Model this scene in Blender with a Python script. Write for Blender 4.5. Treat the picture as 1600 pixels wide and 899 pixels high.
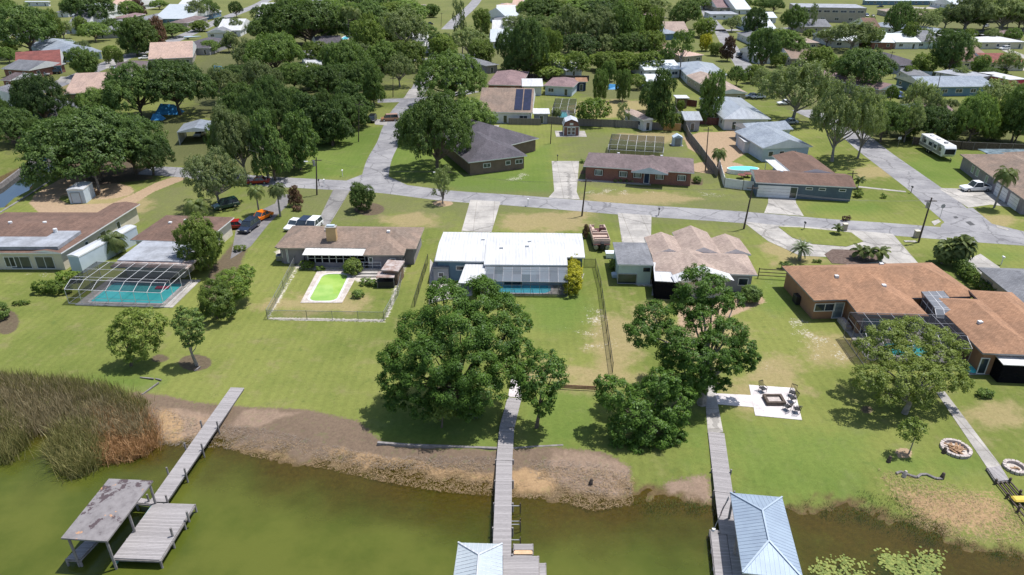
import bpy, bmesh, math, random
import numpy as np
from mathutils import Vector, Matrix
for _o in list(bpy.data.objects): bpy.data.objects.remove(_o)
scene = bpy.context.scene
COL = scene.collection
R = math.radians
# ------------------------------------------------------------------ camera
H = 42.0; PITCH = R(27.0); F = 1080.0
cam = bpy.data.cameras.new('Camera'); camo = bpy.data.objects.new('Camera', cam); COL.objects.link(camo)
camo.location = (0, 0, H); camo.rotation_euler = (R(90)-PITCH, 0, 0)
cam.sensor_width = 36; cam.lens = F/1600*36; cam.clip_start = 0.5; cam.clip_end = 9000
scene.camera = camo
# ------------------------------------------------------------------ light
SUN_EL = R(69); SUN_AZ_VEC = Vector((0.90, 0.43, 0)).normalized()   # horizontal direction towards the sun
w = bpy.data.worlds.new('World'); scene.world = w; w.use_nodes = True
nt = w.node_tree; nt.nodes.clear()
sky = nt.nodes.new('ShaderNodeTexSky'); sky.sky_type = 'NISHITA'; sky.sun_disc = False
sky.sun_elevation = SUN_EL; sky.sun_rotation = math.atan2(SUN_AZ_VEC.x, SUN_AZ_VEC.y)
sky.air_density = 1.0; sky.dust_density = 1.4; sky.ozone_density = 1.0
bg = nt.nodes.new('ShaderNodeBackground'); bg.inputs[1].default_value = 0.12
wo = nt.nodes.new('ShaderNodeOutputWorld')
nt.links.new(sky.outputs[0], bg.inputs[0]); nt.links.new(bg.outputs[0], wo.inputs[0])
sl = bpy.data.lights.new('Sun', 'SUN'); sl.energy = 4.5; sl.angle = R(0.55); sl.color = (1.0, 0.965, 0.925)
so = bpy.data.objects.new('Sun', sl); COL.objects.link(so)
sd = SUN_AZ_VEC*math.cos(SUN_EL)+Vector((0, 0, math.sin(SUN_EL)))
so.rotation_euler = (-sd).to_track_quat('-Z', 'Y').to_euler(); so.location = (60, 60, 200)
scene.view_settings.view_transform = 'Standard'; scene.view_settings.look = 'None'
scene.view_settings.exposure = 0.28; scene.view_settings.gamma = 1.0
scene.view_settings.use_curve_mapping = False
scene.cycles.max_bounces = 5; scene.cycles.transparent_max_bounces = 18
scene.cycles.diffuse_bounces = 3; scene.cycles.glossy_bounces = 2; scene.cycles.transmission_bounces = 3
scene.cycles.volume_bounces = 0
# ------------------------------------------------------------------ measuring helpers: photograph pixel -> place on level z
SP, CP = math.sin(PITCH), math.cos(PITCH)
def G(px, py, z=0.0):
    a = (px-800)/F; b = -(py-449.5)/F
    d = Vector((a, CP+b*SP, -SP+b*CP)); t = (z-H)/d.z
    return Vector((d.x*t, d.y*t, z))
def zrow(Y, py):            # height at ground distance Y seen on row py
    b = -(py-449.5)/F
    return H+Y*(-SP+b*CP)/(CP+b*SP)
def ppm(py): return (py+100.8)*CP/H
REG = {1:(0,0),2:(400,0),3:(800,0),4:(1200,0),5:(0,200),6:(400,200),7:(800,200),8:(1200,200),9:(0,400),10:(400,340),11:(800,340),12:(1200,400),13:(0,674),0:(0,0)}
def Z(r, x, y):
    k = 1.0 if r == 0 else 0.25
    return REG[r][0]+x*k, REG[r][1]+y*k
# ------------------------------------------------------------------ materials
def newmat(name):
    m = bpy.data.materials.new(name); m.use_nodes = True; t = m.node_tree; t.nodes.clear()
    o = t.nodes.new('ShaderNodeOutputMaterial'); return m, t, o
def N(t, typ, **kw):
    n = t.nodes.new(typ)
    for k, v in kw.items(): setattr(n, k, v)
    return n
def setin(n, **kw):
    for k, v in kw.items(): n.inputs[k].default_value = v
def rgb(c): return (c[0], c[1], c[2], 1)
def mixc(t, fac, a, b, mode='MIX'):
    n = t.nodes.new('ShaderNodeMix'); n.data_type = 'RGBA'; n.blend_type = mode
    for s, v in ((n.inputs[0], fac), (n.inputs[6], a), (n.inputs[7], b)):
        if hasattr(v, 'is_output'): t.links.new(v, s)
        elif isinstance(v, (int, float)): s.default_value = v
        else: s.default_value = rgb(v)
    return n.outputs[2]
def mth(t, op, a, b=None, c=None, clamp=False):
    n = t.nodes.new('ShaderNodeMath'); n.operation = op; n.use_clamp = clamp
    for i, v in enumerate((a, b, c)):
        if v is None: continue
        if hasattr(v, 'is_output'): t.links.new(v, n.inputs[i])
        else: n.inputs[i].default_value = v
    return n.outputs[0]
def noise(t, scale, detail=4, rough=0.6, vec=None):
    n = t.nodes.new('ShaderNodeTexNoise'); setin(n, Scale=scale, Detail=detail, Roughness=rough)
    if vec is not None: t.links.new(vec, n.inputs['Vector'])
    return n.outputs[0]
def pos(t): return t.nodes.new('ShaderNodeNewGeometry').outputs['Position']
def objc(t): return t.nodes.new('ShaderNodeTexCoord').outputs['Object']
def ramp(t, fac, lo, hi):      # smooth 0..1 between lo and hi
    n = t.nodes.new('ShaderNodeMapRange'); n.interpolation_type = 'SMOOTHSTEP'
    setin(n, **{'From Min': lo, 'From Max': hi}); t.links.new(fac, n.inputs[0]); return n.outputs[0]
def mapping(t, vec, scale):
    n = t.nodes.new('ShaderNodeMapping'); n.inputs['Scale'].default_value = scale; t.links.new(vec, n.inputs[0]); return n.outputs[0]
def princ(t, o, col, rough=0.8, metal=0.0, spec=0.4, height=None, bump=0.3, dist=0.05):
    p = t.nodes.new('ShaderNodeBsdfPrincipled')
    if hasattr(col, 'is_output'): t.links.new(col, p.inputs['Base Color'])
    else: p.inputs['Base Color'].default_value = rgb(col)
    if hasattr(rough, 'is_output'): t.links.new(rough, p.inputs['Roughness'])
    else: p.inputs['Roughness'].default_value = rough
    setin(p, Metallic=metal); p.inputs['Specular IOR Level'].default_value = spec
    if height is not None:
        b = t.nodes.new('ShaderNodeBump'); setin(b, Strength=bump, Distance=dist)
        t.links.new(height, b.inputs['Height']); t.links.new(b.outputs[0], p.inputs['Normal'])
    t.links.new(p.outputs[0], o.inputs[0]); return p
M = {}
def plain(name, c, c2=None, scale=1.5, rough=0.8, metal=0.0, spec=0.3, bump=0.0, fine=None):
    """base colour c wandering towards c2, world noise, plus fine grain"""
    m, t, o = newmat(name)
    if c2 is None: c2 = tuple(x*0.78 for x in c)
    v = pos(t)
    n1 = ramp(t, noise(t, scale, 5, 0.65, v), 0.36, 0.66)
    col = mixc(t, n1, c, c2)
    if fine:
        n2 = noise(t, fine, 3, 0.7, v)
        col = mixc(t, 0.55, col, mixc(t, 1.0, col, mixc(t, n2, (.35,.35,.35), (1.6,1.6,1.6)), 'MULTIPLY'))
    princ(t, o, col, rough, metal, spec, noise(t, (fine or 8), 3, 0.7, v) if bump else None, bump)
    M[name] = m; return m
def shingle(name, c, c2):
    m, t, o = newmat(name); v = pos(t); oc = objc(t)
    big = ramp(t, noise(t, 0.35, 5, 0.6, v), 0.35, 0.68)
    col = mixc(t, big, c, c2)
    br = N(t, 'ShaderNodeTexBrick'); br.offset = 0.5
    setin(br, Scale=1.0, **{'Mortar Size': 0.012, 'Brick Width': 0.33, 'Row Height': 0.16, 'Bias': 0.0})
    br.inputs['Color1'].default_value = (0.84,0.84,0.84,1); br.inputs['Color2'].default_value = (1.14,1.14,1.14,1); br.inputs['Mortar'].default_value = (0.6,0.6,0.6,1)
    t.links.new(oc, br.inputs[0])
    col = mixc(t, 1.0, col, br.outputs[0], 'MULTIPLY')
    st = noise(t, 1.0, 4, 0.6, mapping(t, oc, (2.2, 0.25, 1)))
    col = mixc(t, 1.0, col, mixc(t, st, (.72,.72,.72), (1.25,1.25,1.25)), 'MULTIPLY')
    princ(t, o, col, 0.95, 0, 0.2, noise(t, 9, 3, .7, v), 0.25, 0.03); M[name] = m
def metalroof(name, c, c2, period=0.3, axis='X', rough=0.45, metal=0.0, spec=0.5):
    m, t, o = newmat(name); v = pos(t); oc = objc(t)
    wv = N(t, 'ShaderNodeTexWave'); wv.wave_type = 'BANDS'; wv.bands_direction = axis; wv.wave_profile = 'SIN'
    setin(wv, Scale=2*math.pi/20/period, Distortion=0.0); t.links.new(oc, wv.inputs[0])
    st = ramp(t, noise(t, 0.8, 5, 0.65, mapping(t, oc, (1.6, .4, 1) if axis == 'X' else (.4, 1.6, 1))), .4, .72)
    col = mixc(t, st, c, c2)
    col = mixc(t, 1.0, col, mixc(t, ramp(t, wv.outputs[1], 0.0, 0.25), (.86,.86,.87), (1,1,1)), 'MULTIPLY')
    princ(t, o, col, rough, metal, spec, wv.outputs[1], 0.5, 0.04); M[name] = m
def brickm(name, c, c2, mortar):
    m, t, o = newmat(name); oc = objc(t)
    # walls run both ways: use x+y as the running coordinate
    sx = N(t, 'ShaderNodeSeparateXYZ'); t.links.new(oc, sx.inputs[0])
    cb = N(t, 'ShaderNodeCombineXYZ'); t.links.new(mth(t, 'ADD', sx.outputs[0], sx.outputs[1]), cb.inputs[0]); t.links.new(sx.outputs[2], cb.inputs[1])
    br = N(t, 'ShaderNodeTexBrick'); setin(br, Scale=1.0, **{'Mortar Size': 0.012, 'Brick Width': 0.24, 'Row Height': 0.085})
    br.inputs['Color1'].default_value = rgb(c); br.inputs['Color2'].default_value = rgb(c2); br.inputs['Mortar'].default_value = rgb(mortar)
    t.links.new(cb.outputs[0], br.inputs[0])
    col = mixc(t, 0.5, br.outputs[0], mixc(t, ramp(t, noise(t, 1.2, 4, .6, oc), .3, .7), c, c2))
    princ(t, o, col, 0.9, 0, .2); M[name] = m
def planks(name, c, c2, width=0.14, axis='X'):
    m, t, o = newmat(name); oc = objc(t)
    sx = N(t, 'ShaderNodeSeparateXYZ'); t.links.new(oc, sx.inputs[0])
    s = mth(t, 'DIVIDE', sx.outputs['XYZ'.index(axis)], width)
    fr = mth(t, 'FRACT', s); idx = mth(t, 'FLOOR', s)
    wn = N(t, 'ShaderNodeTexWhiteNoise', noise_dimensions='1D'); t.links.new(idx, wn.inputs['W'])
    col = mixc(t, wn.outputs[0], c, c2)
    g = noise(t, 3.0, 5, .7, mapping(t, oc, (6, .8, 1) if axis == 'X' else (.8, 6, 1)))
    col = mixc(t, 1.0, col, mixc(t, g, (.55,.55,.55), (1.45,1.45,1.45)), 'MULTIPLY')
    gap = mth(t, 'LESS_THAN', fr, 0.09)
    col = mixc(t, gap, col, tuple(x*.18 for x in c))
    princ(t, o, col, 0.95, 0, .15); M[name] = m
def leafm(name, c, c2, var=0.35, trans=0.3):
    m, t, o = newmat(name)
    at = N(t, 'ShaderNodeAttribute', attribute_name='tint'); oi = N(t, 'ShaderNodeObjectInfo')
    col = mixc(t, at.outputs['Fac'], c, c2)
    col = mixc(t, 1.0, col, mixc(t, oi.outputs['Random'], tuple([1-var]*3), (1+var*1.0, 1+var*.8, 1+var*.5)), 'MULTIPLY')
    d = N(t, 'ShaderNodeBsdfDiffuse'); t.links.new(col, d.inputs[0])
    tr = N(t, 'ShaderNodeBsdfTranslucent'); t.links.new(mixc(t, 1.0, col, (1.15,1.3,.7), 'MULTIPLY'), tr.inputs[0])
    mx = N(t, 'ShaderNodeMixShader'); mx.inputs[0].default_value = trans
    t.links.new(d.outputs[0], mx.inputs[1]); t.links.new(tr.outputs[0], mx.inputs[2])
    gl = N(t, 'ShaderNodeBsdfGlossy'); gl.inputs['Roughness'].default_value = 0.45; gl.inputs[0].default_value = (.9,.95,1,1)
    m2 = N(t, 'ShaderNodeMixShader'); m2.inputs[0].default_value = 0.012
    t.links.new(mx.outputs[0], m2.inputs[1]); t.links.new(gl.outputs[0], m2.inputs[2])
    t.links.new(m2.outputs[0], o.inputs[0]); M[name] = m
def screenm(name, alpha, c=(.02,.02,.025)):
    m, t, o = newmat(name)
    tp = N(t, 'ShaderNodeBsdfTransparent'); d = N(t, 'ShaderNodeBsdfDiffuse'); d.inputs[0].default_value = rgb(c)
    mx = N(t, 'ShaderNodeMixShader'); mx.inputs[0].default_value = alpha
    t.links.new(tp.outputs[0], mx.inputs[1]); t.links.new(d.outputs[0], mx.inputs[2]); t.links.new(mx.outputs[0], o.inputs[0]); M[name] = m
def paving(name, c, c2, crack, joint=0):
    m, t, o = newmat(name); v = pos(t); col = mixc(t, ramp(t, noise(t, .22, 6, .7, v), .36, .64), c, c2)
    col = mixc(t, mth(t, 'MULTIPLY', ramp(t, noise(t, 1.1, 6, .75, v), .55, .68), .5), col, tuple(x*.62 for x in c2))
    vo = N(t, 'ShaderNodeTexVoronoi', feature='DISTANCE_TO_EDGE'); setin(vo, Scale=crack); wp = N(t, 'ShaderNodeVectorMath', operation='ADD')
    nz_ = N(t, 'ShaderNodeTexNoise'); setin(nz_, Scale=.9, Detail=4); t.links.new(v, nz_.inputs['Vector']); t.links.new(v, wp.inputs[0]); t.links.new(nz_.outputs[1], wp.inputs[1]); t.links.new(wp.outputs[0], vo.inputs['Vector'])
    col = mixc(t, mth(t, 'MULTIPLY', mth(t, 'LESS_THAN', vo.outputs[0], .016), .45), col, tuple(x*.4 for x in c2))
    if joint:
        br = N(t, 'ShaderNodeTexBrick'); br.offset = 0; setin(br, Scale=1.0, **{'Mortar Size': .035, 'Brick Width': joint, 'Row Height': joint}); br.inputs['Color1'].default_value = (1,1,1,1); br.inputs['Color2'].default_value = (.92,.92,.92,1); br.inputs['Mortar'].default_value = (.6,.58,.55,1)
        t.links.new(v, br.inputs[0]); col = mixc(t, 1.0, col, br.outputs[0], 'MULTIPLY')
    col = mixc(t, .6, col, mixc(t, 1.0, col, mixc(t, noise(t, 5, 4, .75, v), (.5,.5,.5), (1.5,1.5,1.5)), 'MULTIPLY'))
    princ(t, o, col, .92, 0, .2); M[name] = m
paving('asphalt', (.30,.295,.30), (.215,.212,.222), .16)
plain('old_asphalt', (.15,.145,.15), (.21,.2,.195), 0.5, .95, fine=5)
plain('patch', (.07,.07,.075), (.1,.1,.1), 1.0, .95, fine=5)
paving('concrete', (.46,.435,.40), (.31,.295,.275), .09, 3.1)
paving('concrete_dark', (.27,.26,.25), (.19,.185,.18), .09, 3.0)
plain('paver', (.62,.58,.57), (.50,.46,.46), 0.8, .9, fine=3)
plain('white', (.80,.80,.79), (.70,.70,.69), 0.6, .6)
plain('white_trim', (.78,.78,.77), (.7,.7,.7), 1, .5)
plain('cream', (.62,.57,.46), (.55,.50,.41), .7)
plain('beige', (.42,.37,.31), (.36,.32,.27), .7)
plain('wall_white', (.66,.67,.68), (.58,.59,.60), .7)
plain('wall_grey', (.34,.34,.37), (.29,.29,.31), .7)
plain('wall_lilac', (.30,.27,.29), (.24,.22,.24), .7)
plain('wall_blue', (.15,.24,.32), (.12,.2,.28), .7)
plain('wall_slate', (.12,.16,.20), (.10,.13,.17), .7)
plain('wall_mint', (.50,.60,.58), (.43,.52,.50), .7)
plain('wall_lightblue', (.50,.58,.66), (.43,.51,.58), .7)
plain('stucco_orange', (.36,.20,.12), (.30,.165,.10), .8)
plain('wall_brown', (.20,.14,.11), (.16,.115,.09), .8)
plain('wall_navy', (.03,.05,.10), (.025,.04,.08), .8)
plain('teal_trim', (.16,.42,.44), None, 1)
brickm('brick', (.26,.10,.075), (.19,.075,.06), (.32,.27,.24))
brickm('brick_tan', (.55,.36,.16), (.45,.28,.12), (.5,.45,.36))
shingle('sh_tan', (.285,.21,.165), (.21,.165,.135))
shingle('sh_brown', (.22,.135,.10), (.165,.10,.078))
shingle('sh_orange', (.36,.205,.125), (.28,.165,.105))
shingle('sh_purple', (.20,.155,.155), (.15,.12,.12))
shingle('sh_dark', (.115,.105,.12), (.085,.08,.092))
shingle('sh_grey', (.22,.225,.24), (.17,.175,.19))
shingle('sh_pink', (.40,.315,.265), (.32,.25,.215))
shingle('sh_red', (.27,.10,.085), (.2,.08,.07))
shingle('sh_maroon', (.26,.18,.18), (.2,.14,.145))
shingle('sh_peach', (.56,.40,.32), (.47,.34,.28))
shingle('sh_rust', (.185,.118,.092), (.14,.093,.075))
shingle('sh_bluegrey', (.30,.34,.39), (.235,.27,.32))
metalroof('mt_white', (.56,.565,.57), (.47,.475,.48), .45, 'X', .55, 0, .3)
metalroof('mt_awning', (.70,.69,.67), (.52,.51,.49), .42, 'X', .5)
metalroof('mt_blue', (.44,.52,.60), (.38,.46,.545), .25, 'Y', .35, 0.2)
metalroof('mt_pale', (.60,.64,.66), (.52,.57,.59), .25, 'Y', .35, 0.2)
metalroof('mt_grey', (.42,.45,.48), (.30,.32,.35), .4, 'X', .35, .3)
metalroof('mt_shed', (.62,.64,.67), (.5,.52,.55), .3, 'X', .4, .2)
plain('roof_flat', (.34,.36,.40), (.23,.24,.26), .35, .8, fine=3)
plain('roof_worn', (.45,.40,.38), (.25,.17,.14), .9, .9, fine=3)
plain('glass', (.025,.035,.045), (.05,.07,.09), .4, .08, spec=.8)
plain('glass_light', (.25,.32,.36), (.12,.16,.19), .8, .12, spec=.8)
plain('solar', (.012,.014,.03), (.02,.022,.05), 1, .1, spec=.8)
plain('frame_grey', (.30,.30,.32), None, 1, .5, .3)
plain('frame_white', (.70,.71,.72), None, 1, .45)
plain('frame_black', (.03,.03,.032), None, 1, .5)
plain('galv', (.38,.39,.40), None, 2, .4, .6)
plain('rubber', (.02,.02,.02), None, 3, .9)
plain('chrome', (.55,.55,.56), None, 3, .25, .8)
plain('lamp_red', (.4,.02,.02), None, 3, .3)
plain('lamp_clear', (.8,.8,.78), None, 3, .2)
plain('pole_wood', (.075,.058,.048), (.12,.095,.08), 3, .95)
plain('bark', (.17,.135,.105), (.105,.085,.068), 2.5, .95, fine=7, bump=.4)
plain('bark_grey', (.30,.275,.25), (.2,.18,.165), 2.5, .95, fine=7, bump=.4)
plain('mulch', (.10,.068,.055), (.155,.115,.095), 2.5, 1, fine=7)
plain('sand_white', (.55,.50,.46), (.40,.35,.30), 1.2, 1, fine=5)
plain('soil', (.30,.22,.155), (.36,.27,.19), .5, 1, fine=4)
planks('dock_wood_x', (.27,.255,.255), (.36,.34,.34), .145, 'X')
planks('dock_wood_y', (.27,.255,.255), (.36,.34,.34), .145, 'Y')
planks('fence_wood', (.20,.18,.165), (.27,.24,.22), .15, 'X')
planks('fence_red', (.17,.07,.06), (.22,.10,.085), .15, 'X')
planks('fence_new', (.62,.33,.13), (.7,.4,.18), .15, 'X')
plain('timber', (.25,.235,.23), (.17,.155,.15), 2, .95)
plain('timber_new', (.60,.42,.27), (.5,.34,.2), 2, .9)
plain('log', (.42,.27,.16), (.28,.17,.10), 3, .95)
plain('stone', (.50,.45,.42), (.35,.30,.28), 3, .95)
plain('yellow_plastic', (.75,.55,.10), None, 1, .4)
plain('blue_plastic', (.04,.28,.62), None, 1, .3)
plain('white_plastic', (.75,.80,.82), None, 1, .3)
plain('tarp_blue', (.05,.25,.55), (.08,.35,.65), 2, .5)
plain('tarp_light', (.35,.50,.66), (.5,.62,.74), 2, .5)
plain('canvas_pink', (.55,.05,.12), None, 1, .7)
plain('seat_tan', (.55,.42,.35), (.48,.36,.3), 2, .6)
plain('seat_dark', (.12,.055,.05), None, 2, .6)
plain('flag_red', (.45,.03,.05), None, 2, .8); plain('flag_white', (.75,.75,.75), None, 2, .8); plain('flag_blue', (.03,.05,.2), None, 2, .8)
plain('green_box', (.05,.14,.09), None, 2, .6)
for nm, c in (('white',(.78,.79,.80)),('silver',(.40,.42,.44)),('black',(.02,.02,.022)),('blue',(.02,.06,.22)),('darkblue',(.02,.03,.06)),('red',(.30,.015,.015)),('orange',(.75,.17,.01)),('green',(.02,.06,.05)),('tan',(.42,.22,.12)),('maroon',(.14,.015,.03))):
    plain('paint_'+nm, c, tuple(x*.93 for x in c), 1, .22, spec=.6)
leafm('lf_big', (0.041,0.091,0.016), (0.127,0.221,0.035), .05)
leafm('lf_oak', (0.076,0.129,0.034), (0.193,0.287,0.071))
leafm('lf_dark', (0.055,0.101,0.032), (0.144,0.223,0.060))
leafm('lf_light', (.100,.155,.030), (.225,.290,.062), .16)
leafm('lf_sunny', (.125,.175,.034), (.265,.315,.078), .04)
leafm('lf_moss', (0.118,0.168,0.064), (0.273,0.328,0.137))
leafm('lf_yellow', (.20,.21,.02), (.38,.37,.03))
leafm('lf_red', (.11,.065,.045), (.17,.11,.07))
leafm('lf_shrub', (0.073,0.132,0.024), (0.179,0.257,0.046))
leafm('lf_palm', (.075,.115,.035), (.18,.22,.075))
leafm('lf_sago', (.12,.16,.10), (.24,.29,.19))
leafm('lf_dry', (.26,.20,.13), (.34,.27,.18))
leafm('lf_lily', (.12,.17,.04), (.27,.30,.08), .1, .1)
leafm('lf_bright', (.055,.12,.02), (.11,.20,.032))
screenm('screen', .62, (.022,.024,.03)); screenm('screen_light', .42, (.20,.22,.25)); screenm('screen_wall', .25, (.02,.02,.025)); screenm('chain', .26, (.25,.26,.26)); screenm('chain_dark', .38, (.05,.05,.05)); screenm('porch_screen', .8, (.012,.012,.015))
screenm('screen_mid', .75, (.21,.23,.26))
def poolm(name, c, c2, rough=.06):
    m, t, o = newmat(name); v = pos(t)
    col = mixc(t, ramp(t, noise(t, .35, 3, .5, v), .35, .65), c, c2)
    princ(t, o, col, rough, 0, .5, noise(t, 3.0, 2, .5, v), .06, .05); M[name] = m
poolm('pool_teal', (.09,.64,.66), (.13,.74,.74)); poolm('pool_blue', (.11,.60,.76), (.16,.70,.84)); poolm('pool_green', (.23,.40,.07), (.34,.49,.12))
# ------------------------------------------------------------------ object helpers
def tag(o, label=None, cat=None, group=None, kind=None):
    if label: o['label'] = label
    if cat: o['category'] = cat
    if group: o['group'] = group
    if kind: o['kind'] = kind
    return o
def thing(name, label, cat, loc=(0,0,0), rz=0, group=None, kind=None):
    o = bpy.data.objects.new(name, None); o.empty_display_size = .3; COL.objects.link(o)
    o.location = loc; o.rotation_euler = (0, 0, rz); return tag(o, label, cat, group, kind)
def objmesh(name, me, parent=None, loc=None):
    o = bpy.data.objects.new(name, me); COL.objects.link(o)
    if parent is not None: o.parent = parent
    if loc is not None: o.location = loc
    return o
class MB:
    def __init__(s): s.v = []; s.f = []; s.m = []
    def add(s, vs, fs, mi=0):
        b = len(s.v); s.v += [tuple(p) for p in vs]; s.f += [tuple(i+b for i in f) for f in fs]; s.m += [mi]*len(fs); return s
    def box(s, x0, y0, z0, x1, y1, z1, mi=0, X=None):
        P = [(x0,y0,z0),(x1,y0,z0),(x1,y1,z0),(x0,y1,z0),(x0,y0,z1),(x1,y0,z1),(x1,y1,z1),(x0,y1,z1)]
        if X is not None: P = [X @ Vector(p) for p in P]
        return s.add(P, [(0,3,2,1),(4,5,6,7),(0,1,5,4),(1,2,6,5),(2,3,7,6),(3,0,4,7)], mi)
    def prism(s, pts, z0, z1, mi=0):           # pts ccw (x,y)
        n = len(pts); P = [(p[0],p[1],z0) for p in pts]+[(p[0],p[1],z1) for p in pts]
        return s.add(P, [tuple(range(n-1,-1,-1)), tuple(range(n,2*n))]+[(i,(i+1)%n,n+(i+1)%n,n+i) for i in range(n)], mi)
    def bar(s, a, b, r=.05, mi=0, n=4, r2=None):
        a = Vector(a); b = Vector(b); d = (b-a)
        if d.length < 1e-6: return s
        d.normalize(); up = Vector((0,0,1)) if abs(d.z) < .9 else Vector((0,1,0))
        u = d.cross(up).normalized(); v = d.cross(u); r2 = r if r2 is None else r2; P = []
        for c, rr in ((a, r), (b, r2)):
            for i in range(n):
                an = 2*math.pi*(i+.5)/n; P.append(c+u*math.cos(an)*rr+v*math.sin(an)*rr)
        return s.add(P, [tuple(range(n)), tuple(range(2*n-1,n-1,-1))]+[(i,n+i,n+(i+1)%n,(i+1)%n) for i in range(n)], mi)
    def path(s, pts, rad, mi=0, n=6):
        for i in range(len(pts)-1): s.bar(pts[i], pts[i+1], rad[i], mi, n, rad[i+1])
        return s
    def ring(s, outer, inner, z, mi=0):
        n = len(outer); P = [(p[0],p[1],z) for p in outer]+[(p[0],p[1],z) for p in inner]
        return s.add(P, [(i,(i+1)%n,n+(i+1)%n,n+i) for i in range(n)], mi)
    def mesh(s, name, mats):
        me = bpy.data.meshes.new(name); me.from_pydata(s.v, [], s.f)
        for m in mats: me.materials.append(M[m] if isinstance(m, str) else m)
        me.polygons.foreach_set('material_index', s.m); me.update(); return me
    def build(s, name, mats, parent=None, loc=None, bevel=0):
        if not isinstance(mats, (list, tuple)): mats = [mats]
        me = s.mesh(name, mats)
        if bevel:
            bm = bmesh.new(); bm.from_mesh(me)
            bmesh.ops.bevel(bm, geom=list(bm.edges), offset=bevel, segments=1, affect='EDGES', clamp_overlap=True); bm.to_mesh(me); bm.free()
        return objmesh(name, me, parent, loc)
def dup(root, loc, rz=None, sc=None, mats=None):
    r = root.copy(); COL.objects.link(r); r.location = loc
    if rz is not None: r.rotation_euler = (0, 0, rz)
    if sc: r.scale = sc
    for ch in list(root.children):
        c = ch.copy(); COL.objects.link(c); c.parent = r
        for g in list(ch.children):
            d = g.copy(); COL.objects.link(d); d.parent = c
    return r
def quads_mesh(name, P, mat, tint=None):
    """P: (n,4,3) array"""
    n = len(P); me = bpy.data.meshes.new(name)
    me.vertices.add(n*4); me.vertices.foreach_set('co', P.reshape(-1).astype(np.float32))
    me.loops.add(n*4); me.loops.foreach_set('vertex_index', np.arange(n*4, dtype=np.int32))
    me.polygons.add(n); me.polygons.foreach_set('loop_start', np.arange(0, n*4, 4, dtype=np.int32))
    me.polygons.foreach_set('loop_total', np.full(n, 4, dtype=np.int32))
    if tint is not None:
        a = me.attributes.new('tint', 'FLOAT', 'POINT'); a.data.foreach_set('value', np.repeat(tint, 4).astype(np.float32))
    me.materials.append(M[mat]); me.update(calc_edges=True); return me
rs = np.random.RandomState(7)
def foliage(lobes, leaf, cov=1.3, seed=1, spread=.16, flat=1.0, hang=0):
    """leaf quads in clumps on the shells of the lobes; lobes: (x,y,z,rx,ry,rz)"""
    r = np.random.RandomState(seed); L = np.array(lobes, float); Ps = []; Ts = []
    for i, l in enumerate(L):
        c = l[:3]; rad = l[3:6]; area = 4*math.pi*((rad[0]*rad[1])**1.6/3+(rad[0]*rad[2])**1.6/3+(rad[1]*rad[2])**1.6/3)**(1/1.6)
        n = int(cov*area/(leaf*leaf*.55)); rm = rad.mean(); cl = max(rm*.26, leaf*1.6)
        nc = max(8, int(area/(cl*cl*2.2)))
        d = r.normal(size=(nc, 3)); d /= np.linalg.norm(d, axis=1)[:, None]
        d = d[d[:, 2] > -.75]; nc = len(d)
        cc = c+d*rad*(r.uniform(.72, 1.1, (nc, 1)))
        ct = r.uniform(0, 1, nc)
        k = r.randint(0, nc, n); q = r.normal(size=(n, 3)); q /= np.linalg.norm(q, axis=1)[:, None]
        q[:, 2] = np.where(q[:, 2] < -.3, -q[:, 2], q[:, 2])
        p = cc[k]+q*cl*r.uniform(.45, 1.05, (n, 1))
        nrm = q*1.0+d[k]*.7+r.normal(size=(n, 3))*.45; nrm[:, 2] += .6
        keep = np.ones(n, bool)
        for j, m in enumerate(L):
            if j == i: continue
            keep &= (((p-m[:3])/(m[3:6]*.74))**2).sum(1) > 1
        keep &= r.uniform(0, 1, n) < 1
        p = p[keep]; nrm = nrm[keep]; k = k[keep]
        nrm /= np.linalg.norm(nrm, axis=1)[:, None]
        a = r.normal(size=p.shape); u = np.cross(nrm, a); u /= np.linalg.norm(u, axis=1)[:, None]; v = np.cross(nrm, u)
        s = leaf*r.uniform(.6, 1.25, (len(p), 1)); u = u*s*.62; v = v*s*.42
        Ps.append(np.stack([p-u, p+v, p+u, p-v], 1)); Ts.append(np.clip(ct[k]*.7+r.uniform(0, .45, len(p))-.08, 0, 1))
    return np.concatenate(Ps), np.concatenate(Ts)
# ------------------------------------------------------------------ terrain
WL = -0.6                                     # lake level
def gp(pts, z=0.0): return [tuple(G(x, y, z)[:2]) for x, y in pts]
def sdist(X, Y, poly):                        # signed distance, >0 inside
    P = np.array(poly); d = np.full(X.shape, 1e9); ins = np.zeros(X.shape, bool)
    for i in range(len(P)):
        a = P[i]; b = P[(i+1) % len(P)]; e = b-a; L2 = (e*e).sum()+1e-9
        t = np.clip(((X-a[0])*e[0]+(Y-a[1])*e[1])/L2, 0, 1)
        d = np.minimum(d, np.hypot(X-a[0]-t*e[0], Y-a[1]-t*e[1]))
        c = ((a[1] > Y) != (b[1] > Y)); xi = (b[0]-a[0])*(Y-a[1])/((b[1]-a[1]) if abs(b[1]-a[1]) > 1e-9 else 1e-9)+a[0]
        ins ^= (c & (X < xi))
    return np.where(ins, d, -d)
shore = gp([(-300,640),(0,652),(90,664),(160,690),(245,698),(330,690),(380,700),(450,713),(520,722),(600,742),(700,757),(780,765),(860,771),(940,784),(990,781),(1060,788),(1110,795),(1150,790),(1230,790),(1280,793),(1340,800),(1400,815),(1450,834),(1520,857),(1600,866),(1800,880)], WL)
LAKE = [(-400, shore[0][1])]+shore+[(400, shore[-1][1]), (400, -400), (-400, -400)]
CANAL = gp([(-130,360),(0,330),(62,283),(80,262),(105,245),(80,235),(40,262),(0,290),(-130,345)], -1.0)
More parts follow.
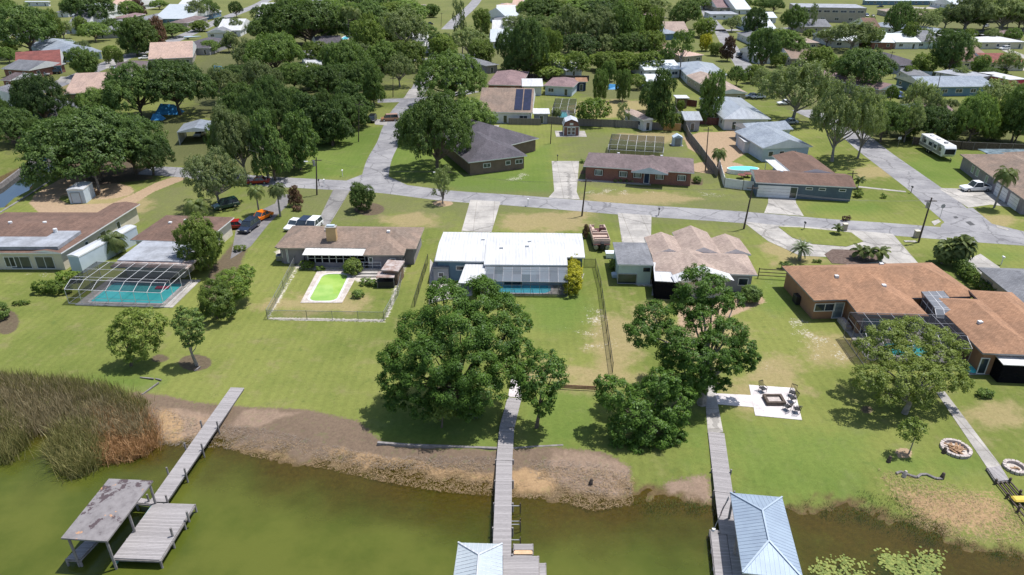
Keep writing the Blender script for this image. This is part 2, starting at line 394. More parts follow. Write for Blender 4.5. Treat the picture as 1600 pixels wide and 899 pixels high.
def axis(a, b, st, lo, hi):
    v = list(np.arange(a, b, st)); s = st
    while v[-1] < hi: s *= 1.13; v.append(v[-1]+s)
    s = st; f = v[0]
    while f > lo: s *= 1.13; f -= s; v.insert(0, f)
    return np.array(v)
xs = axis(-78, 78, .46, -1500, 1500); ys = axis(29, 150, .46, -60, 3200)
GX, GY = np.meshgrid(xs, ys)
dl = -sdist(GX, GY, LAKE); dc = -sdist(GX, GY, CANAL)
rr = np.random.RandomState(3)
wob = np.sin(GX*2.3+GY*1.7)*.22+np.sin(GX*3.9-GY*2.6+2)*.16+np.sin(GX*1.6-GY*3.1)*.2+rr.normal(size=GX.shape)*.16+np.sin(GX*.9+np.sin(GY*.7)*1.7)*.35+np.sin(GX*.31+1.3)*.5+np.sin(GY*1.1+GX*.4)*.25
GZ = np.minimum(0.0, WL+0.125*(dl+wob*1.15)); GZ = np.maximum(GZ, -2.2)
GZ = np.where(dc < 1.0, np.clip(-1.3*(1-dc/1.0), -1.6, 0), GZ)
def ground_z(x, y):
    d = -sdist(np.array([x]), np.array([y]), LAKE)[0]
    return max(-2.2, min(0.0, WL+.125*d))
def mask(polys, feather=1.0):
    out = np.zeros(GX.shape)
    for p in polys:
        f = feather
        if isinstance(p[0], (int, float)): f, p = p[0], p[1]
        q = gp(p); s = sdist(GX, GY, q); out = np.maximum(out, np.clip(.5+s/(2*f), 0, 1))
    return out
def ell(cx, cy, rx, ry, n=14): return [(cx+rx*math.cos(2*math.pi*i/n), cy+ry*math.sin(2*math.pi*i/n)) for i in range(n)]
def strip(pts, wpx):
    a = [(x-wpx, y) for x, y in pts]; b = [(x+wpx, y) for x, y in reversed(pts)]; return a+b
sandloop = [(46,318),(56,302),(90,282),(112,274),(140,277),(135,290),(100,300),(92,312),(110,320),(175,318),(205,305),(245,285),(270,277),(298,277),(240,300),(205,322),(150,345),(120,335),(60,332)]
mk = {}
mk['soil'] = mask([(.8, sandloop), (1.5, ell(150,298,60,14)), (.8, [(1090,208),(1150,204),(1180,230),(1130,262),(1075,232),(1068,215)]),
   (1, ell(1120,262,45,10)), (.6, ell(692,318,16,5)), (.5, ell(1285,372,16,6)),(1.2,[(1060,480),(1130,470),(1190,462),(1196,472),(1130,500),(1085,540),(1060,520)]),(.6,ell(1412,708,14,8))])
mk['mulch'] = mask([(.8, ell(577,327,24,10)), (.6, ell(305,567,26,13)), (.8, ell(8,503,22,20)), (.8, [(905,272),(985,283),(1098,290),(1098,280),(1000,276),(908,266)]), (.7, ell(1355,640,10,6)), (.6, [(1310,492),(1330,490),(1420,560),(1400,565),(1330,525)]), (.8, ell(250,560,14,6)),(3,[(0,215),(90,205),(230,262),(240,280),(150,290),(90,262)]),
   (1.5,[(350,470),(400,360),(390,350),(330,420),(312,470)]), (1.2,ell(750,398,6,50))])
mk['sand'] = mask([(.5, strip([(468,412),(446,450),(420,497)], 5)), (.35, [(416,495),(604,498),(604,505),(416,501)]), (.6, strip([(655,373),(640,400),(622,440),(604,498)], 6)),
   (.8, [(425,392),(450,385),(462,412),(432,408)]), (.8, ell(505,416,50,8)), (.8, ell(575,430,38,14)), (.6, ell(1010,442,26,7)), (.8, ell(560,410,50,8)),
   (.8, strip([(640,368),(660,376),(640,410)], 4))], 1)
mk['sand'] *= np.where(mk['sand'] > 0, .78, 0)
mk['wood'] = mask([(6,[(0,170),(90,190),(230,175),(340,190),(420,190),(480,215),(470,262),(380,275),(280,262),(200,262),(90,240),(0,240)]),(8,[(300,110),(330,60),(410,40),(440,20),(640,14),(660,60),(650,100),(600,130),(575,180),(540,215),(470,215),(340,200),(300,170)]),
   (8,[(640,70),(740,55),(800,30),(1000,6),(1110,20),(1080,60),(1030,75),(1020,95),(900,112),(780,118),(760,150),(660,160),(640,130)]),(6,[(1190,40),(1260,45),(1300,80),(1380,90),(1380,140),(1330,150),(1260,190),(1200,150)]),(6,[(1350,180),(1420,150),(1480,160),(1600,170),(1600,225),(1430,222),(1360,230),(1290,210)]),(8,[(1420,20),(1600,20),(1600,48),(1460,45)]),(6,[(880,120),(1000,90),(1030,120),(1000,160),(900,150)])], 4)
mk['dry'] = mask([(3, [(780,335),(930,330),(905,362),(790,360)]), (4, ell(960,540,40,50)), (3, ell(640,345,45,12)), (4, ell(930,590,70,16)), (4, ell(1210,585,40,30)), (4, ell(1300,545,40,30)),
   (3, [(1190,375),(1235,385),(1300,410),(1210,410)]), (3, ell(1290,375,40,7)), (4, ell(500,475,90,14)), (4, ell(1000,310,90,10)), (4, ell(1020,215,60,8)), (3, ell(1365,270,30,10)), (3, ell(1560,345,30,10)), (3, ell(1560,650,50,25)),
   (3, ell(180,320,60,15)), (5, ell(1100,520,60,40)), (3, ell(1160,620,30,25)), (4, ell(880,585,60,14)),(3,ell(1350,380,30,6)),(6,ell(60,140,60,14)),(5,ell(960,170,70,14)),(5,ell(1010,500,30,30))], 3)
mk['lush'] = mask([(3, [(600,235),(650,215),(735,260),(860,225),(865,300),(735,300),(640,280),(598,270)]), (3, [(470,280),(500,200),(600,198),(560,275)]), (3, ell(1220,460,40,30)), (4, [(590,640),(780,640),(780,700),(600,690)]), (3, ell(880,650,60,50)), (4, [(1120,660),(1350,680),(1350,780),(1150,780)]),
   (3, ell(870,480,50,40)), (4, ell(1320,325,60,10)), (3, ell(1450,725,90,14)), (4, ell(1560,400,30,10)), (3,ell(1460,270,60,25)), (4,ell(1090,690,20,40)), (3,ell(200,595,60,12))], 3)
beach = [(205,612),(260,618),(300,628),(390,636),(480,640),(560,658),(600,692),(700,700),(780,703),(860,698),(940,706),(985,725),(992,790),(940,800),(700,790),(500,760),(330,722),(230,712),(180,660)]
beach_r = [(1350,722),(1400,738),(1480,750),(1560,752),(1600,790),(1640,850),(1600,852),(1540,856),(1450,836),(1400,800),(1372,770)]
mk['beach'] = mask([(.9, beach), (1.3, [(1040,748),(1108,740),(1116,790),(1030,790)])])
mk['dull'] = np.clip(np.maximum(mask([(8,[(380,275),(860,285),(1230,295),(1250,345),(1180,372),(930,350),(520,360),(380,330)]),(6,[(870,205),(1065,205),(1110,262),(1195,300),(1100,300),(870,300)]),(6,[(180,300),(300,280),(360,300),(300,360),(200,372)])])*.75, np.clip((GY-150)/160, 0, .62)), 0, 1)
mk['gold'] = mask([(1.2,[(505,690),(600,706),(690,726),(778,738),(778,768),(690,764),(600,752),(520,730)]),(1.2,[(345,690),(440,702),(460,718),(345,700)]),(1.2,[(800,735),(880,733),(870,770),(800,768)]),(1.5,[(250,640),(330,650),(330,700),(240,700)]),(2,beach_r),(1.2,[(960,738),(992,740),(992,790),(950,788)])], 2)
mk['pink'] = mask([(1.5,[(860,700),(985,722),(992,785),(900,775),(860,740)]),(1.2,[(1040,748),(1108,740),(1116,790),(1030,790)]),(1,[(380,640),(470,645),(400,665),(360,660)]),(1.5,[(270,640),(330,640),(360,700),(300,700)])], 2)
mk['beach'] = np.maximum(mk['beach'], mask([(3.0, beach_r)])*.60)
land = ((dl > 0) & (dl < 9)).astype(float)
nz = noise_np = None
def grid_mesh(name, X, Y, Zv, attrs, mat):
    ny, nx = X.shape; me = bpy.data.meshes.new(name)
    me.vertices.add(nx*ny); me.vertices.foreach_set('co', np.stack([X, Y, Zv], -1).reshape(-1).astype(np.float32))
    idx = np.arange(nx*ny).reshape(ny, nx); q = np.stack([idx[:-1, :-1], idx[:-1, 1:], idx[1:, 1:], idx[1:, :-1]], -1).reshape(-1)
    n = (nx-1)*(ny-1); me.loops.add(n*4); me.loops.foreach_set('vertex_index', q.astype(np.int32)); me.polygons.add(n)
    me.polygons.foreach_set('loop_start', np.arange(0, n*4, 4, dtype=np.int32)); me.polygons.foreach_set('loop_total', np.full(n, 4, dtype=np.int32))
    me.polygons.foreach_set('use_smooth', np.ones(n, bool))
    for k, a in attrs.items():
        at = me.attributes.new(k, 'FLOAT', 'POINT'); at.data.foreach_set('value', a.reshape(-1).astype(np.float32))
    me.materials.append(mat); me.update(calc_edges=True); return me
def attr(t, name): return N(t, 'ShaderNodeAttribute', attribute_name=name).outputs['Fac']
def edge(t, a, nz, k=.8, lo=.42, hi=.58):      # ragged mask: attribute + noise, thresholded
    return ramp(t, mth(t, 'ADD', a, mth(t, 'MULTIPLY', mth(t, 'SUBTRACT', nz, .5), k)), lo, hi)
gm, t, o = newmat('ground'); v = pos(t)
n_big = noise(t, .045, 5, .62, v); n_mid = noise(t, .33, 6, .65, v); n_fine = noise(t, 2.6, 6, .75, v); n_tiny = noise(t, 11, 3, .8, v); n_lit = noise(t, 3.6, 5, .8, v)
lawn = mixc(t, ramp(t, n_big, .38, .62), (.120,.148,.036), (.178,.195,.055))
lawn = mixc(t, mth(t, 'MULTIPLY', ramp(t, n_mid, .5, .72), .6), lawn, (.215,.19,.09))
lawn = mixc(t, mth(t, 'MULTIPLY', ramp(t, noise(t, .8, 5, .7, v), .54, .72), .5), lawn, (.082,.115,.032))
stripe = N(t, 'ShaderNodeTexWave'); setin(stripe, Scale=.30, Distortion=2.2, Detail=1.5); stripe.bands_direction = 'X'
t.links.new(mapping(t, v, (1, .25, 1)), stripe.inputs[0])
lawn = mixc(t, .35, lawn, mixc(t, 1.0, lawn, mixc(t, stripe.outputs[1], (.90,.90,.90), (1.10,1.10,1.08)), 'MULTIPLY'))
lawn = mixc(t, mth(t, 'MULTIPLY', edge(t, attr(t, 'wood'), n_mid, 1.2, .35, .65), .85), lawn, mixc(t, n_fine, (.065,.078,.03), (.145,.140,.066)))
lawn = mixc(t, mth(t, 'MULTIPLY', edge(t, attr(t, 'dull'), n_mid, 1.4, .1, .9), .8), lawn, mixc(t, n_lit, (.078,.090,.040), (.185,.185,.085)))
lawn = mixc(t, mth(t, 'MULTIPLY', edge(t, attr(t, 'lush'), n_mid, 1.3, .2, .8), .5), lawn, (.090,.158,.030))
lawn = mixc(t, mth(t, 'MULTIPLY', edge(t, attr(t, 'dry'), n_mid, 1.2, .3, .7), .72), lawn, mixc(t, n_fine, (.25,.205,.095), (.36,.27,.165)))
lawn = mixc(t, mth(t, 'MULTIPLY', edge(t, mth(t, 'MULTIPLY', attr(t, 'litter'), ramp(t, n_mid, .32, .62)), n_lit, 1.5, .50, .56), .9), lawn, (.47,.445,.39))
soil = mixc(t, n_fine, (.24,.165,.11), (.42,.315,.215))
lawn = mixc(t, edge(t, attr(t, 'soil'), n_fine, .7), lawn, soil)
lawn = mixc(t, mth(t, 'MULTIPLY', edge(t, attr(t, 'mulch'), n_fine, .8), .9), lawn, mixc(t, n_fine, (.07,.05,.04), (.15,.11,.085)))
lawn = mixc(t, edge(t, attr(t, 'sand'), n_fine, 1.1, .48, .72), lawn, mixc(t, n_tiny, (.38,.34,.29), (.60,.56,.52)))
bc = mixc(t, edge(t, attr(t, 'gold'), n_mid, 1.1, .35, .65), mixc(t, n_lit, (.088,.064,.048), (.225,.165,.120)), mixc(t, n_lit, (.22,.14,.08), (.42,.29,.165)))
bc = mixc(t, mth(t, 'MULTIPLY', edge(t, attr(t, 'pink'), n_mid, 1.0, .35, .65), .8), bc, mixc(t, n_lit, (.16,.112,.085), (.36,.265,.20)))
lawn = mixc(t, edge(t, attr(t, 'beach'), n_lit, 1.0, .38, .62), lawn, bc)
# wet margin and lake bed: a band set by height above the water
sep = N(t, 'ShaderNodeSeparateXYZ'); t.links.new(v, sep.inputs[0])
wet = ramp(t, mth(t, 'ADD', sep.outputs[2], mth(t, 'MULTIPLY', n_fine, .12)), -.36, -.54)
lawn = mixc(t, wet, lawn, mixc(t, n_fine, (.06,.042,.025), (.16,.115,.055)))
lawn = mixc(t, mth(t, 'MULTIPLY', ramp(t, noise(t, 1.3, 7, .8, v), .55, .62), .30), lawn, (.075,.115,.03))
tex = mixc(t, n_fine, (.60,.60,.60), (1.44,1.44,1.40)); lawn = mixc(t, 1.0, lawn, tex, 'MULTIPLY')
tex = mixc(t, n_tiny, (.72,.72,.72), (1.30,1.30,1.28)); lawn = mixc(t, .9, lawn, mixc(t, 1.0, lawn, tex, 'MULTIPLY'))
princ(t, o, lawn, 1.0, 0, .1, n_fine, .35, .12)
mk['litter'] = mask([(3, [(1200,490),(1260,480),(1330,520),(1380,600),(1290,580),(1220,560)]), (2, ell(960,300,80,8)), (2, ell(1005,445,40,14)), (2,ell(1000,370,12,30)), (3,ell(1200,440,20,25)), (2,ell(1100,305,50,8)),(2,ell(810,278,30,12)),(2,ell(640,400,8,40)),(3,ell(1590,640,60,20)),(2,ell(60,430,40,10)),(2,ell(1535,660,18,6)),(2,ell(1345,565,36,20)),(2,ell(1283,515,14,7)),(2,ell(1248,538,14,9)),(2,ell(1565,625,40,7)),(2,ell(1008,222,30,6)),(3,ell(1200,560,30,30)),(3,ell(930,520,60,50)),(3,ell(1450,770,60,20))], 2)*.5
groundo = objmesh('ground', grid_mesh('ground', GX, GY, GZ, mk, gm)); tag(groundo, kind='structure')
# ------------------------------------------------------------------ water
wm, t, o = newmat('water'); v = pos(t)
n1 = noise(t, .22, 5, .6, v); n2 = noise(t, 1.6, 6, .7, v)
deep = mixc(t, ramp(t, noise(t, .07, 6, .65, v), .40, .60), (.068,.088,.013), (.100,.114,.020))
d = N(t, 'ShaderNodeBsdfDiffuse'); t.links.new(deep, d.inputs[0])
tp = N(t, 'ShaderNodeBsdfTransparent'); tp.inputs[0].default_value = (.74,.68,.40,1)
sh = mth(t, 'ADD', attr(t, 'depth'), mth(t, 'MULTIPLY', mth(t, 'SUBTRACT', n1, .5), .8))
mx = N(t, 'ShaderNodeMixShader'); t.links.new(mth(t, 'ADD', mth(t, 'MULTIPLY', ramp(t, sh, .0, 1.0), .85), .13), mx.inputs[0])
t.links.new(tp.outputs[0], mx.inputs[1]); t.links.new(d.outputs[0], mx.inputs[2])
gl = N(t, 'ShaderNodeBsdfGlossy'); gl.inputs['Roughness'].default_value = .08
bp = N(t, 'ShaderNodeBump'); setin(bp, Strength=.5, Distance=.08)
t.links.new(mth(t, 'ADD', noise(t, 1.5, 4, .6, mapping(t, v, (1, 2.2, 1))), mth(t, 'MULTIPLY', noise(t, 7, 2, .5, v), .25)), bp.inputs['Height']); t.links.new(bp.outputs[0], gl.inputs['Normal'])
fr = N(t, 'ShaderNodeFresnel'); fr.inputs[0].default_value = 1.33
m2 = N(t, 'ShaderNodeMixShader'); t.links.new(fr.outputs[0], m2.inputs[0]); t.links.new(mx.outputs[0], m2.inputs[1]); t.links.new(gl.outputs[0], m2.inputs[2])
t.links.new(m2.outputs[0], o.inputs[0])
xw = axis(-70, 70, 1.0, -380, 380); yw = axis(30, 60, 1.0, -380, 62); WX, WY = np.meshgrid(xw, yw)
dep = np.clip(sdist(WX, WY, LAKE)/9.0, 0, 1)**.8
shal = np.clip(.5+sdist(WX, WY, gp([(1232,785),(1440,830),(1640,880),(1700,960),(1240,960)], WL))/2.4, 0, 1); dep = dep*(1-.6*shal)
shal = np.clip(.5+sdist(WX, WY, gp([(380,700),(600,742),(780,765),(980,785),(960,845),(860,850),(700,820),(560,790),(420,745)], WL))/5, 0, 1); dep = dep*(1-.5*shal)
lk = objmesh('lake_water', grid_mesh('lake_water', WX, WY, np.full(WX.shape, WL), {'depth': dep}, wm)); tag(lk, kind='structure')
m, t, o = newmat('canal_water'); g_ = N(t, 'ShaderNodeBsdfGlossy'); g_.inputs['Roughness'].default_value = .04; g_.inputs[0].default_value = (.9,.95,1,1); d_ = N(t, 'ShaderNodeBsdfDiffuse'); d_.inputs[0].default_value = (.012,.016,.012,1)
mx_ = N(t, 'ShaderNodeMixShader'); mx_.inputs[0].default_value = .45; t.links.new(d_.outputs[0], mx_.inputs[1]); t.links.new(g_.outputs[0], mx_.inputs[2]); t.links.new(mx_.outputs[0], o.inputs[0]); M['canal_water'] = m
mb = MB(); cz = [(x, y) for x, y in gp([(-130,362),(0,332),(64,284),(82,264),(110,243),(80,231),(40,258),(0,288),(-130,342)], -.75)]
mb.add([(x, y, -.75) for x, y in cz], [tuple(range(len(cz)))])
tag(mb.build('canal_water', 'canal_water'), kind='structure')
# canal wall along the bank
def wallstrip(name, pts, w_, z0, z1, mat, label=None, cat=None, kind=None):
    mb = MB()
    for a, b in zip(pts[:-1], pts[1:]):
        a = Vector((a[0], a[1], 0)); b = Vector((b[0], b[1], 0)); u = (b-a).normalized(); n = Vector((-u.y, u.x, 0))*w_/2
        mb.prism([(a-n)[:2], (b-n)[:2], (b+n)[:2], (a+n)[:2]], z0, z1)
    ob = mb.build(name, mat); tag(ob, label, cat, None, kind); return ob
wallstrip('canal_wall', gp([(-60,360),(0,333),(56,298),(90,275),(112,269),(140,278)]), .35, -1.3, .12, 'concrete_dark', 'low concrete seawall edging the dark canal beside the sandy loop', 'seawall')
wallstrip('canal_wall', gp([(-60,318),(0,288),(40,258),(82,230),(100,226)]), .35, -1.3, .10, 'timber', 'weathered timber bulkhead on the far bank of the canal', 'seawall')
wallstrip('seawall', gp([(590,693),(640,697),(700,699),(777,702)], -.1), .25, -.6, .06, 'timber', 'low dark timber seawall at the lawn edge under the big tree', 'seawall')
wallstrip('seawall', gp([(800,702),(840,699),(880,697)], -.1), .2, -.6, .03, 'timber', 'short sunken seawall right of the centre dock', 'seawall')
# ------------------------------------------------------------------ roads and paving
def smooth(pts, n=6):
    P = [Vector((p[0], p[1], 0)) for p in pts]; P = [2*P[0]-P[1]]+P+[2*P[-1]-P[-2]]; out = []
    for i in range(1, len(P)-2):
        for k in range(n):
            u = k/n; a, b, c, d_ = P[i-1], P[i], P[i+1], P[i+2]
            out.append(.5*((2*b)+(c-a)*u+(2*a-5*b+4*c-d_)*u*u+(3*b-a-3*c+d_)*u**3))
    out.append(P[-2]); return out
def road(name, px, width, z, mat, label=None):
    P = smooth(gp(px)); mb = MB(); V = []
    for i, p in enumerate(P):
        u = (P[min(i+1, len(P)-1)]-P[max(i-1, 0)]).normalized(); n = Vector((-u.y, u.x, 0))*width/2
        V += [(p.x-n.x, p.y-n.y, z), (p.x+n.x, p.y+n.y, z)]
    mb.add(V, [(2*i, 2*i+2, 2*i+3, 2*i+1) for i in range(len(P)-1)]); ob = mb.build(name, mat); tag(ob, kind='structure'); return ob
def sheet(name, px, z, mat, thick=.0):
    P = gp(px); mb = MB()
    ar = sum(P[i][0]*P[(i+1)%len(P)][1]-P[(i+1)%len(P)][0]*P[i][1] for i in range(len(P)))
    if ar < 0: P = P[::-1]
    mb.prism(P, -.06, z); ob = mb.build(name, mat); tag(ob, kind='structure'); return ob
road('road', [(225,266),(290,270),(350,277),(400,282.5),(500,288),(600,294),(700,306),(800,313),(900,321),(1000,329),(1150,339),(1300,352),(1400,359),(1500,367),(1600,374),(1750,384)], 5.6, .012, 'asphalt')
road('road', [(583,292),(592,252),(607,222),(615,198),(628,172),(655,140),(668,110)], 5.2, .016, 'asphalt')
sheet('road', [(540,283),(566,273),(580,262),(598,262),(604,275),(640,291),(680,300),(680,306),(560,298)], .020, 'asphalt')
road('road', [(1530,372),(1510,350),(1480,325),(1450,299),(1415,273),(1366,237),(1335,212),(1300,192),(1255,172)], 6.6, .016, 'asphalt')
sheet('road', [(1470,352),(1478,346),(1470,330),(1520,325),(1550,350),(1600,362),(1600,372),(1470,362)], .020, 'asphalt')
road('road', [(-40,185),(0,163),(50,146),(100,128),(150,108),(195,90),(245,74),(300,51),(350,29),(400,9),(430,-6),(470,-20)], 7, .012, 'asphalt')
road('road', [(700,46),(715,30),(735,12),(745,0),(752,-15)], 7, .012, 'asphalt')
road('road', [(590,158),(640,156),(700,150),(740,142)], 5, .012, 'asphalt')
road('road', [(640,95),(668,93),(700,90),(760,84)], 6, .012, 'asphalt')
road('road', [(1170,118),(1160,100),(1150,86),(1135,65),(1125,48),(1110,30),(1100,10)], 6, .012, 'asphalt')
road('road', [(1560,100),(1600,108),(1680,122)], 6, .016, 'concrete')
road('road', [(1100,48),(1200,46),(1260,44),(1400,47),(1500,50),(1600,47)], 6, .012, 'asphalt')
road('road', [(1400,9),(1450,13),(1500,6),(1560,12),(1700,10)], 10, .012, 'concrete')
sheet('patch', [(1508,347),(1516,346),(1524,352),(1516,353)], .024, 'patch')
sheet('patch', [(1489,339),(1494,338),(1498,341),(1492,342)], .024, 'patch')
for q in ([(735,312.5),(782,315.5),(768,363),(721,362)], [(862,252),(905,252),(901,300),(906,312),(857,309),(866,299)], [(965,333),(1018,337),(1017,380),(972,380)], [(1201,299),(1241,300),(1244,318),(1256,338),(1194,333),(1200,318)],
          [(1465,294),(1550,297),(1600,318),(1600,327),(1548,320),(1513,325)], [(1507,407),(1532,397),(1562,418),(1560,440),(1538,436)],
          [(165,94),(202,95),(200,107),(165,107)], [(95,120),(130,121),(110,130),(88,129)], [(0,143),(50,150),(30,162),(0,160)], [(583,186),(606,188),(604,196),(586,195)], [(640,140),(664,138),(662,152),(630,155)],
          [(1560,77),(1572,75),(1600,86),(1600,92)], [(740,197),(780,196),(775,208),(735,207)], [(1090,186),(1128,188),(1120,192),(1088,190)], [(1340,176),(1380,178),(1372,184),(1340,182)]):
    sheet('driveway', q, .028, 'concrete')
sheet('driveway', [(521,296),(547,298),(514,353),(494,352)], .028, 'concrete_dark')
sheet('driveway', [(1160,346),(1200,351),(1320,359),(1395,366),(1442,420),(1330,417),(1298,402),(1250,400),(1222,387),(1200,377)], .024, 'concrete')
sheet('traffic_island', [(1216,355),(1250,356),(1330,364),(1349,378),(1322,386),(1270,382),(1238,372)], .07, gm)
sheet('front_garden', [(1288,398),(1300,390),(1370,392),(1376,408),(1335,414),(1300,412)], .05, 'mulch')
sheet('old_driveway', [(370,352),(405,330),(430,318),(436,304),(455,304),(448,322),(420,350),(392,385),(360,405)], .020, 'old_asphalt')
sheet('sidewalk', [(1340,291),(1415,299),(1416,301),(1340,293)], .028, 'concrete')
sheet('sidewalk', [(902,280),(1017,287),(1017,290),(902,283)], .028, 'concrete')
sheet('sidewalk', [(0,412),(85,414),(88,421),(0,421)], .028, 'concrete')
sheet('curb_inlet', [(1455,347),(1466,343),(1470,347),(1460,353)], .05, 'concrete')
sheet('curb_inlet', [(1556,352),(1575,358),(1576,361),(1558,356)], .05, 'concrete')
sheet('garden_path', [(1303,490),(1314,490),(1338,518),(1330,526),(1318,515)], .03, 'concrete')
sheet('patio', [(672,405),(700,443),(738,443),(738,462),(690,470),(670,476)], .028, 'concrete')
sheet('patio', [(1170,602),(1241,607),(1253,657),(1180,650)], .05, 'paver')
sheet('garden_path', [(1117,615),(1174,618),(1178,637),(1122,632)], .034, 'paver')
sheet('garden_path', [(1097,560),(1108,560),(1130,676),(1106,678)], .03, 'concrete')
sheet('garden_path', [(1462,612),(1476,612),(1565,730),(1545,735)], .03, 'concrete')
sheet('patio', [(1490,566),(1545,560),(1580,586),(1512,586)], .03, 'concrete')
sheet('garden_path', [(799,590),(812,590),(815,622),(794,620)], .03, 'paver')
sheet('patio', [(1022,420),(1060,420),(1062,462),(1018,462)], .03, 'concrete')
sheet('garden_path', [(905,428),(913,428),(909,438),(900,438)], .03, 'concrete')
# ------------------------------------------------------------------ passing cloud, high above and behind the frame, that shades the upper left of the place
cm, t, o = newmat('cloud'); tp = N(t, 'ShaderNodeBsdfTransparent'); d = N(t, 'ShaderNodeBsdfDiffuse'); d.inputs[0].default_value = (.9,.9,.9,1)
mx = N(t, 'ShaderNodeMixShader'); mx.inputs[0].default_value = .055; t.links.new(tp.outputs[0], mx.inputs[1]); t.links.new(d.outputs[0], mx.inputs[2]); t.links.new(mx.outputs[0], o.inputs[0])
CZ = 620.0; off = SUN_AZ_VEC*(CZ/math.tan(SUN_EL)); crr = random.Random(4); bm = bmesh.new()
for cx, cy, r_ in ((-95,175,42),(-60,190,36),(-120,210,45),(-75,235,38),(-40,225,28),(-110,150,30),(-150,180,45),(-45,165,22),(-95,260,36),(-140,245,40),(-65,150,22),(-30,195,20),(-180,220,50)):
    mt = Matrix.Translation((cx+off.x, cy+off.y, CZ+crr.uniform(-8,8))) @ Matrix.Diagonal((r_, r_*1.05, r_*.4, 1)); ret = bmesh.ops.create_icosphere(bm, subdivisions=3, radius=1, matrix=mt)
    for v_ in ret['verts']:
        k = 1+.10*math.sin(v_.co.x*.11+v_.co.z*.3)+.08*math.sin(v_.co.y*.17+1)
        c_ = Vector((cx+off.x, cy+off.y, CZ)); v_.co = c_+(v_.co-c_)*k
me = bpy.data.meshes.new('cloud'); bm.to_mesh(me); bm.free(); me.materials.append(cm)
for p_ in me.polygons: p_.use_smooth = True
tag(objmesh('cloud', me), kind='structure')

# ------------------------------------------------------------------ houses
hr = random.Random(11)
def roof_geo(mb, w, d, z, kind, pitch, th, T):
    """closed roof over [0,w]x[0,d]; eave top at z"""
    def tp(p): return T @ Vector(p)
    b = [(0,0,z-th),(w,0,z-th),(w,d,z-th),(0,d,z-th)]; e = [(0,0,z),(w,0,z),(w,d,z),(0,d,z)]
    if kind == 'flat':
        mb.box(0,0,z-th,w,d,z+.02,0,T); return
    if kind == 'shed':       # low at the front
        r = pitch*d; P = [(0,0,z-th),(w,0,z-th),(w,d,z-th+r),(0,d,z-th+r),(0,0,z),(w,0,z),(w,d,z+r),(0,d,z+r)]
        mb.add([tp(p) for p in P], [(0,3,2,1),(4,5,6,7),(0,1,5,4),(1,2,6,5),(2,3,7,6),(3,0,4,7)]); return
    F = [(3,2,1,0),(0,1,5,4),(1,2,6,5),(2,3,7,6),(3,0,4,7)]
    if kind == 'hip':
        m = min(w, d)/2; rz = z+pitch*m
        if w >= d: r = [(m,d/2,rz),(w-m,d/2,rz)]; f = [(4,5,9,8),(5,6,9),(6,7,8,9),(7,4,8)]
        else: r = [(w/2,m,rz),(w/2,d-m,rz)]; f = [(4,5,8),(5,6,9,8),(6,7,9),(7,4,8,9)]
    elif kind == 'gx':       # ridge parallel to the front
        rz = z+pitch*d/2; r = [(0,d/2,rz),(w,d/2,rz)]; f = [(4,5,9,8),(5,6,9),(6,7,8,9),(7,4,8)]
    else:                    # 'gy' gable faces the front
        rz = z+pitch*w/2; r = [(w/2,0,rz),(w/2,d,rz)]; f = [(4,5,8),(5,6,9,8),(6,7,9),(7,4,8,9)]
    V = b+e+r
    if kind in ('gx', 'gy'):  # gable ends belong to the wall; keep the roof's end faces as a trim of material 1
        mb.add([tp(p) for p in V], F, 1); ends = (1, 3) if kind == 'gx' else (0, 2)
        for i, q in enumerate(f): mb.add([tp(V[j]) for j in q], [tuple(range(len(q)))], 1 if i in ends else 0)
    else:
        mb.add([tp(p) for p in V], F, 1); mb.add([tp(p) for p in V], f, 0)
def window(root, org, T, s, side, w, d, zc, ww, wh, kind='window', fmat='white_trim', pmat='glass', oh=.5):
    """side F: front wall y=oh, L: wall x=oh, R: wall x=w-oh"""
    if side == 'F': A = T @ Matrix.Translation((s, oh, zc))
    elif side == 'L': A = T @ Matrix.Translation((oh, s, zc)) @ Matrix.Rotation(-math.pi/2, 4, 'Z')
    else: A = T @ Matrix.Translation((w-oh, s, zc)) @ Matrix.Rotation(math.pi/2, 4, 'Z')
    a, b, f = ww/2, wh/2, .09; mb = MB()
    if kind == 'garage_door':
        mb.box(-a,-.05,-b,a,.02,b,0,A)
        for i in range(1, 4): z = -b+i*wh/4; mb.box(-a+.03,-.07,z-.015,a-.03,-.05,z+.015,1,A)
        return mb.build(kind, [fmat, 'frame_grey'], root, None)
    if kind == 'shutter':
        mb.box(-a,-.06,-b,a,.02,b,0,A); return mb.build('shutter', 'frame_black', root)
    for x0, z0, x1, z1 in ((-a,-b,a,-b+f),(-a,b-f,a,b),(-a,-b+f,-a+f,b-f),(a-f,-b+f,a,b-f)): mb.box(x0,-.07,z0,x1,.02,z1,0,A)
    if ww > 1.5 and kind == 'window': mb.box(-.035,-.06,-b+f,.035,.02,b-f,0,A)
    fo = mb.build(kind, [fmat], root)
    pb = MB(); pb.box(-a+f,-.03,-b+f,a-f,.01,b-f,0,A); pb.build('pane' if kind == 'window' else 'door_leaf', pmat, fo)
    return fo
def prow(y, z):
    return 449.5-F*(y*SP+(z-H)*CP)/(y*CP-(z-H)*SP)
def solve_depth(mid, w, z, kind, pitch, row):     # depth whose highest visible roof line (ridge or rear eave) falls on the measured row
    lo, hi = 2.0, 60.0
    for _ in range(30):
        d = (lo+hi)/2; top = prow(mid.y+d, z)
        if kind == 'hip': m = min(w, d)/2; top = min(top, prow(mid.y+(d/2 if w >= d else d-m), z+pitch*m))
        elif kind == 'gx': top = min(top, prow(mid.y+d/2, z+pitch*d/2))
        elif kind == 'gy': top = min(top, prow(mid.y+d, z+pitch*w/2))
        if top > row: lo = d
        else: hi = d
    return d
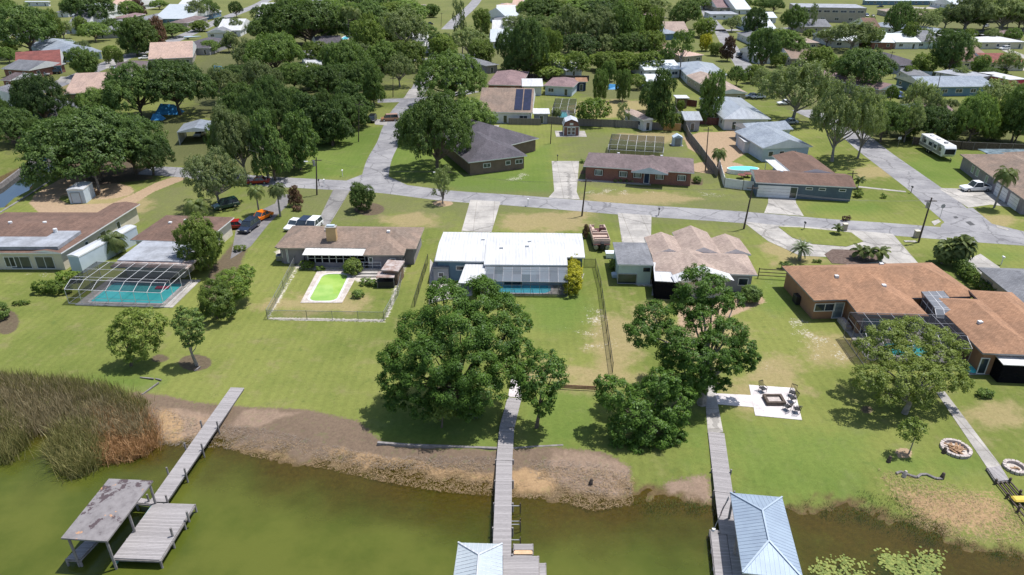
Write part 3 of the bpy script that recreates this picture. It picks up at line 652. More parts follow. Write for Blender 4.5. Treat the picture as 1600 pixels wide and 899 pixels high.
def wing_frame(org, fl, fr, z, depth, kind='flat', pitch=0, cap=60):
    A = G(*fl, z); B = G(*fr, z)
    u = (B-A).normalized(); v = Vector((-u.y, u.x, 0)); w = (B-A).length
    if depth < 0:
        mid = (A+B)/2; depth = (G(800, -depth, z).y-mid.y)/max(v.y, .2)
    T = Matrix(((u.x, v.x, 0, A.x-org.x),(u.y, v.y, 0, A.y-org.y),(0,0,1,0),(0,0,0,1)))
    return T, w, depth
def house(label, wings, wallm='beige', trim='white_trim', name='house', cat='house', side=None, auto=True, group='houses of the neighbourhood', detail=1):
    """wing: (fl, fr, depth or -row, z eave, kind, pitch, roofmat, opts)"""
    org = G(*wings[0][0], 0); root = thing(name, label, cat, org, group=group)
    for i, wg in enumerate(wings):
        fl, fr, dep, z, kind, pitch, rm = wg[:7]; op = wg[7] if len(wg) > 7 else {}
        z = z+i*.012; T, w, d = wing_frame(org, fl, fr, z, dep, kind, pitch, op.get('cap', 60))
        w = max(w, 1.5); d = max(d, 1.5)
        mb = MB(); roof_geo(mb, w, d, z, kind, pitch, op.get('th', .18), T)
        ro = mb.build('roof', [rm, op.get('trim', trim)], root)
        # local shingle/metal direction: keep texture aligned with the wing
        oh = op.get('oh', .5); wm_ = op.get('wall', wallm); zt = z-op.get('th', .18)-.005
        if wm_:
            mb = MB(); P = [(oh,oh),(w-oh,oh),(w-oh,d-oh),(oh,d-oh)]
            mb.box(oh,oh,-.05,w-oh,d-oh,zt,0,T)
            wo_ = mb.build('wall', wm_, root)
            for e in op.get('win', []):
                k, s, ww, wh, zc = e[:5]; sd_ = e[5] if len(e) > 5 else 'F'
                fm = e[6] if len(e) > 6 else ('white_trim'); pm = e[7] if len(e) > 7 else 'glass'
                L_ = w if sd_ == 'F' else d
                window(root, org, T, s*L_ if s <= 1 else s, sd_, w, d, zc, ww, wh, k, fm, pm, oh)
            if 'win' not in op and auto:
                n = max(1, int(w/4.2)); dn = hr.randrange(n)
                for q in range(n):
                    s = w*(q+.5)/n
                    if q == dn and i == 0: window(root, org, T, s, 'F', w, d, 1.05, 1.0, 2.0, 'door', trim, 'glass', oh)
                    else: window(root, org, T, s, 'F', w, d, 1.5, hr.choice((1.2,1.7,2.1)), 1.15, 'window', trim, 'glass', oh)
                cx = (fl[0]+fr[0])/2; sd_ = 'L' if cx > 800 else 'R'
                for q in range(max(1, int(d/5))): window(root, org, T, d*(q+.5)/max(1, int(d/5)), sd_, w, d, 1.5, 1.2, 1.1, 'window', trim, 'glass', oh)
        for e in op.get('vents', []):
            s, tt = e; mb = MB(); p = T @ Vector((s*w, tt*d, z))
            hz = z+pitch*min(min(s*w, (1-s)*w) if kind in ('hip', 'gy') else 1e9, min(tt*d, (1-tt)*d) if kind in ('hip', 'gx') else 1e9)
            mb.box(p.x-.22, p.y-.22, hz-.2, p.x+.22, p.y+.22, hz+.22); mb.build('vent', 'frame_white', root)
    return root
def posts(root, pts, z0, z1, r=.07, mat='frame_white', name='post', cap=60):
    for p in pts[:cap]:
        mb = MB(); mb.bar((p[0], p[1], z0), (p[0], p[1], z1), r, 0, 4); mb.build(name, mat, root)
def loc(root, P): return Vector((P[0]-root.location.x, P[1]-root.location.y, P[2] if len(P) > 2 else 0))
# ---- tan roofed house with chimney
h = house('long tan hip roofed house with yellow brick chimney behind the green pool', [
 ((429,386),(650,389),-354,2.7,'hip',.36,'sh_tan',{'wall':'wall_lilac','win':[('window',.06,1.0,1.2,1.4)],'vents':[(.33,.42),(.78,.4)]}),
 ((567,399),(631,399),-362,2.68,'hip',.36,'sh_tan',{'wall':'wall_lilac','win':[('window',.16,.6,.9,1.7),('window',.7,.8,1.0,1.5)]}),
 ((432,387.5),(476,388),6,2.66,'hip',.3,'sh_tan',{'wall':'wall_lilac','win':[('window',.3,.25,2.2,1.3)]})], trim='beige')
T, w_, d_ = wing_frame(h.location, (472,398.5), (570,399.5), 2.35, 4.2)
mb = MB(); roof_geo(mb, w_, d_, 2.35, 'shed', .13, .08, T); mb.build('awning_roof', ['mt_awning','white_trim'], h)
mb = MB(); mb.box(.3,1.1,0,w_-.3,1.2,.7,0,T)
for k in range(9): x = .3+(w_-.7)*k/8; mb.box(x,1.08,.7,x+.1,1.2,2.28,1,T)
mb.box(.3,1.08,1.3,w_-.3,1.13,1.36,1,T); mb.box(.45,1.16,.7,w_-.45,1.19,2.25,2,T)
mb.build('porch_screen_wall', ['wall_lilac','frame_white','porch_screen'], h)
c0 = loc(h, G(520,381,2.7)); mb = MB(); mb.box(c0.x-.75,c0.y-.2,1.6,c0.x+.65,c0.y+.6,5.2); ch = mb.build('chimney', 'brick_tan', h)
mb = MB(); mb.box(c0.x-.85,c0.y-.3,5.2,c0.x+.75,c0.y+.7,5.3); mb.box(c0.x-.6,c0.y-.05,5.3,c0.x+.5,c0.y+.45,5.5,1); mb.build('chimney_cap', ['concrete','wall_lightblue'], ch)
# ---- white metal roofed house
h = house('house with a wide white metal roof and teal walls', [
 ((679,407.5),(758,408.5),-363,3.2,'gx',.09,'mt_white',{'wall':'wall_blue','win':[('window',.5,1.2,.7,2.0),('garage_door',.82,2.0,2.1,1.05)],'oh':.35,'vents':[(.9,.65)]}),
 ((756,413.5),(887,414.5),-364,3.22,'gx',.10,'mt_white',{'wall':'wall_lightblue','oh':.35,'win':[('door',.35,2.6,2.1,1.08),('window',.1,1.4,1.2,1.5),('window',.72,2.2,1.2,1.5)],'vents':[(.2,.4),(.52,.45),(.55,.62)]}),
 ((884,402),(914,402.5),-365,3.2,'gx',.08,'mt_white',{'wall':'wall_blue','oh':.3,'win':[('window',.5,1.2,1.0,1.6)]})], wallm='wall_blue')
mb = MB(); T, w_, d_ = wing_frame(h.location, (716,442), (753,444), 2.5, 5.4); roof_geo(mb, w_, d_, 2.5, 'shed', .05, .12, T); mb.build('carport_roof', ['mt_white','white_trim'], h)
posts(h, [tuple((T @ Vector(p))[:2]) for p in ((.2,.2,0),(w_-.2,.2,0))], 0, 2.4)
s = house('small grey slatted shed beside the white awning', [((676,418),(701,418),2.6,2.3,'shed',.06,'sh_grey',{'wall':'wall_grey','oh':.06,'win':[('window',.5,.8,.7,1.2)]})], name='shed', cat='shed', group=None)
# ---- pink-tan cross gabled house
h = house('pinkish tan cross gabled house with grey roofed garage end', [
 ((1024,424),(1184,430),-394,2.8,'hip',.34,'sh_pink',{'wall':'wall_grey','win':[('door',.32,2.4,2.0,1.05),('window',.6,1.8,1.1,1.5),('window',.88,1.3,1.1,1.5)]}),
 ((1018,398),(1072,398),-371,2.79,'gy',.36,'sh_pink',{'wall':'beige'}), ((1069,398),(1128,398),-363,2.9,'gy',.42,'sh_pink',{'wall':'beige'}), ((1124,398),(1174,398),-373,2.79,'gy',.36,'sh_pink',{'wall':'beige'}),
 ((965,413),(1022,414),-379,3.0,'hip',.12,'sh_grey',{'wall':'wall_mint','oh':.25,'win':[('window',.82,.9,.55,2.2,'F','frame_black'),('door',.3,2.6,1.5,.8,'F','wall_grey')]}),
 ((1058,440),(1142,437),-400,2.75,'gy',.34,'sh_pink',{'wall':'cream','trim':'white_trim','win':[('window',.8,2,1.2,1.5)]})], wallm='wall_grey', auto=False)
mb = MB(); T, w_, d_ = wing_frame(h.location, (1023,439), (1058,441), 2.6, 5); roof_geo(mb, w_, d_, 2.6, 'shed', .06, .1, T); mb.build('awning_roof', ['mt_white','white_trim'], h)
mb = MB(); mb.box(.1,.1,0,w_-.1,.12,2.5,0,T); mb.box(.1,.1,0,.12,d_,2.5,0,T); mb.build('porch_screen', 'porch_screen', h)
# white barge trim of the wide gable
T, w_, d_ = wing_frame(h.location, (1056,441), (1144,438), 2.72, 1)
mb = MB(); rz = 2.78+.34*w_/2
mb.add([T@Vector(p) for p in ((-.2,-.25,2.75),(w_/2,-.25,rz+.1),(w_+.2,-.25,2.75),(w_+.2,1.6,2.86),(w_/2,1.6,rz+.2),(-.2,1.6,2.86))], [(0,1,4,5),(1,2,3,4)])
mb.build('gable_trim', 'mt_white', h)
# ---- brown-orange roofed large house
h = house('largest house with orange brown shingle roof and screened courtyard', [
 ((1272,469.5),(1530,463),-413,2.9,'hip',.40,'sh_orange',{'wall':'stucco_orange','oh':.55,'win':[('window',.09,2.6,1.1,1.6),('door',.175,1.3,2.2,1.12,'F','white_trim','glass_light'),('window',.8,1.2,1.2,1.5)],'vents':[(.2,.35),(.6,.8)]}),
 ((1341,491),(1452,494.5),-425,2.92,'hip',.40,'sh_orange',{'wall':'stucco_orange','oh':.5,'win':[('door',.3,3,2.1,1.1,'F','frame_white'),('door',.7,3,2.1,1.1,'F','frame_white')],'vents':[(.55,.4)]}),
 ((1536,552),(1640,556),-466,2.9,'hip',.42,'sh_orange',{'wall':'stucco_orange','oh':.5,'win':[('door',.12,.9,2.0,1.05)],'vents':[(.3,.4)]}),
 ((1590,530),(1668,535),-455,3.3,'hip',.34,'sh_orange',{'wall':'stucco_orange'})], auto=False, trim='frame_grey')
mb = MB(); T, w_, d_ = wing_frame(h.location, (1568,570), (1640,573), 2.3, 3.4); roof_geo(mb, w_, d_, 2.3, 'shed', .08, .08, T); mb.build('awning_roof', ['mt_awning','white_trim'], h)
mb = MB(); mb.box(.1,.1,0,w_-.1,.12,2.2,0,T); mb.box(.1,.1,0,.12,d_,2.2,0,T); mb.build('porch_screen', 'porch_screen', h)
mb = MB(); T, w_, d_ = wing_frame(h.location, (1462,478), (1478,480), 2.9, 6); roof_geo(mb, w_, d_, 2.75, 'flat', 0, .1, T); mb.build('patio_roof', ['mt_grey','white_trim'], h)
# ---- red brick ranch house
h = house('red brick ranch house with purple roof and pale blue entrance gable', [
 ((911,259.5),(1085,270.5),-243,2.8,'hip',.30,'sh_purple',{'wall':'brick','oh':.5,'win':[e for x in (.145,.37,.62-.12,.70,.895) for e in (('window',x,1.5,1.15,1.55,'F','white_trim','glass_light'),('shutter',x-.033,.4,1.2,1.55),('shutter',x+.033,.4,1.2,1.55))]+[('door',.585,1.1,2.1,1.05,'F','white_trim','wall_navy')],'vents':[(.3,.6),(.7,.65)]}),
 ((986,268.5),(1044,272.5),-250,2.82,'gy',.30,'sh_purple',{'wall':None,'trim':'wall_lightblue'})], trim='white_trim', auto=False)
# ---- dark purple roofed house
h = house('dark purple hip roofed house right of the big leaning oak', [
 ((732,254),(824,243),-212,2.8,'hip',.38,'sh_dark',{'wall':'wall_brown','win':[('window',.32,1.6,.9,1.6),('window',.68,1.1,.9,1.6),('window',.87,1.6,.9,1.6)]}),
 ((760,236),(842,216),-196,2.85,'hip',.38,'sh_dark',{'wall':'wall_brown','win':[]}),
 ((735,238),(790,232),-203,2.82,'hip',.36,'sh_dark',{'wall':'wall_brown','win':[]})], auto=False)
# ---- low red-brown roofed house with garage
h = house('low reddish brown roofed house with white garage door and slate walls', [
 ((1181,285),(1338,293),-268,2.8,'gx',.22,'sh_rust',{'wall':'wall_slate','oh':.4,'win':[('garage_door',.20,5.6,2.2,1.1),('door',.40,1.3,2.1,1.08),('window',.55,1.2,.5,2.0),('window',.68,1.2,.5,2.0),('window',.88,1.2,.5,2.0)],'vents':[(.3,.6)]}),
 ((1240,272),(1307,272),-243,2.82,'gy',.24,'sh_rust',{'wall':'wall_white','win':[]})], auto=False)
mb = MB(); T, w_, d_ = wing_frame(h.location, (1217,269), (1246,269), 2.6, -250); roof_geo(mb, w_, d_, 2.6, 'flat', 0, .12, T); mb.build('patio_roof', ['mt_white','white_trim'], h)
posts(h, [tuple((T @ Vector(p))[:2]) for p in ((.2,.2,0),(w_-.2,.2,0),(.2,d_-.2,0))], 0, 2.5)
h = house('blue grey roofed house with pale blue walls behind the rust roofed house', [
 ((1192,232),(1270,229),-204,3.0,'gy',.30,'sh_bluegrey',{'wall':'wall_lightblue','win':[('window',.2,1.1,1.1,1.6),('window',.42,1.1,1.1,1.6),('window',.66,1.1,1.1,1.6)]}),
 ((1172,206),(1240,202),-192,3.0,'gx',.28,'sh_bluegrey',{'wall':'wall_lightblue','win':[]})], auto=False)
house('white flat roofed sunroom with a window attached beside the blue grey house', [((1163,222),(1196,222),-212,2.5,'flat',0,'mt_white',{'wall':'wall_white','oh':.3,'win':[('window',.62,1.3,1.1,1.4)]})], name='sunroom', cat='sunroom', group=None)
# ---- right edge brown house, turned to the side street
h = house('long brown roofed house with white garage doors beside the pickup driveway', [
 ((1501,250),(1592,320),-262,2.8,'hip',.36,'sh_tan',{'wall':'wall_lilac','win':[]})], auto=False)
for o_ in list(h.children): bpy.data.objects.remove(o_)
def rot_house(h, A, B, depth, z, kind, pitch, rm, wall, wins, oh=.5, trim='frame_grey'):
    A = G(*A, z); B = G(*B, z); u = (B-A).normalized(); v = Vector((-u.y, u.x, 0)); w = (B-A).length
    T = Matrix(((u.x, v.x, 0, A.x-h.location.x),(u.y, v.y, 0, A.y-h.location.y),(0,0,1,0),(0,0,0,1)))
    mb = MB(); roof_geo(mb, w, depth, z, kind, pitch, .18, T); mb.build('roof', [rm, trim], h)
    mb = MB(); mb.box(oh,oh,-.05,w-oh,depth-oh,z-.19,0,T); mb.build('wall', wall, h)
    for k, s_, ww, wh, zc in wins: window(h, None, T, s_*w, 'F', w, depth, zc, ww, wh, k, 'white_trim', 'glass_light', oh)
    return T, w
rot_house(h, (1500,241), (1600,312), 12.5, 2.8, 'hip', .34, 'sh_tan', 'wall_lilac', [('window',.22,1.2,1.4,1.5),('window',.3,1.2,1.4,1.5),('window',.45,1.0,1.4,1.5),('garage_door',.68,4.6,2.2,1.1),('garage_door',.86,3.2,2.2,1.1)])
rot_house(h, (1540,240), (1600,262), 11, 2.9, 'hip', .34, 'sh_tan', 'wall_lilac', [])
mb = MB(); p = loc(h, G(1582,246,2.8)); mb.box(p.x-5,p.y-2,3.4,p.x+5,p.y+3.5,3.5); mb.build('roof_panel', 'glass_light', h)
house('dark grey roofed house at the right edge behind the long hedge', [((1600,477),(1690,480),-419,2.8,'hip',.34,'sh_grey',{'wall':'beige'})], trim='frame_grey')
# ---- left brown house
h = house('brown roofed house with a grey flat roof section at the left edge', [
 ((-110,395),(94,395.5),-332,2.8,'hip',.16,'sh_rust',{'wall':'cream','win':[('window',.57,1.5,1.6,1.2),('window',.65,3,1.9,1.1,'F','frame_white'),('window',.84,2.6,1.9,1.1,'F','frame_white'),('door',.4,1.2,2.0,1.05)]}),
 ((46,394),(95,395.6),-318,2.83,'gy',.14,'sh_rust',{'wall':'cream','win':[('window',.3,.8,1.1,1.5,'R'),('window',.5,1.4,1.1,1.5,'R'),('door',.7,1,2,1.05,'R')]})], auto=False, trim='white_trim')
mb = MB(); T, w_, d_ = wing_frame(h.location, (-80,387), (90,387), 3.35, -362); mb.box(0,0,3.0,w_,d_,3.47,0,T); mb.build('flat_roof', 'roof_flat', h)
for px_, py_ in ((16,348),(70,348),(86,359)):
    p = loc(h, G(px_,py_,3.9)); mb = MB(); mb.bar((p.x,p.y,3.0),(p.x,p.y,4.05),.28,0,8); mb.build('vent', 'frame_white', h)
# small trees lean-to: clutter on the porch is left to the objects section
house('brown hip roofed house behind the screened teal pool', [
 ((203,375),(318,379),-338,2.8,'hip',.24,'sh_rust',{'wall':'cream','win':[('window',.5,1.4,1.2,1.5,'R')],'vents':[(.35,.45),(.55,.5),(.75,.4)]}),
 ((183,407),(285,409),-377,2.7,'flat',0,'roof_flat',{'wall':'cream','win':[]}),
 ((172,417),(292,420),-404,2.5,'flat',0,'roof_worn',{'wall':None})], auto=False)
c = house('long white metal storage container beside the brown house', [((104,399),(122,401),11.5,2.6,'gy',.16,'mt_shed',{'wall':'wall_lightblue','oh':.04,'trim':'white_trim','win':[]})], name='storage_container', cat='container', group=None, auto=False)
c = house('small white shed with black corner trim on the sandy loop', [((103,297),(129,296),-285,2.6,'gy',.12,'mt_shed',{'wall':'wall_lightblue','oh':.05,'win':[('door',.45,1.6,2.0,1.05,'F','frame_grey','wall_lightblue')]})], name='shed', cat='shed', group=None, auto=False)
# carport
def carport(label, fl, fr, row, z, pitch, rm, legs='frame_white', walls=True):
    h = thing('carport', label, 'carport', G(*fl, 0)); T, w, d = wing_frame(h.location, fl, fr, z, -row)
    mb = MB(); roof_geo(mb, w, d, z, 'gy', pitch, .1, T); mb.build('roof', [rm, 'white_trim'], h)
    mb = MB()
    if walls: mb.box(.05,.05,0,.1,d-.1,z-.12,0,T); mb.box(w-.1,.05,0,w-.05,d-.1,z-.12,0,T); mb.build('side_wall', 'mt_shed', h)
    for k in range(4):
        for x in (.15, w-.2):
            p = T @ Vector((x, .15+(d-.4)*k/3, 0)); m2_ = MB(); m2_.bar((p.x,p.y,0),(p.x,p.y,z-.1),.05); m2_.build('post', legs, h)
    return h
carport('white open metal carport on the lawn beyond the large shade oak', (276,207), (333,204), 192, 2.9, .22, 'mt_grey')
# canal boat house
h = thing('boathouse', 'tan roofed boathouse over the canal behind the sandy loop', 'boathouse', G(52,247,0)); T, w_, d_ = wing_frame(h.location, (50,245), (66,246), 2.9, 9)
mb = MB(); roof_geo(mb, w_+1.2, d_, 2.9, 'gy', .12, .12, T); mb.build('roof', ['sh_pink','beige'], h)
mb = MB(); mb.box(.3,.3,2.1,w_+.6,.4,2.8,0,T); mb.build('wall', 'tarp_blue', h)
for x in (.2, w_+.6):
    for y in (.3, 4.5, 8.6): p = T @ Vector((x,y,0)); m2_ = MB(); m2_.bar((p.x,p.y,-1.3),(p.x,p.y,2.8),.1); m2_.build('post', 'timber', h)
p = T @ Vector((w_/2,4,0)); mb = MB(); mb.prism([(p.x-.9,p.y-3),(p.x+.9,p.y-3),(p.x+.9,p.y+2),(p.x,p.y+3.4),(p.x-.9,p.y+2)], -.7, .1); b_ = mb.build('fishing_boat', 'white_plastic', None, Vector(h.location)); tag(b_, 'white boat moored under the tan boathouse on the canal', 'boat')
# barn shed with gambrel roof
p0 = G(892,211,0); h = thing('barn_shed', 'red barn shaped shed with white double doors and gambrel metal roof', 'shed', p0); s_ = 1.0
mb = MB(); mb.box(-3.6,-1.8,-.02,3.6,3.6,.05); mb.build('slab', 'concrete', h)
prof = [(-1.95,2.1),(-1.5,3.2),(0,3.8),(1.5,3.2),(1.95,2.1)]
mb = MB(); V = [(x,-1.0,z) for x, z in prof]+[(x,3.2,z) for x, z in prof]; mb.add(V, [(i,i+1,i+6,i+5) for i in range(4)]); mb.add([(x,y,z+.09) for x,y,z in V], [(i+5,i+6,i+1,i) for i in range(4)]); mb.build('roof', 'mt_shed', h)
pw = [(-1.8,.05),(1.8,.05),(1.8,2.1),(1.42,3.1),(0,3.7),(-1.42,3.1),(-1.8,2.1)]
mb = MB(); mb.add([(x,-.8,z) for x,z in pw]+[(x,3.0,z) for x,z in pw], [tuple(range(7)), tuple(range(13,6,-1))]+[((i+1)%7,i,i+7,(i+1)%7+7) for i in range(7)]); mb.build('wall', 'brick', h)
mb = MB(); mb.box(-1.88,-.86,2.05,1.88,-.8,2.2); mb.box(-1.88,-.86,.05,-1.7,-.8,2.1); mb.box(1.7,-.86,.05,1.88,-.8,2.1); mb.build('trim', 'white_trim', h)
for x in (-.95, .05):
    mb = MB()
    for a in ((x,.15,x+.9,.3),(x,1.9,x+.9,2.05),(x,.3,x+.12,1.9),(x+.78,.3,x+.9,1.9),(x+.12,1.05,x+.78,1.17)): mb.box(a[0],-.9,a[1],a[2],-.82,a[3])
    dd = mb.build('door', 'white_trim', h); mb = MB(); mb.box(x+.12,-.85,.3,x+.78,-.815,1.9); mb.build('door_panel', 'wall_brown', dd)
mb = MB(); mb.box(-.4,-.86,2.5,.4,-.8,3.0); mb.build('loft_window', 'white_trim', h)
# arched small shed
p0 = G(1058,228,0); h = thing('garden_shed', 'tiny grey plastic shed with pale frame on small slab', 'shed', p0)
mb = MB(); mb.box(-1.3,-.6,-.02,1.3,1.7,.06); mb.build('slab', 'concrete', h)
mb = MB(); mb.prism([(-1,-.3),(1,-.3),(1,1.4),(-1,1.4)], .06, 1.9); mb.add([(-1.1,-.4,1.9),(1.1,-.4,1.9),(1.1,1.5,1.9),(-1.1,1.5,1.9),(0,-.4,2.5),(0,1.5,2.5)], [(0,4,5,3),(4,1,2,5),(0,1,4),(2,3,5)]); mb.build('body', 'wall_lightblue', h)
mb = MB(); mb.box(-.65,-.35,.1,.65,-.3,1.75); mb.build('door', 'frame_grey', h)
# ---- the other houses, from rows: region x1 y1 x2 y2 rear kind roof wall | label
ROWS = '''1 95 428 385 388 350 gx sh_red wall_blue|red roofed house with parked cars at its blue garage
1 5 430 180 452 392 gx sh_grey brick|low grey roofed brick wing joined to the red roofed house
1 330 350 640 292 262 hip sh_bluegrey wall_lightblue|long pale grey roofed house behind the two tone street tree
1 398 588 705 575 478 gx sh_peach wall_brown|peach roofed house left of the giant dark oaks
1 690 475 900 462 388 hip sh_purple wall_white|brown hip roofed house with the boat in front
1 925 372 1205 345 295 gx sh_peach beige|pinkish peach roofed house near the street bend
1 1090 300 1310 300 247 hip sh_dark wall_grey|dark roofed house with white covered boat behind the peach roof
1 1285 205 1430 200 142 gy sh_grey wall_white|white gabled house with a dark porch beside the far street
1 590 205 760 192 133 hip sh_grey wall_grey|grey roofed house with screened porch between two dark trees
1 400 175 530 158 110 gx sh_grey wall_lightblue|small grey roofed house with pale blue shed wall
1 335 78 425 72 35 hip sh_grey wall_white|far grey hip roof behind the large dark tree at left
1 958 118 1190 122 70 gx mt_pale wall_blue|far blue walled house with pale metal roof
1 1520 155 1600 150 112 hip sh_grey wall_white|grey roofed house on the right side of the far street
1 -60 215 42 205 142 hip sh_bluegrey wall_white|pale grey roof cut by the left edge
1 705 115 800 112 88 hip sh_maroon wall_brown|small maroon far roof beside a dark tree
1 850 18 960 22 -10 gx mt_white wall_white|far white roof at the top edge near the street
1 1100 42 1210 40 15 gx mt_white wall_white|far flat white roof behind a pale blue house
1 0 500 60 505 465 gx sh_purple brick|small dark brick garage at the left edge below the red roof
1 440 692 530 662 636 gx sh_grey wall_navy|small grey lean-to roof under the dark trees
1 130 905 240 900 840 gx sh_pink beige|pale roof glimpsed between dark trees by the canal
2 -10 112 150 100 62 gx mt_white wall_white|long white far roof left of the leafy oak
2 -20 150 90 145 112 hip sh_grey wall_grey|grey hip roof below the long white roof
2 300 385 440 370 335 gx mt_white wall_lightblue|white roofed house behind the left oak cluster
2 300 430 405 425 388 gx mt_white wall_grey|white patio roof half hidden between two oaks
2 390 298 560 280 250 gx sh_dark wall_white|dark roofed house beside the small white walled pool
2 600 190 680 180 135 hip sh_dark wall_white|dark hip roof peeking behind the tall dark tree band
2 990 290 1090 285 235 gx mt_white wall_white|white house glimpsed left of the sparse tall tree
2 980 30 1060 42 0 hip sh_pink wall_white|pink far roof at the top beside a dark tree
2 1460 262 1610 262 212 gx mt_pale wall_white|nearest of the row of pale gables left of the wood
2 1472 212 1615 212 160 gx mt_white wall_white|second pale gable of the row counted from the near end
2 1480 158 1620 158 106 hip sh_grey wall_grey|grey gable in the middle of the row of pale roofs
2 1500 104 1625 104 66 gx mt_white wall_white|white gable above the grey one in the row
2 1505 62 1630 62 30 hip sh_peach wall_white|peach gable near the far end of the row
2 1530 24 1640 24 -8 gx sh_grey wall_white|farthest grey gable of the row at the top edge
2 1437 412 1520 395 340 hip sh_grey wall_lilac|small grey hip roof left of the maroon house
2 1440 530 1660 535 447 hip sh_maroon brick|maroon hip roofed house with a dark porch
3 62 540 196 540 506 shed mt_white wall_white|white roofed screened porch joined to two maroon roofs
3 195 535 384 545 490 hip sh_maroon wall_lightblue|maroon roofed cottage with pale blue curtains
3 398 512 474 512 490 gx sh_orange wall_navy|orange roofed open shed beside the maroon cottage
3 828 440 1062 432 392 gx mt_pale wall_white|long pale metal roof behind the tall pine
3 1090 470 1355 472 395 hip mt_grey wall_white|pale hipped metal roof right of the tall pine
3 1275 585 1475 582 470 gy sh_pink beige|tan gabled house right of the dense oval tree
3 1322 745 1620 745 612 hip mt_grey wall_white|shiny grey metal hip roofed house by the red fence
3 1080 752 1192 752 700 gx mt_grey wall_grey|small grey metal roof behind the red fence
3 1028 615 1112 615 595 flat mt_white wall_brown|tiny white patio roof left of the oval tree
3 902 290 1002 272 225 hip sh_rust beige|small rust hip roof behind the pine crown
3 928 212 1052 208 150 hip sh_bluegrey wall_blue|blue grey roof above the rust roof
3 1080 355 1202 332 292 hip sh_peach beige|peach roof just behind the pine trunk
3 1280 48 1400 46 15 gx sh_maroon beige|far maroon roofed building with white awning at the top
3 1400 60 1500 58 20 gx mt_pale wall_white|far pale metal roof right of the maroon building
3 870 110 962 105 65 hip sh_pink beige|far pinkish roof behind the mossy oaks
3 -10 55 58 60 25 gx sh_peach wall_white|far peach roof touching the centre wood
3 -10 132 85 100 88 gx mt_pale wall_white|pale roof tucked at the left of the centre wood
3 820 752 898 745 690 gy sh_pink wall_white|small brown roofed shed left of the leaning tree
3 335 440 450 425 395 gx mt_white wall_white|white trailer roof among the orchard bushes
3 1500 170 1600 170 130 gx sh_grey wall_lightblue|grey roof right of the grey green tree
3 1240 90 1420 92 72 flat roof_flat wall_white|low flat white canopy beside the far parked car
4 405 100 590 105 80 gx sh_maroon wall_brown|low maroon annex in front of the big tan building
4 190 268 324 268 236 hip sh_pink beige|tan roofed garage right of the green oak
4 212 168 402 168 140 gx sh_grey beige|long grey roof below the big tan building
4 648 265 795 268 215 gx mt_pale brick|pale metal roof over a long red brick wall
4 925 262 1085 260 216 gx sh_grey wall_mint|mint walled house with grey roof behind the mown field
4 1275 265 1620 262 216 flat mt_white cream|long flat white roofed house behind parked cars
4 1235 235 1400 218 190 flat mt_white wall_lightblue|second flat white roof behind the long one
4 1215 385 1375 382 345 gx sh_rust cream|rust roof left part before the long white house
4 1375 392 1625 392 348 gx sh_red cream|long rust red roof with cream walls and white edge
4 728 410 1005 408 342 hip sh_dark stucco_orange|dark grey roofed house with dark wires in front
4 700 562 840 545 462 gy sh_maroon beige|small gabled house with blue car beside it
4 984 545 1432 540 480 gx sh_bluegrey wall_blue|long blue walled house with white window frames
4 1065 745 1222 742 652 gx sh_maroon beige|pinkish roof showing between trees right of centre
4 1512 500 1625 495 452 flat mt_white canvas_pink|white roof with pink wall at the right edge
4 865 98 1102 98 60 hip sh_pink beige|tan hip roof far behind the tall dark tree
4 1060 205 1145 185 152 hip sh_bluegrey wall_mint|small mint roof below the great grey oaks
4 -10 190 62 190 148 gx mt_pale wall_blue|pale blue roof at the left of the green tree
4 -10 112 60 112 92 gx mt_pale wall_white|far pale roof with white edge
4 1180 40 1400 42 12 gx mt_pale wall_white|far pale roof hidden behind the great grey oaks
4 1300 490 1420 470 440 flat roof_flat wall_white|small white carport roof between the rust roof and blue house
4 1480 215 1600 222 196 hip sh_maroon beige|maroon roof under the small palm at the upper right
4 640 205 730 208 150 gx sh_rust brick|rust brick building left of the tall dark tree
4 610 5 1080 8 -22 gx mt_pale wall_blue|far long pale roof along the top edge
3 560 20 700 22 -10 hip sh_grey wall_white|far grey roof behind the centre wood
2 180 5 420 8 -20 gx sh_grey wall_white|far grey roof behind the leafy oak top
1 150 12 300 14 -12 gx mt_pale wall_white|far pale roof beyond the big dark tree
0 20 54 64 53 42 hip sh_grey wall_white|far grey hip roof below the top left corner trees
0 112 24 150 24 14 gx mt_pale wall_white|far pale roof right of the first big dark tree
0 196 34 238 33 23 hip sh_grey beige|far grey roof left of the blue walled house
0 166 12 204 12 3 gx sh_peach wall_white|far peach roof at the top left between dark trees
0 338 48 376 47 37 gx mt_white wall_white|white roof on the inner side of the far street bend
0 262 36 292 36 27 hip sh_purple beige|far purple roof beside the blue walled house
0 1042 52 1078 52 41 gx sh_pink beige|far pinkish roof left of the central far street
0 1176 62 1212 62 51 hip sh_grey wall_white|grey far roof right of the central far street
0 1236 92 1276 92 80 gx sh_tan beige|tan far roof behind the big forked oak
0 1302 64 1346 64 53 gx mt_pale wall_white|pale far roof below the big tan building
0 1182 88 1216 87 77 gx mt_white wall_white|white far roof near the curved driveway
0 1420 118 1456 119 108 hip sh_grey wall_white|small grey roof above the blue walled house
0 1500 84 1540 84 75 gx sh_tan cream|tan roof right of the tall dark tree
0 1400 66 1440 66 57 gx mt_pale wall_white|pale roof just below the first great oak
0 668 76 706 75 64 gx mt_white wall_white|white roof beside the far central street
0 690 118 726 118 106 hip sh_grey wall_white|grey hip roof above the big centre oak
0 1010 128 1046 128 118 gx mt_pale wall_white|pale roof left of the pine foot'''
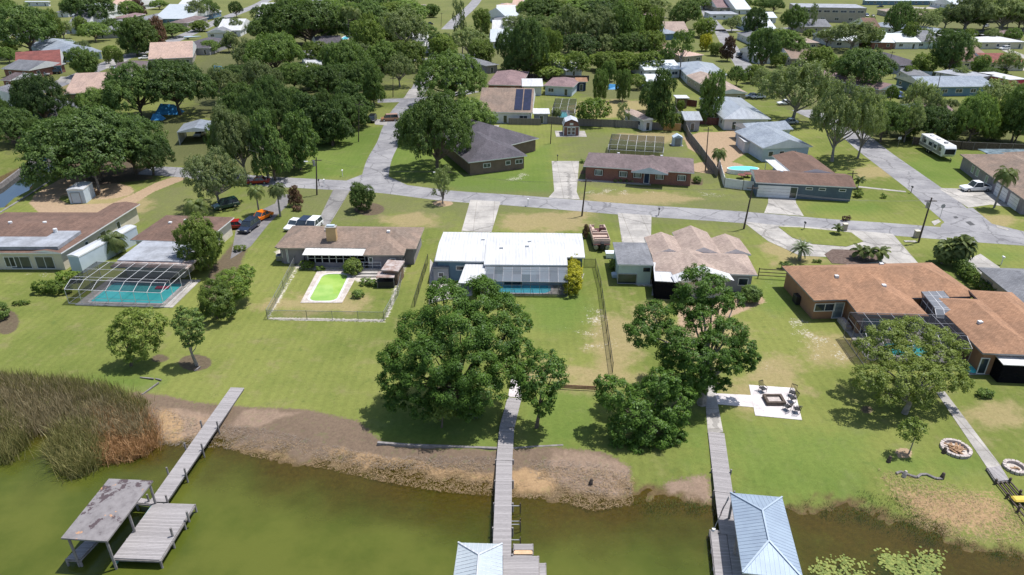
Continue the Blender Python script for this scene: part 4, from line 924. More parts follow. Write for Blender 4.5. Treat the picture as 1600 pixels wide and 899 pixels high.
for row in ROWS.split('\n'):
    a, lab = row.split('|'); a = a.split(); r_ = int(a[0]); x1, y1, x2, y2, re = map(float, a[1:6]); k, rm, wm_ = a[6:9]
    A = Z(r_, x1, y1); B = Z(r_, x2, y2); rr_ = Z(r_, 0, re)[1]
    kk = .15 if A[1] < 45 else (.5 if A[1] < 110 else 1); B = (B[0], A[1]+(B[1]-A[1])*kk)
    wd_ = abs(B[0]-A[0])/ppm(A[1]); house(lab, [(A, B, -rr_, 2.8, k, (.26 if wd_ < 22 else .2) if k != 'shed' else .08, rm, {'cap':min(17, wd_*1.1+2)})], wallm=wm_, trim='white_trim')
# big tan two storey building
h = house('big two storey tan building with a flat grey roof at the top', [(Z(4,182,45), Z(4,620,52), 24, 7.5,'flat',0,'roof_flat',{'wall':'beige','oh':.1,'win':[('window',.08+.12*i,3.2,1.2,5.6) for i in range(8)]+[('window',.2+.2*i,2.2,1.4,1.8) for i in range(4)]})], name='building', cat='building', group=None)
# solar panel house
h = house('gabled house with black solar panels on its tan roof', [(Z(3,-215,700), Z(3,128,705), -147, 2.9,'gx',.34,'sh_tan',{'wall':'wall_white'})], wallm='wall_white')
T, w_, d_ = wing_frame(h.location, Z(3,-215,700), Z(3,128,705), 2.9, -147, 'gx', .34)
for i in range(2):
    mb = MB(); x0 = w_*(.66+.16*i); t0 = 1.0; t1 = d_/2-.7
    mb.add([T@Vector(q) for q in ((x0,t0,2.9+.34*t0+.1),(x0+w_*.14,t0,2.9+.34*t0+.1),(x0+w_*.14,t1,2.9+.34*t1+.1),(x0,t1,2.9+.34*t1+.1))], [(0,1,2,3)]); mb.build('solar_panel', 'solar', h)
h = house('white flat awning roofed patio beside the solar panel house', [(Z(3,132,712), Z(3,238,712), 6, 2.6,'flat',0,'mt_white',{'wall':'wall_grey','oh':.4})], name='patio_cover', cat='patio roof', group=None)
# ------------------------------------------------------------------ trees
def unit_lobes(kind, seed):
    r = random.Random(seed); L = []
    if kind == 'oak':
        for i in range(19):
            a = i*2.4+r.uniform(-.3,.3); q = math.sqrt((i+.5)/19)*.76; zz = .24+.48*(1-q*q)+r.uniform(-.06,.10)
            s = r.uniform(.27,.39); L.append((q*math.cos(a), q*math.sin(a), zz, s, s, s*.66))
    elif kind == 'low':
        for i in range(24):
            a = i*2.4+r.uniform(-.3,.3); q = math.sqrt((i+.5)/24)*.80; zz = .17+.56*(1-q*q)+r.uniform(-.05,.10)
            s = r.uniform(.22,.33); L.append((q*math.cos(a), q*math.sin(a), zz, s, s, s*.7))
    elif kind == 'round':
        for i in range(15):
            a = i*2.4+r.uniform(-.4,.4); zz = .20+.64*(i/14); q = .60*math.sin(math.pi*min(1,(.18+.72*(1-i/14))))*r.uniform(.7,1)
            s = r.uniform(.30,.42); L.append((q*math.cos(a), q*math.sin(a), zz, s, s, s*.5))
    elif kind == 'moss':
        for i in range(16):
            a = i*2.4+r.uniform(-.4,.4); q = math.sqrt((i+.5)/16)*.78; zz = .30+.50*(1-q*q)+r.uniform(-.10,.12)
            s = r.uniform(.20,.33); L.append((q*math.cos(a), q*math.sin(a), zz, s, s, s*.75))
    elif kind == 'tall':
        for i in range(16):
            a = i*2.4+r.uniform(-.4,.4); zz = .16+.74*(i/15); q = .52*(1-.65*(i/15)**2)*r.uniform(.6,1.1)
            s = r.uniform(.28,.42)*(1-.35*(i/15)); L.append((q*math.cos(a), q*math.sin(a), zz, s, s, s*.36))
    elif kind == 'sparse':
        for i in range(13):
            a = i*2.4+r.uniform(-.4,.4); zz = .35+.58*(i/12); q = .66*r.uniform(.5,1.1)*(1-.4*(i/12))
            s = r.uniform(.13,.24); L.append((q*math.cos(a), q*math.sin(a), zz, s, s, s*.5))
    elif kind == 'pine':
        for i in range(12):
            a = i*2.4+r.uniform(-.4,.4); zz = .58+.36*(i/11); q = .72*r.uniform(.4,1.1)*(1-.5*(i/11))
            s = r.uniform(.16,.30); L.append((q*math.cos(a), q*math.sin(a), zz, s, s, s*.22))
    elif kind == 'bush':
        for i in range(9):
            a = i*2.4+r.uniform(-.3,.3); q = math.sqrt((i+.3)/9)*.62; zz = .30+.38*(1-q*q)+r.uniform(-.05,.08)
            s = r.uniform(.34,.44); L.append((q*math.cos(a), q*math.sin(a), zz, s, s, s*.85))
    return L
def trunk_mesh(name, lobes, r0, mat, top=.5, z0=0.0, hz=1.0, seed=0):
    r = random.Random(seed); mb = MB(); k = Vector((r.uniform(-.03,.03), r.uniform(-.03,.03), top*.5)); base = Vector((0,0,z0-.02*hz))
    pts = [base, Vector((k.x*hz, k.y*hz, z0+top*.45*hz)), Vector((k.x*1.6*hz, k.y*1.6*hz, z0+top*hz))]
    mb.path(pts, [r0*1.25, r0*.85, r0*.6], 0, 7)
    for l in lobes:
        c = Vector(l[:3]); s = pts[1].lerp(pts[2], r.uniform(0,1)); m_ = s.lerp(c, .5)+Vector((0,0,-.03*hz if hz < 2 else -.25))
        mb.path([s, m_, c], [r0*.42, r0*.28, r0*.10], 0, 5)
    return mb.mesh(name, [mat])
CR = {}
for kind, n, leaf, cov in (('low',2,.030,1.4),('oak',4,.033,1.4),('round',3,.038,1.4),('moss',3,.030,1.2),('tall',3,.038,1.35),('sparse',2,.045,.8),('pine',1,.045,.9),('bush',3,.075,1.4)):
    for i in range(n):
        L = unit_lobes(kind, 31*i+len(kind)); P, T_ = foliage(L, leaf, cov, 100+i)
        CR[kind, i] = (P, T_, L)
MESH = {}
def crown_of(kind, i, mat):
    k = (kind, i, mat)
    if k not in MESH:
        P, T_, L = CR[kind, i]; MESH[k] = quads_mesh('crown', P, mat, T_)
        tk = (kind, i, 'trunk')
        if tk not in MESH: MESH[tk] = trunk_mesh('trunk', L, .045 if kind != 'pine' else .035, 'bark_grey' if kind in ('moss','pine','sparse') else 'bark', {'bush':.2,'pine':.6}.get(kind, .30), seed=i)
    return MESH[k], MESH[(kind, i, 'trunk')]
trng = random.Random(5); tcount = {}
DESC = {'low':'wide low spreading green oak','lowdark':'wide low spreading dark oak','oak':'broad dark green oak','dark':'dense very dark tree','light':'bright light green tree','moss':'grey green mossy live oak','tall':'tall green tree','sparse':'thin open crowned tree','pine':'tall pine with a bare trunk','bush':'rounded green shrub','round':'full round green tree','yellow':'yellow green tree','red':'reddish brown tree','lbush':'light green shrub','dtall':'tall dark tree'}
KIND = {'low':('low','lf_oak'),'lowdark':('low','lf_dark'),'oak':('oak','lf_oak'),'dark':('oak','lf_dark'),'light':('round','lf_light'),'moss':('moss','lf_moss'),'tall':('tall','lf_oak'),'sparse':('sparse','lf_moss'),'pine':('pine','lf_oak'),'bush':('bush','lf_shrub'),'round':('round','lf_oak'),'yellow':('round','lf_yellow'),'red':('tall','lf_red'),'lbush':('bush','lf_light'),'dtall':('tall','lf_dark')}
def tree(bx, by, ty, rpx, kind, label, name=None):
    P = G(bx, by); P.z = max(ground_z(P.x, P.y), -.5) if P.y < 70 else 0; s = ppm(by); Rm = rpx/s*(1.16 if by < 240 else 1.08); Hh = max(zrow(P.y, ty), Rm*.55, .6)
    ck, lm = KIND[kind]; n = {'low':2,'oak':4,'round':3,'moss':3,'tall':3,'sparse':2,'pine':1,'bush':3}[ck]
    i = trng.randrange(n); cm, tm = crown_of(ck, i, lm)
    nm = name or ('shrub' if 'bush' in kind else 'pine_tree' if kind == 'pine' else 'oak_tree' if kind in ('oak','moss') else 'tree')
    g = {'shrub':'shrubs and low bushes','pine_tree':'pines','oak_tree':'oaks among the houses','tree':'leafy trees among the houses'}.get(nm, 'trees')
    r_ = thing(nm, label, 'shrub' if nm == 'shrub' else 'tree', P, trng.uniform(0, 6.28), g)
    c = objmesh('crown', cm, r_); c.scale = (Rm, Rm*trng.uniform(.82,1.05), Hh*trng.uniform(.98,1.08)); c.rotation_euler = (trng.uniform(-.07,.07), trng.uniform(-.07,.07), 0)
    t_ = objmesh('trunk', tm, r_); t_.scale = (Rm, Rm, Hh)
    return r_
TREES = '''1 200 345 45 165 dark|large, left of the grey roofs near the left edge
1 335 290 60 70 light|on the right side of the large dark tree at left
1 30 130 -20 80 oak|in the top left corner
1 590 175 -30 150 dark|large, at the top between grey roofs
1 480 100 -10 70 oak|left of the large dark tree at the top
1 860 348 105 122 round|with a visible trunk beside the far street
1 1010 312 95 70 red|right beside the full round street tree
1 555 478 300 102 round|two toned, between the red roof and the street
1 545 470 375 80 light|lower half of the two toned street tree
1 750 412 310 38 light|small and young, beside the street driveway
1 300 810 490 135 dark|left of the peach roof
1 120 900 680 130 dark|by the canal at the left edge
1 30 820 610 70 dark|cut by the left edge above the canal
1 880 735 410 190 lowdark|large, in the left shade grove
1 1130 720 365 195 lowdark|largest crown of the left shade grove
1 640 760 560 110 oak|between the peach roof and the grove
1 1420 640 430 110 moss|right end of the left shade grove
1 1490 800 590 100 tall|right of the metal carport, farther one
1 1520 760 520 120 oak|behind the carport trees
1 1460 330 200 60 sparse|at the far street curve
1 1490 215 115 50 moss|beside the white gabled house
1 1560 410 300 80 oak|left of the white patio roof
1 1240 135 10 65 moss|beside the far blue house
1 1310 120 0 60 oak|right of the far blue house
1 1480 110 10 40 oak|at the top beside the far street
1 880 110 -5 60 red|by the far white roof
1 830 120 10 60 oak|left of the far reddish tree
1 700 330 290 35 bush|by the far round tree
1 680 400 300 30 light|small, on the far lawn
1 410 400 330 40 bush|beside the red roofed house
1 60 395 300 60 oak|above the red roof at left
1 1000 60 0 50 oak|at the top left of the far blue house
1 210 760 540 80 dark|left of the dark lean-to
1 480 860 690 80 oak|over the canal boathouse
1 240 910 750 50 round|with pale trunk at the canal
0 155 282 170 84 lowdark|giant, spreading over the sandy loop
0 108 270 186 48 lowdark|left side of the giant oak over the sandy loop
0 214 272 182 50 lowdark|right side of the giant oak over the sandy loop
0 240 274 214 34 dark|low, right of the giant oak at the road
2 350 305 0 200 oak|largest of the upper left centre wood
2 200 280 10 110 oak|left flank of the upper left centre wood
2 600 130 -30 110 dark|in the dark band at the top
2 800 140 -30 120 dark|right part of the dark band at the top
2 940 335 55 150 moss|large, left of the sparse tall tree
2 970 110 10 70 light|small, at the right end of the dark band
2 710 400 140 110 light|tall, in the middle of the wood
2 130 480 215 160 oak|at the left of the centre wood
2 60 640 380 120 moss|above the dark left wood
2 380 540 410 80 sparse|beside the small white patio roof
2 600 560 260 130 oak|mid wood left of the light tree
2 830 430 280 120 light|right of the mid wood
2 740 660 390 100 tall|with tall trunk at the side street
2 440 620 420 130 oak|above the mown verge, left one
2 600 790 500 150 dtall|at the edge of the road verge
2 340 899 600 160 dtall|big, in the dark left wood
2 130 820 500 110 dark|left part of the dark left wood
2 30 880 590 90 dark|by the carport, dark
2 490 899 640 90 dtall|nearest the lawn verge in the dark wood
2 230 760 560 100 oak|upper part of the dark left wood
2 900 545 350 95 moss|left of the side street crossing
2 1290 335 20 65 sparse|tall, by the far central street
2 1420 235 60 60 light|right of the sparse tall tree
2 1150 345 210 85 round|left of the pale wall, round
2 1330 350 190 110 moss|above the big centre oak
2 1410 410 260 90 light|right above the big centre oak
2 1220 660 330 205 low|big, right of the side street upper part
2 1565 440 180 75 dark|dark, left of the centre right wood
2 1000 200 120 60 moss|behind the small white house
2 700 300 90 60 light|beside the small white walled pool
2 1100 110 30 50 round|at the top right of the dark band
2 250 140 -10 110 oak|at the top of the left centre wood
2 60 210 130 60 oak|left of the wood beside the grey roof
2 540 800 690 40 light|pale shoot at the edge of the dark wood
3 100 490 130 120 dark|left end of the centre wood
3 30 490 330 80 oak|left end of the centre wood, lower
3 220 430 170 90 light|lighter, in the centre wood
3 350 330 55 125 moss|tallest in the centre wood
3 530 340 60 125 moss|second mossy one in the centre wood
3 640 325 120 110 light|bright, right of the two mossy oaks
3 690 330 30 110 oak|behind the bright centre tree
3 865 310 65 62 light|slim yellowish, at the right of the wood
3 180 130 -10 130 oak|at the top of the centre wood
3 450 120 -20 160 oak|top middle of the centre wood
3 780 90 -20 110 dark|dark, at the top of the centre wood
3 1070 190 10 100 oak|rounded dark, above the pine
3 1200 235 120 85 light|right of the rounded dark oak
3 1370 200 110 60 moss|by the far driveways
3 1500 245 55 75 dark|dark, right of the far driveways
3 1045 480 205 110 pine|with spreading crown over pale roofs
3 960 400 290 50 dark|under the pine crown
3 1210 320 215 50 yellow|beside the pine
3 1270 350 270 50 light|beside the yellow tree
3 1345 385 225 60 red|by the far curved driveway
3 1550 470 180 85 dark|dark, right of the curved driveway
3 1565 610 440 90 moss|over the parked white car
3 400 480 340 95 lbush|large, behind the maroon cottage
3 230 500 425 85 lbush|pale, behind the maroon house
3 590 450 330 90 light|behind the orchard
3 780 460 350 100 lbush|wide, in the overgrown field
3 610 510 385 50 round|small dark, behind the orchard trees
3 690 430 340 60 light|in the overgrown field
3 550 632 440 56 round|first round one in the orchard yard
3 690 632 425 58 round|second round one in the orchard yard
3 780 560 480 60 lbush|low, beside the leaning tree
3 510 785 630 105 bush|broad dark, right of the teal pool
3 690 790 650 58 sparse|thin, by the grey fence
3 930 800 430 125 tall|big drooping, beside the grey fence
3 860 700 520 70 dark|left half of the big drooping tree
3 1222 770 468 92 round|dense oval, at the red fence
3 1050 700 630 28 light|small, between two fences
3 1010 800 720 55 lbush|overgrown, at the fence corner
3 820 60 -20 80 oak|top, right of the centre wood
3 1440 60 -10 60 dark|dark, at the top beside maroon roof
3 1560 70 -10 60 oak|at the top right of the maroon roof
3 1200 60 -20 80 oak|at the top left of the maroon roof
3 320 200 80 90 oak|middle of the centre wood
3 200 330 140 100 moss|left middle of the centre wood
3 90 300 150 90 oak|left edge of the centre wood
3 740 260 100 80 oak|behind the slim yellowish tree
3 210 575 535 18 bush|small, beside the pale blue curtains
4 145 215 38 70 oak|in front of the big tan building
4 270 200 40 38 sparse|slim, beside the big tan building
4 30 80 -10 60 dark|at the top left of the big tan building
4 100 380 200 115 oak|left of the tan garage
4 510 320 140 150 moss|large, above the dark green oak
4 555 575 305 180 dark|big rounded, centre of the right part
4 150 760 400 215 moss|biggest, with a forked trunk over parked cars
4 290 480 300 110 light|above the biggest live oak
4 50 420 330 60 light|left above the biggest live oak
4 790 245 5 92 dark|very dense, beside the brick building
4 950 220 60 100 moss|right of the very dense tree
4 868 290 150 58 light|small round, in the open field
4 1000 305 180 35 sparse|bare looking, in the open field
4 1230 195 -10 140 moss|first of the great oaks at upper right
4 1440 200 -10 160 moss|second of the great oaks at upper right
4 1590 200 0 110 moss|third of the great oaks at upper right
4 1340 130 -20 120 oak|behind the great oaks at upper right
4 1125 470 195 98 dark|tall and dark, between blue and grey houses
4 1240 340 240 70 moss|right behind the tall dark tree
4 1310 475 350 58 round|small, before the long rust roof
4 760 640 545 46 bush|beside the small gabled house
4 920 720 520 85 moss|above the mossy thicket
4 700 890 640 130 oak|left in the roadside thicket
4 850 890 650 80 moss|middle left in the roadside thicket
4 1010 800 600 70 moss|with hanging moss in the thicket
4 1100 890 740 85 light|bright, low in the thicket
4 1250 899 610 110 oak|right of the pinkish roof
4 1370 880 640 110 light|paler, right part of the thicket
4 1430 700 510 115 moss|beside the blue walled house
4 1520 899 560 120 oak|right end of the thicket
4 1590 780 520 110 oak|cut by the right edge
4 400 1010 560 190 moss|large, overhanging the side street
4 560 990 590 130 moss|right half over the side street
4 650 150 100 30 sparse|small, by the far black cars
4 560 260 170 80 oak|left of the metal roof with brick wall
4 1060 130 60 50 dark|small, left of the great oaks
4 1130 690 620 60 moss|behind the pinkish roof
4 250 250 190 40 lbush|low, before the tan garage
4 1440 470 430 50 lbush|low hedge like, beside the blue house
8 845 80 -40 50 bush|at the thicket corner by the street sign
0 345 322 243 48 moss|broad pale, beside the curved drive
0 565 329 288 23 round|small neat, in a mulch ring on the lawn
0 462 322 292 14 red|dark bush like, beside the asphalt drive
0 683 266 150 56 low|big, over the lawn left of the dark purple house
0 670 222 165 40 oak|left shoulder of the big lawn oak
0 735 222 160 36 oak|right shoulder of the big lawn oak
0 325 420 342 42 light|bright, at the corner of the pool screen
0 430 282 170 38 dtall|behind the bare grey tree
0 470 266 175 42 dtall|dark, along the main road verge
0 520 228 160 36 dtall|last one of the dark road wood
0 385 280 172 36 moss|grey, above the red car
0 692 318 262 22 sparse|small, at the road below the big oak
0 914 372 352 8 red|slim reddish, beside the white metal roof
0 372 276 178 34 dark|left end of the dark road wood'''
for row in TREES.split('\n'):
    a, lab = row.split('|'); a = a.split(); r_ = int(a[0]); k = a[5]
    q = 1.0 if r_ == 0 else .25
    bx, by = Z(r_, float(a[1]), float(a[2])); ty = Z(r_, 0, float(a[3]))[1]
    tree(bx, by, ty, float(a[4])*q, k, (DESC[k]+', '+lab)[:200])
ORD = ['first','second','third','fourth','fifth','sixth','seventh','eighth','ninth','tenth','eleventh','twelfth','thirteenth','fourteenth']
for nm_, by_, ty_, r_, ks, xs_ in (
  ('top row of the upper left wood', 40, 4, 26, 'oak dark light oak', (432,458,492,520,552,580,612,640)),
  ('second row of the upper left wood', 72, 30, 28, 'oak light dark moss', (415,447,478,512,580,612,650)),
  ('third row of the upper left wood', 108, 66, 28, 'moss oak light oak', (395,425,498,530,575,605,640)),
  ('fourth row of the upper left wood', 146, 100, 28, 'dark oak oak light', (375,405,462,500,538,572)),
  ('road side row of the upper left wood', 200, 148, 24, 'dark dtall oak', (372,392,415,446,478,508,540)),
  ('top row of the centre wood', 30, -2, 26, 'oak light moss dark', (832,862,892,925,958,990,1022)),
  ('second row of the centre wood', 62, 26, 26, 'moss oak light oak', (812,845,880,935,968,1000)),
  ('third row of the centre wood', 92, 52, 26, 'oak light dark moss', (822,852,905,940,985,1015)),
  ('lowest row of the centre wood', 116, 84, 20, 'light lbush oak lbush', (830,862,898,935,975,1010)),
  ('row right of the far central street', 96, 58, 24, 'light moss oak', (695,)),
  ('row before the big tan building', 72, 44, 18, 'oak light moss', (1190,1215,1290,1330,1360)),
  ('row above the blue walled house', 112, 84, 18, 'oak moss light', (1290,1325,1440,1475,1570)),
  ('top right row under the great oaks', 44, 10, 24, 'moss dark moss', (1475,1505,1535,1565,1592)),
  ('roadside thicket behind the camper', 214, 170, 26, 'oak light dark moss', (1385,1420,1452,1485,1518,1552,1585)),
  ('far left row before the big dark tree', 62, 34, 20, 'oak moss', (30,100,150,215,270)),
  ('thin row between the far left roofs', 52, 30, 15, 'oak moss light', (60,84,128,178,206,312,350)),
  ('row behind the red roofed house at left', 84, 62, 14, 'light oak moss', (18,104,132,214,330,358)),
  ('row below the great oaks at upper right', 66, 44, 13, 'light moss oak', (1405,1440,1475,1512,1548,1580)),
  ('row along the back yards right of the pine', 128, 104, 13, 'oak light moss', (1150,1176,1236,1262,1420,1500,1545)),
  ('canal side grove at the left', 232, 186, 26, 'dark oak', (88,120))):
    ks = ks.split()
    for i, x_ in enumerate(xs_):
        k = ks[i % len(ks)]; tree(x_, by_+trng.uniform(-5,5)*(by_/120+.3), ty_+trng.uniform(-3,3), r_*trng.uniform(.85,1.15), k, ORD[i]+' '+DESC[k].split(',')[0]+' from the left in the '+nm_ if False else ORD[i]+' tree from the left in the '+nm_)
# bare tree beside the wood
def bare(bx, by, ty, label, seed=3, sp=2.6):
    P = G(bx, by); h_ = zrow(P.y, ty); t_ = thing('bare_tree', label, 'tree', P); r = random.Random(seed); mb = MB()
    mb.path([(0,0,-.1),(.15,0,h_*.4),(-.1,.1,h_*.75),(0,0,h_)], [.28,.2,.11,.03], 0, 6); mb.build('trunk', 'bark_grey', t_)
    mb = MB()
    for k in range(16):
        z = h_*r.uniform(.3,.95); a = r.uniform(0,6.28); l = sp*r.uniform(.5,1)*(1.2-z/h_); d = Vector((math.cos(a), math.sin(a), .55))
        p0 = Vector((0,0,z)); p1 = p0+d*l; mb.bar(p0, p1, .07, 0, 4, .03)
        for q in range(3):
            s = p0.lerp(p1, r.uniform(.4,1)); mb.bar(s, s+Vector((r.uniform(-1,1), r.uniform(-1,1), r.uniform(.2,1)))*l*.45, .03, 0, 3, .01)
    mb.build('branches', 'bark_grey', t_)
bare(420, 284, 176, 'leafless grey tree standing at the main road beside the dark wood', 3, 4)
bare(155, 300, 258, 'short bare leaning trunk beside the small white shed', 5, 1)
bare(98, 210, 165, 'slender pale dead trunk beside the canal trees', 8, 2)
# ---- near trees, own crowns (lobes placed round the tree's own base)
def near_tree(name, label, base, lobes, mat, leaf=.24, cov=1.25, tr=.3, top=.45, bark='bark', seed=1, cat='tree', trunks=None, group=None):
    P = G(*base); P.z = ground_z(P.x, P.y); root = thing(name, label, cat, P, group=group)
    L = [(a[0], a[1], a[2]-P.z)+tuple(a[3:]) for a in lobes]; hz = max(l[2]+l[5] for l in L)
    Q, T_ = foliage(L, leaf, cov, seed); objmesh('crown', quads_mesh('crown', Q, mat, T_), root)
    objmesh('trunk', trunk_mesh('trunk', L, tr, bark, top, 0, hz, seed), root)
    return root, P
def LB(base, items):      # (px, py, dy metres from the base, radius px[, squash]) -> lobe; real position at its own distance
    P = G(*base); out = []
    for it in items:
        px, py, dy, rp = it[:4]; sq = it[4] if len(it) > 4 else .8
        a = (px-800)/F; b = -(py-449.5)/F; Y = P.y+dy; t = Y/(CP+b*SP); z = H+t*(-SP+b*CP); rm = rp*t/F
        out.append((a*t-P.x, dy, z, rm, rm, rm*sq))
    return out
b0 = (722,640)
near_tree('oak_tree', 'biggest broad green tree on the lawn beside the centre dock', b0, LB(b0, [(700,480,3,38),(740,470,4,40),(780,490,3,34),(660,520,2,38),(720,520,0,46),(775,530,1,40),(808,505,2,22),(635,555,0,34),(680,560,-1.5,42),(735,570,-2,42),(790,580,-1,32),(618,590,-1,26),(655,600,-2.5,32),(705,610,-3,34),(755,610,-2.5,34),(620,625,-1.5,20),(660,640,-2.5,20),(735,640,-2.5,20),(690,455,5,22),(755,452,5,22),(605,560,.5,16),(815,545,0,18)]), 'lf_big', .15, 1.85, .42, .35, seed=21, group='lakefront trees')
b1 = (838,668)
near_tree('oak_tree', 'leafy tree overhanging the top of the centre dock', b1, LB(b1, [(848,568,1,26),(862,590,0,24),(832,590,0,26),(845,615,-1,24),(822,612,0,16),(868,572,1,16),(850,640,-1,14)]), 'lf_big', .16, 1.4, .17, .5, seed=22, group='lakefront trees')
b2 = (690,668)
near_tree('tree', 'small round tree in front of the biggest tree by the shore', b2, LB(b2, [(688,640,0,19),(678,648,-.3,13),(700,646,.2,13),(690,628,.3,12)]), 'lf_light', .2, 1.3, .1, .4, seed=23, group='lakefront trees')
b3 = (1096,632)
near_tree('oak_tree', 'tall live oak hung with moss beside the right dock path', b3, LB(b3, [(1020,495,1,28),(1005,520,0,26),(1040,525,0,28),(1085,450,5,30),(1115,455,5,28),(1075,480,4,28),(1125,475,4,20),(1150,470,5,14),(1100,505,2,28),(1140,520,1,26),(1120,545,0,32),(1160,545,1,20),(1085,555,-1,30),(1140,570,0,20),(1168,572,1,12),(1060,540,-.5,26),(1060,585,-1,28),(1095,590,-1,22),(1175,560,1,12),(1090,430,6,18),(1075,605,-.5,22),(1110,600,.5,18),(1050,560,0,24),(1130,600,.5,12)]), 'lf_big', .15, 1.85, .4, .45, 'bark_grey', seed=24, group='lakefront trees')
b4 = (1010,690)
near_tree('shrub_thicket', 'dark vine covered thicket at the shore left of the right dock', b4, LB(b4, [(960,615,1.5,28),(945,600,2,16),(990,640,1,34),(975,670,0,24),(1010,620,2,26),(1035,600,2,26),(1050,640,1.5,28),(1020,670,.3,32),(1000,700,-.6,20),(1050,680,.6,22),(1035,700,-.3,16),(965,695,-.3,14),(1065,620,2,20)]), 'lf_big', .16, 1.6, .2, .3, seed=25, cat='thicket', group='lakefront trees')
b5 = (1413,646)
near_tree('oak_tree', 'broad yellow green tree in front of the orange roofed house cage', b5, LB(b5, [(1385,525,5,28),(1425,520,6,28),(1465,535,5,26),(1350,540,4,14),(1400,560,3,26),(1360,590,0,24),(1400,595,0,30),(1440,590,0,30),(1480,590,1,26),(1470,560,3,24),(1505,600,1,14),(1345,600,0,12),(1385,620,-1,18),(1440,625,-1,18),(1495,575,2,16),(1370,555,3,18),(1500,545,4,14),(1430,555,3,24)]), 'lf_sunny', .145, 1.3, .26, .4, 'bark_grey', seed=26, group='lakefront trees')
b6 = (205,572)
near_tree('tree', 'bushy light green tree on the lawn below the screened pool', b6, LB(b6, [(200,500,1,18),(230,500,1,20),(215,520,.5,24),(185,520,.5,16),(240,520,.5,16),(195,540,0,20),(230,540,0,20),(212,556,-.3,16),(248,505,1,12),(210,490,1.3,10),(178,535,0,10)]), 'lf_light', .15, 1.4, .14, .35, seed=27, group='lakefront trees')
b7 = (308,571)
near_tree('tree', 'slender dark green tree in a mulch ring on the lawn', b7, LB(b7, [(288,495,.5,14),(300,500,.3,15),(280,505,.3,12),(292,515,0,17),(308,515,0,12),(298,532,0,14),(285,486,.5,8),(303,487,.5,7),(310,530,0,8)]), 'lf_oak', .14, 1.4, .16, .45, 'bark_grey', seed=28, group='lakefront trees')
b8 = (1420,709)
near_tree('tree', 'little young tree with pale trunk beside the fire pit', b8, LB(b8, [(1422,668,.2,12),(1435,672,0,10),(1412,675,0,10),(1425,683,0,11),(1440,665,.2,7),(1428,660,.2,7)]), 'lf_light', .16, 1.0, .06, .5, 'bark_grey', seed=29, group='lakefront trees')
b9 = (340,498)
near_tree('shrub', 'large rounded hedge shrub nearest the lawn right of the pool screen', b9, LB(b9, [(340,470,0,26,.9),(328,480,-.3,16,.9),(352,485,-.2,15,.9),(335,455,.8,20,.9)]), 'lf_shrub', .14, 2.0, .1, .2, seed=30, cat='shrub', group='shrubs by the pool screen')
b9 = (368,475)
near_tree('shrub', 'large rounded hedge shrub behind the first, beside the lawn', b9, LB(b9, [(362,445,0,25,.9),(380,435,.8,14,.9),(375,455,-.2,16,.9),(385,425,1.5,12,.9)]), 'lf_shrub', .14, 2.0, .1, .2, seed=31, cat='shrub', group='shrubs by the pool screen')
def shrub(bx, by, rx, ry, label, mat='lf_shrub', n=5, name='shrub', leaf=.15, seed=None):
    s = ppm(by); r = random.Random(int(bx*7+by)); L = []; P = G(bx, by); hgt = ry/s*1.15; w_ = rx/s
    for i in range(n):
        q = (i+.5)/n*2-1; rm = hgt*.55*r.uniform(.85,1.1); L.append((q*max(w_-rm*.8, 0), r.uniform(-.2,.2), hgt*.48, rm, rm, hgt*.5))
    return near_tree(name, label, (bx, by), [(a,b,c+P.z,d,e,f) for a,b,c,d,e,f in L], mat, leaf*.9, 2.0, .05, .15, seed=int(bx), cat='shrub', group='garden shrubs')
for a in ((84,458,32,17,'dense hedge shrub left of the screened pool, nearer one','lf_shrub',6),(110,440,24,14,'hedge shrub left of the screened pool, farther one','lf_shrub',4),(34,476,14,6,'low clipped oval shrub alone on the left lawn','lf_shrub',3),(0,498,11,24,'dark shrub in mulch cut by the left edge','lf_oak',2),
          (481,419,12,10,'bright shrub at the left end of the tan porch','lf_light',3),(501,423,9,6,'small shrub right of the bright one by the porch','lf_shrub',2),(552,428,11,20,'clipped tall shrub before the tan porch','lf_light',2),(579,446,18,9,'low hedge beside the spa deck','lf_oak',4),(560,464,10,10,'spiky small shrub on the fenced lawn','lf_oak',2),
          (1172,471,13,22,'upright dark shrub beside the pinkish house','lf_oak',3),(1538,620,14,11,'small round shrub on the right lawn','lf_oak',3),(1268,307,11,6,'first clipped shrub before the slate wall','lf_oak',3),(1301,308,10,6,'second clipped shrub before the slate wall','lf_oak',3),(1340,308,8,9,'leafy shrub at the end of the slate wall','lf_light',2),
          (962,421,7,14,'shrub at the corner of the mint garage','lf_light',2),(740,262,9,10,'pale shrub beside the dark purple house','lf_moss',3),(1089,286,6,9,'shrub at the right corner of the brick house','lf_oak',2),(910,255,6,5,'shrub at the left corner of the brick house','lf_oak',2),
          (1226,420,12,9,'dark shrub at the rear corner of the orange roof','lf_oak',3),(1277,411,9,4,'flat round shrub in front of the orange roofed house','lf_shrub',2),(250,405,8,4,'low dry shrub by the container','lf_moss',2),(85,411,16,6,'brown shrubs under the left house windows','lf_red',4),
          (1570,590,22,5,'long clipped hedge before the dark porch at right','lf_light',6),(1342,517,9,4,'clipped box shrub beside the garden path','lf_light',2),(1352,548,9,4,'second clipped box shrub beside the garden path','lf_light',2),(1375,556,9,4,'third clipped box shrub farther down the path','lf_light',2),(1000,285,45,4,'row of low flowers before the brick house right part','lf_moss',10),(945,276,35,4,'row of low shrubs before the brick house left part','lf_oak',9),
          (1380,310,5,6,'small clump beside the slate house corner','lf_shrub',1),(375,392,10,8,'bright clump at the foot of the corner tree','lf_light',2),(150,305,8,6,'brown bush beside the white shed','lf_red',2),(1322,345,10,6,'dry reddish shrub near the verge','lf_red',2),(465,330,10,7,'low bush at the drive corner','lf_red',2)):
    shrub(*a)
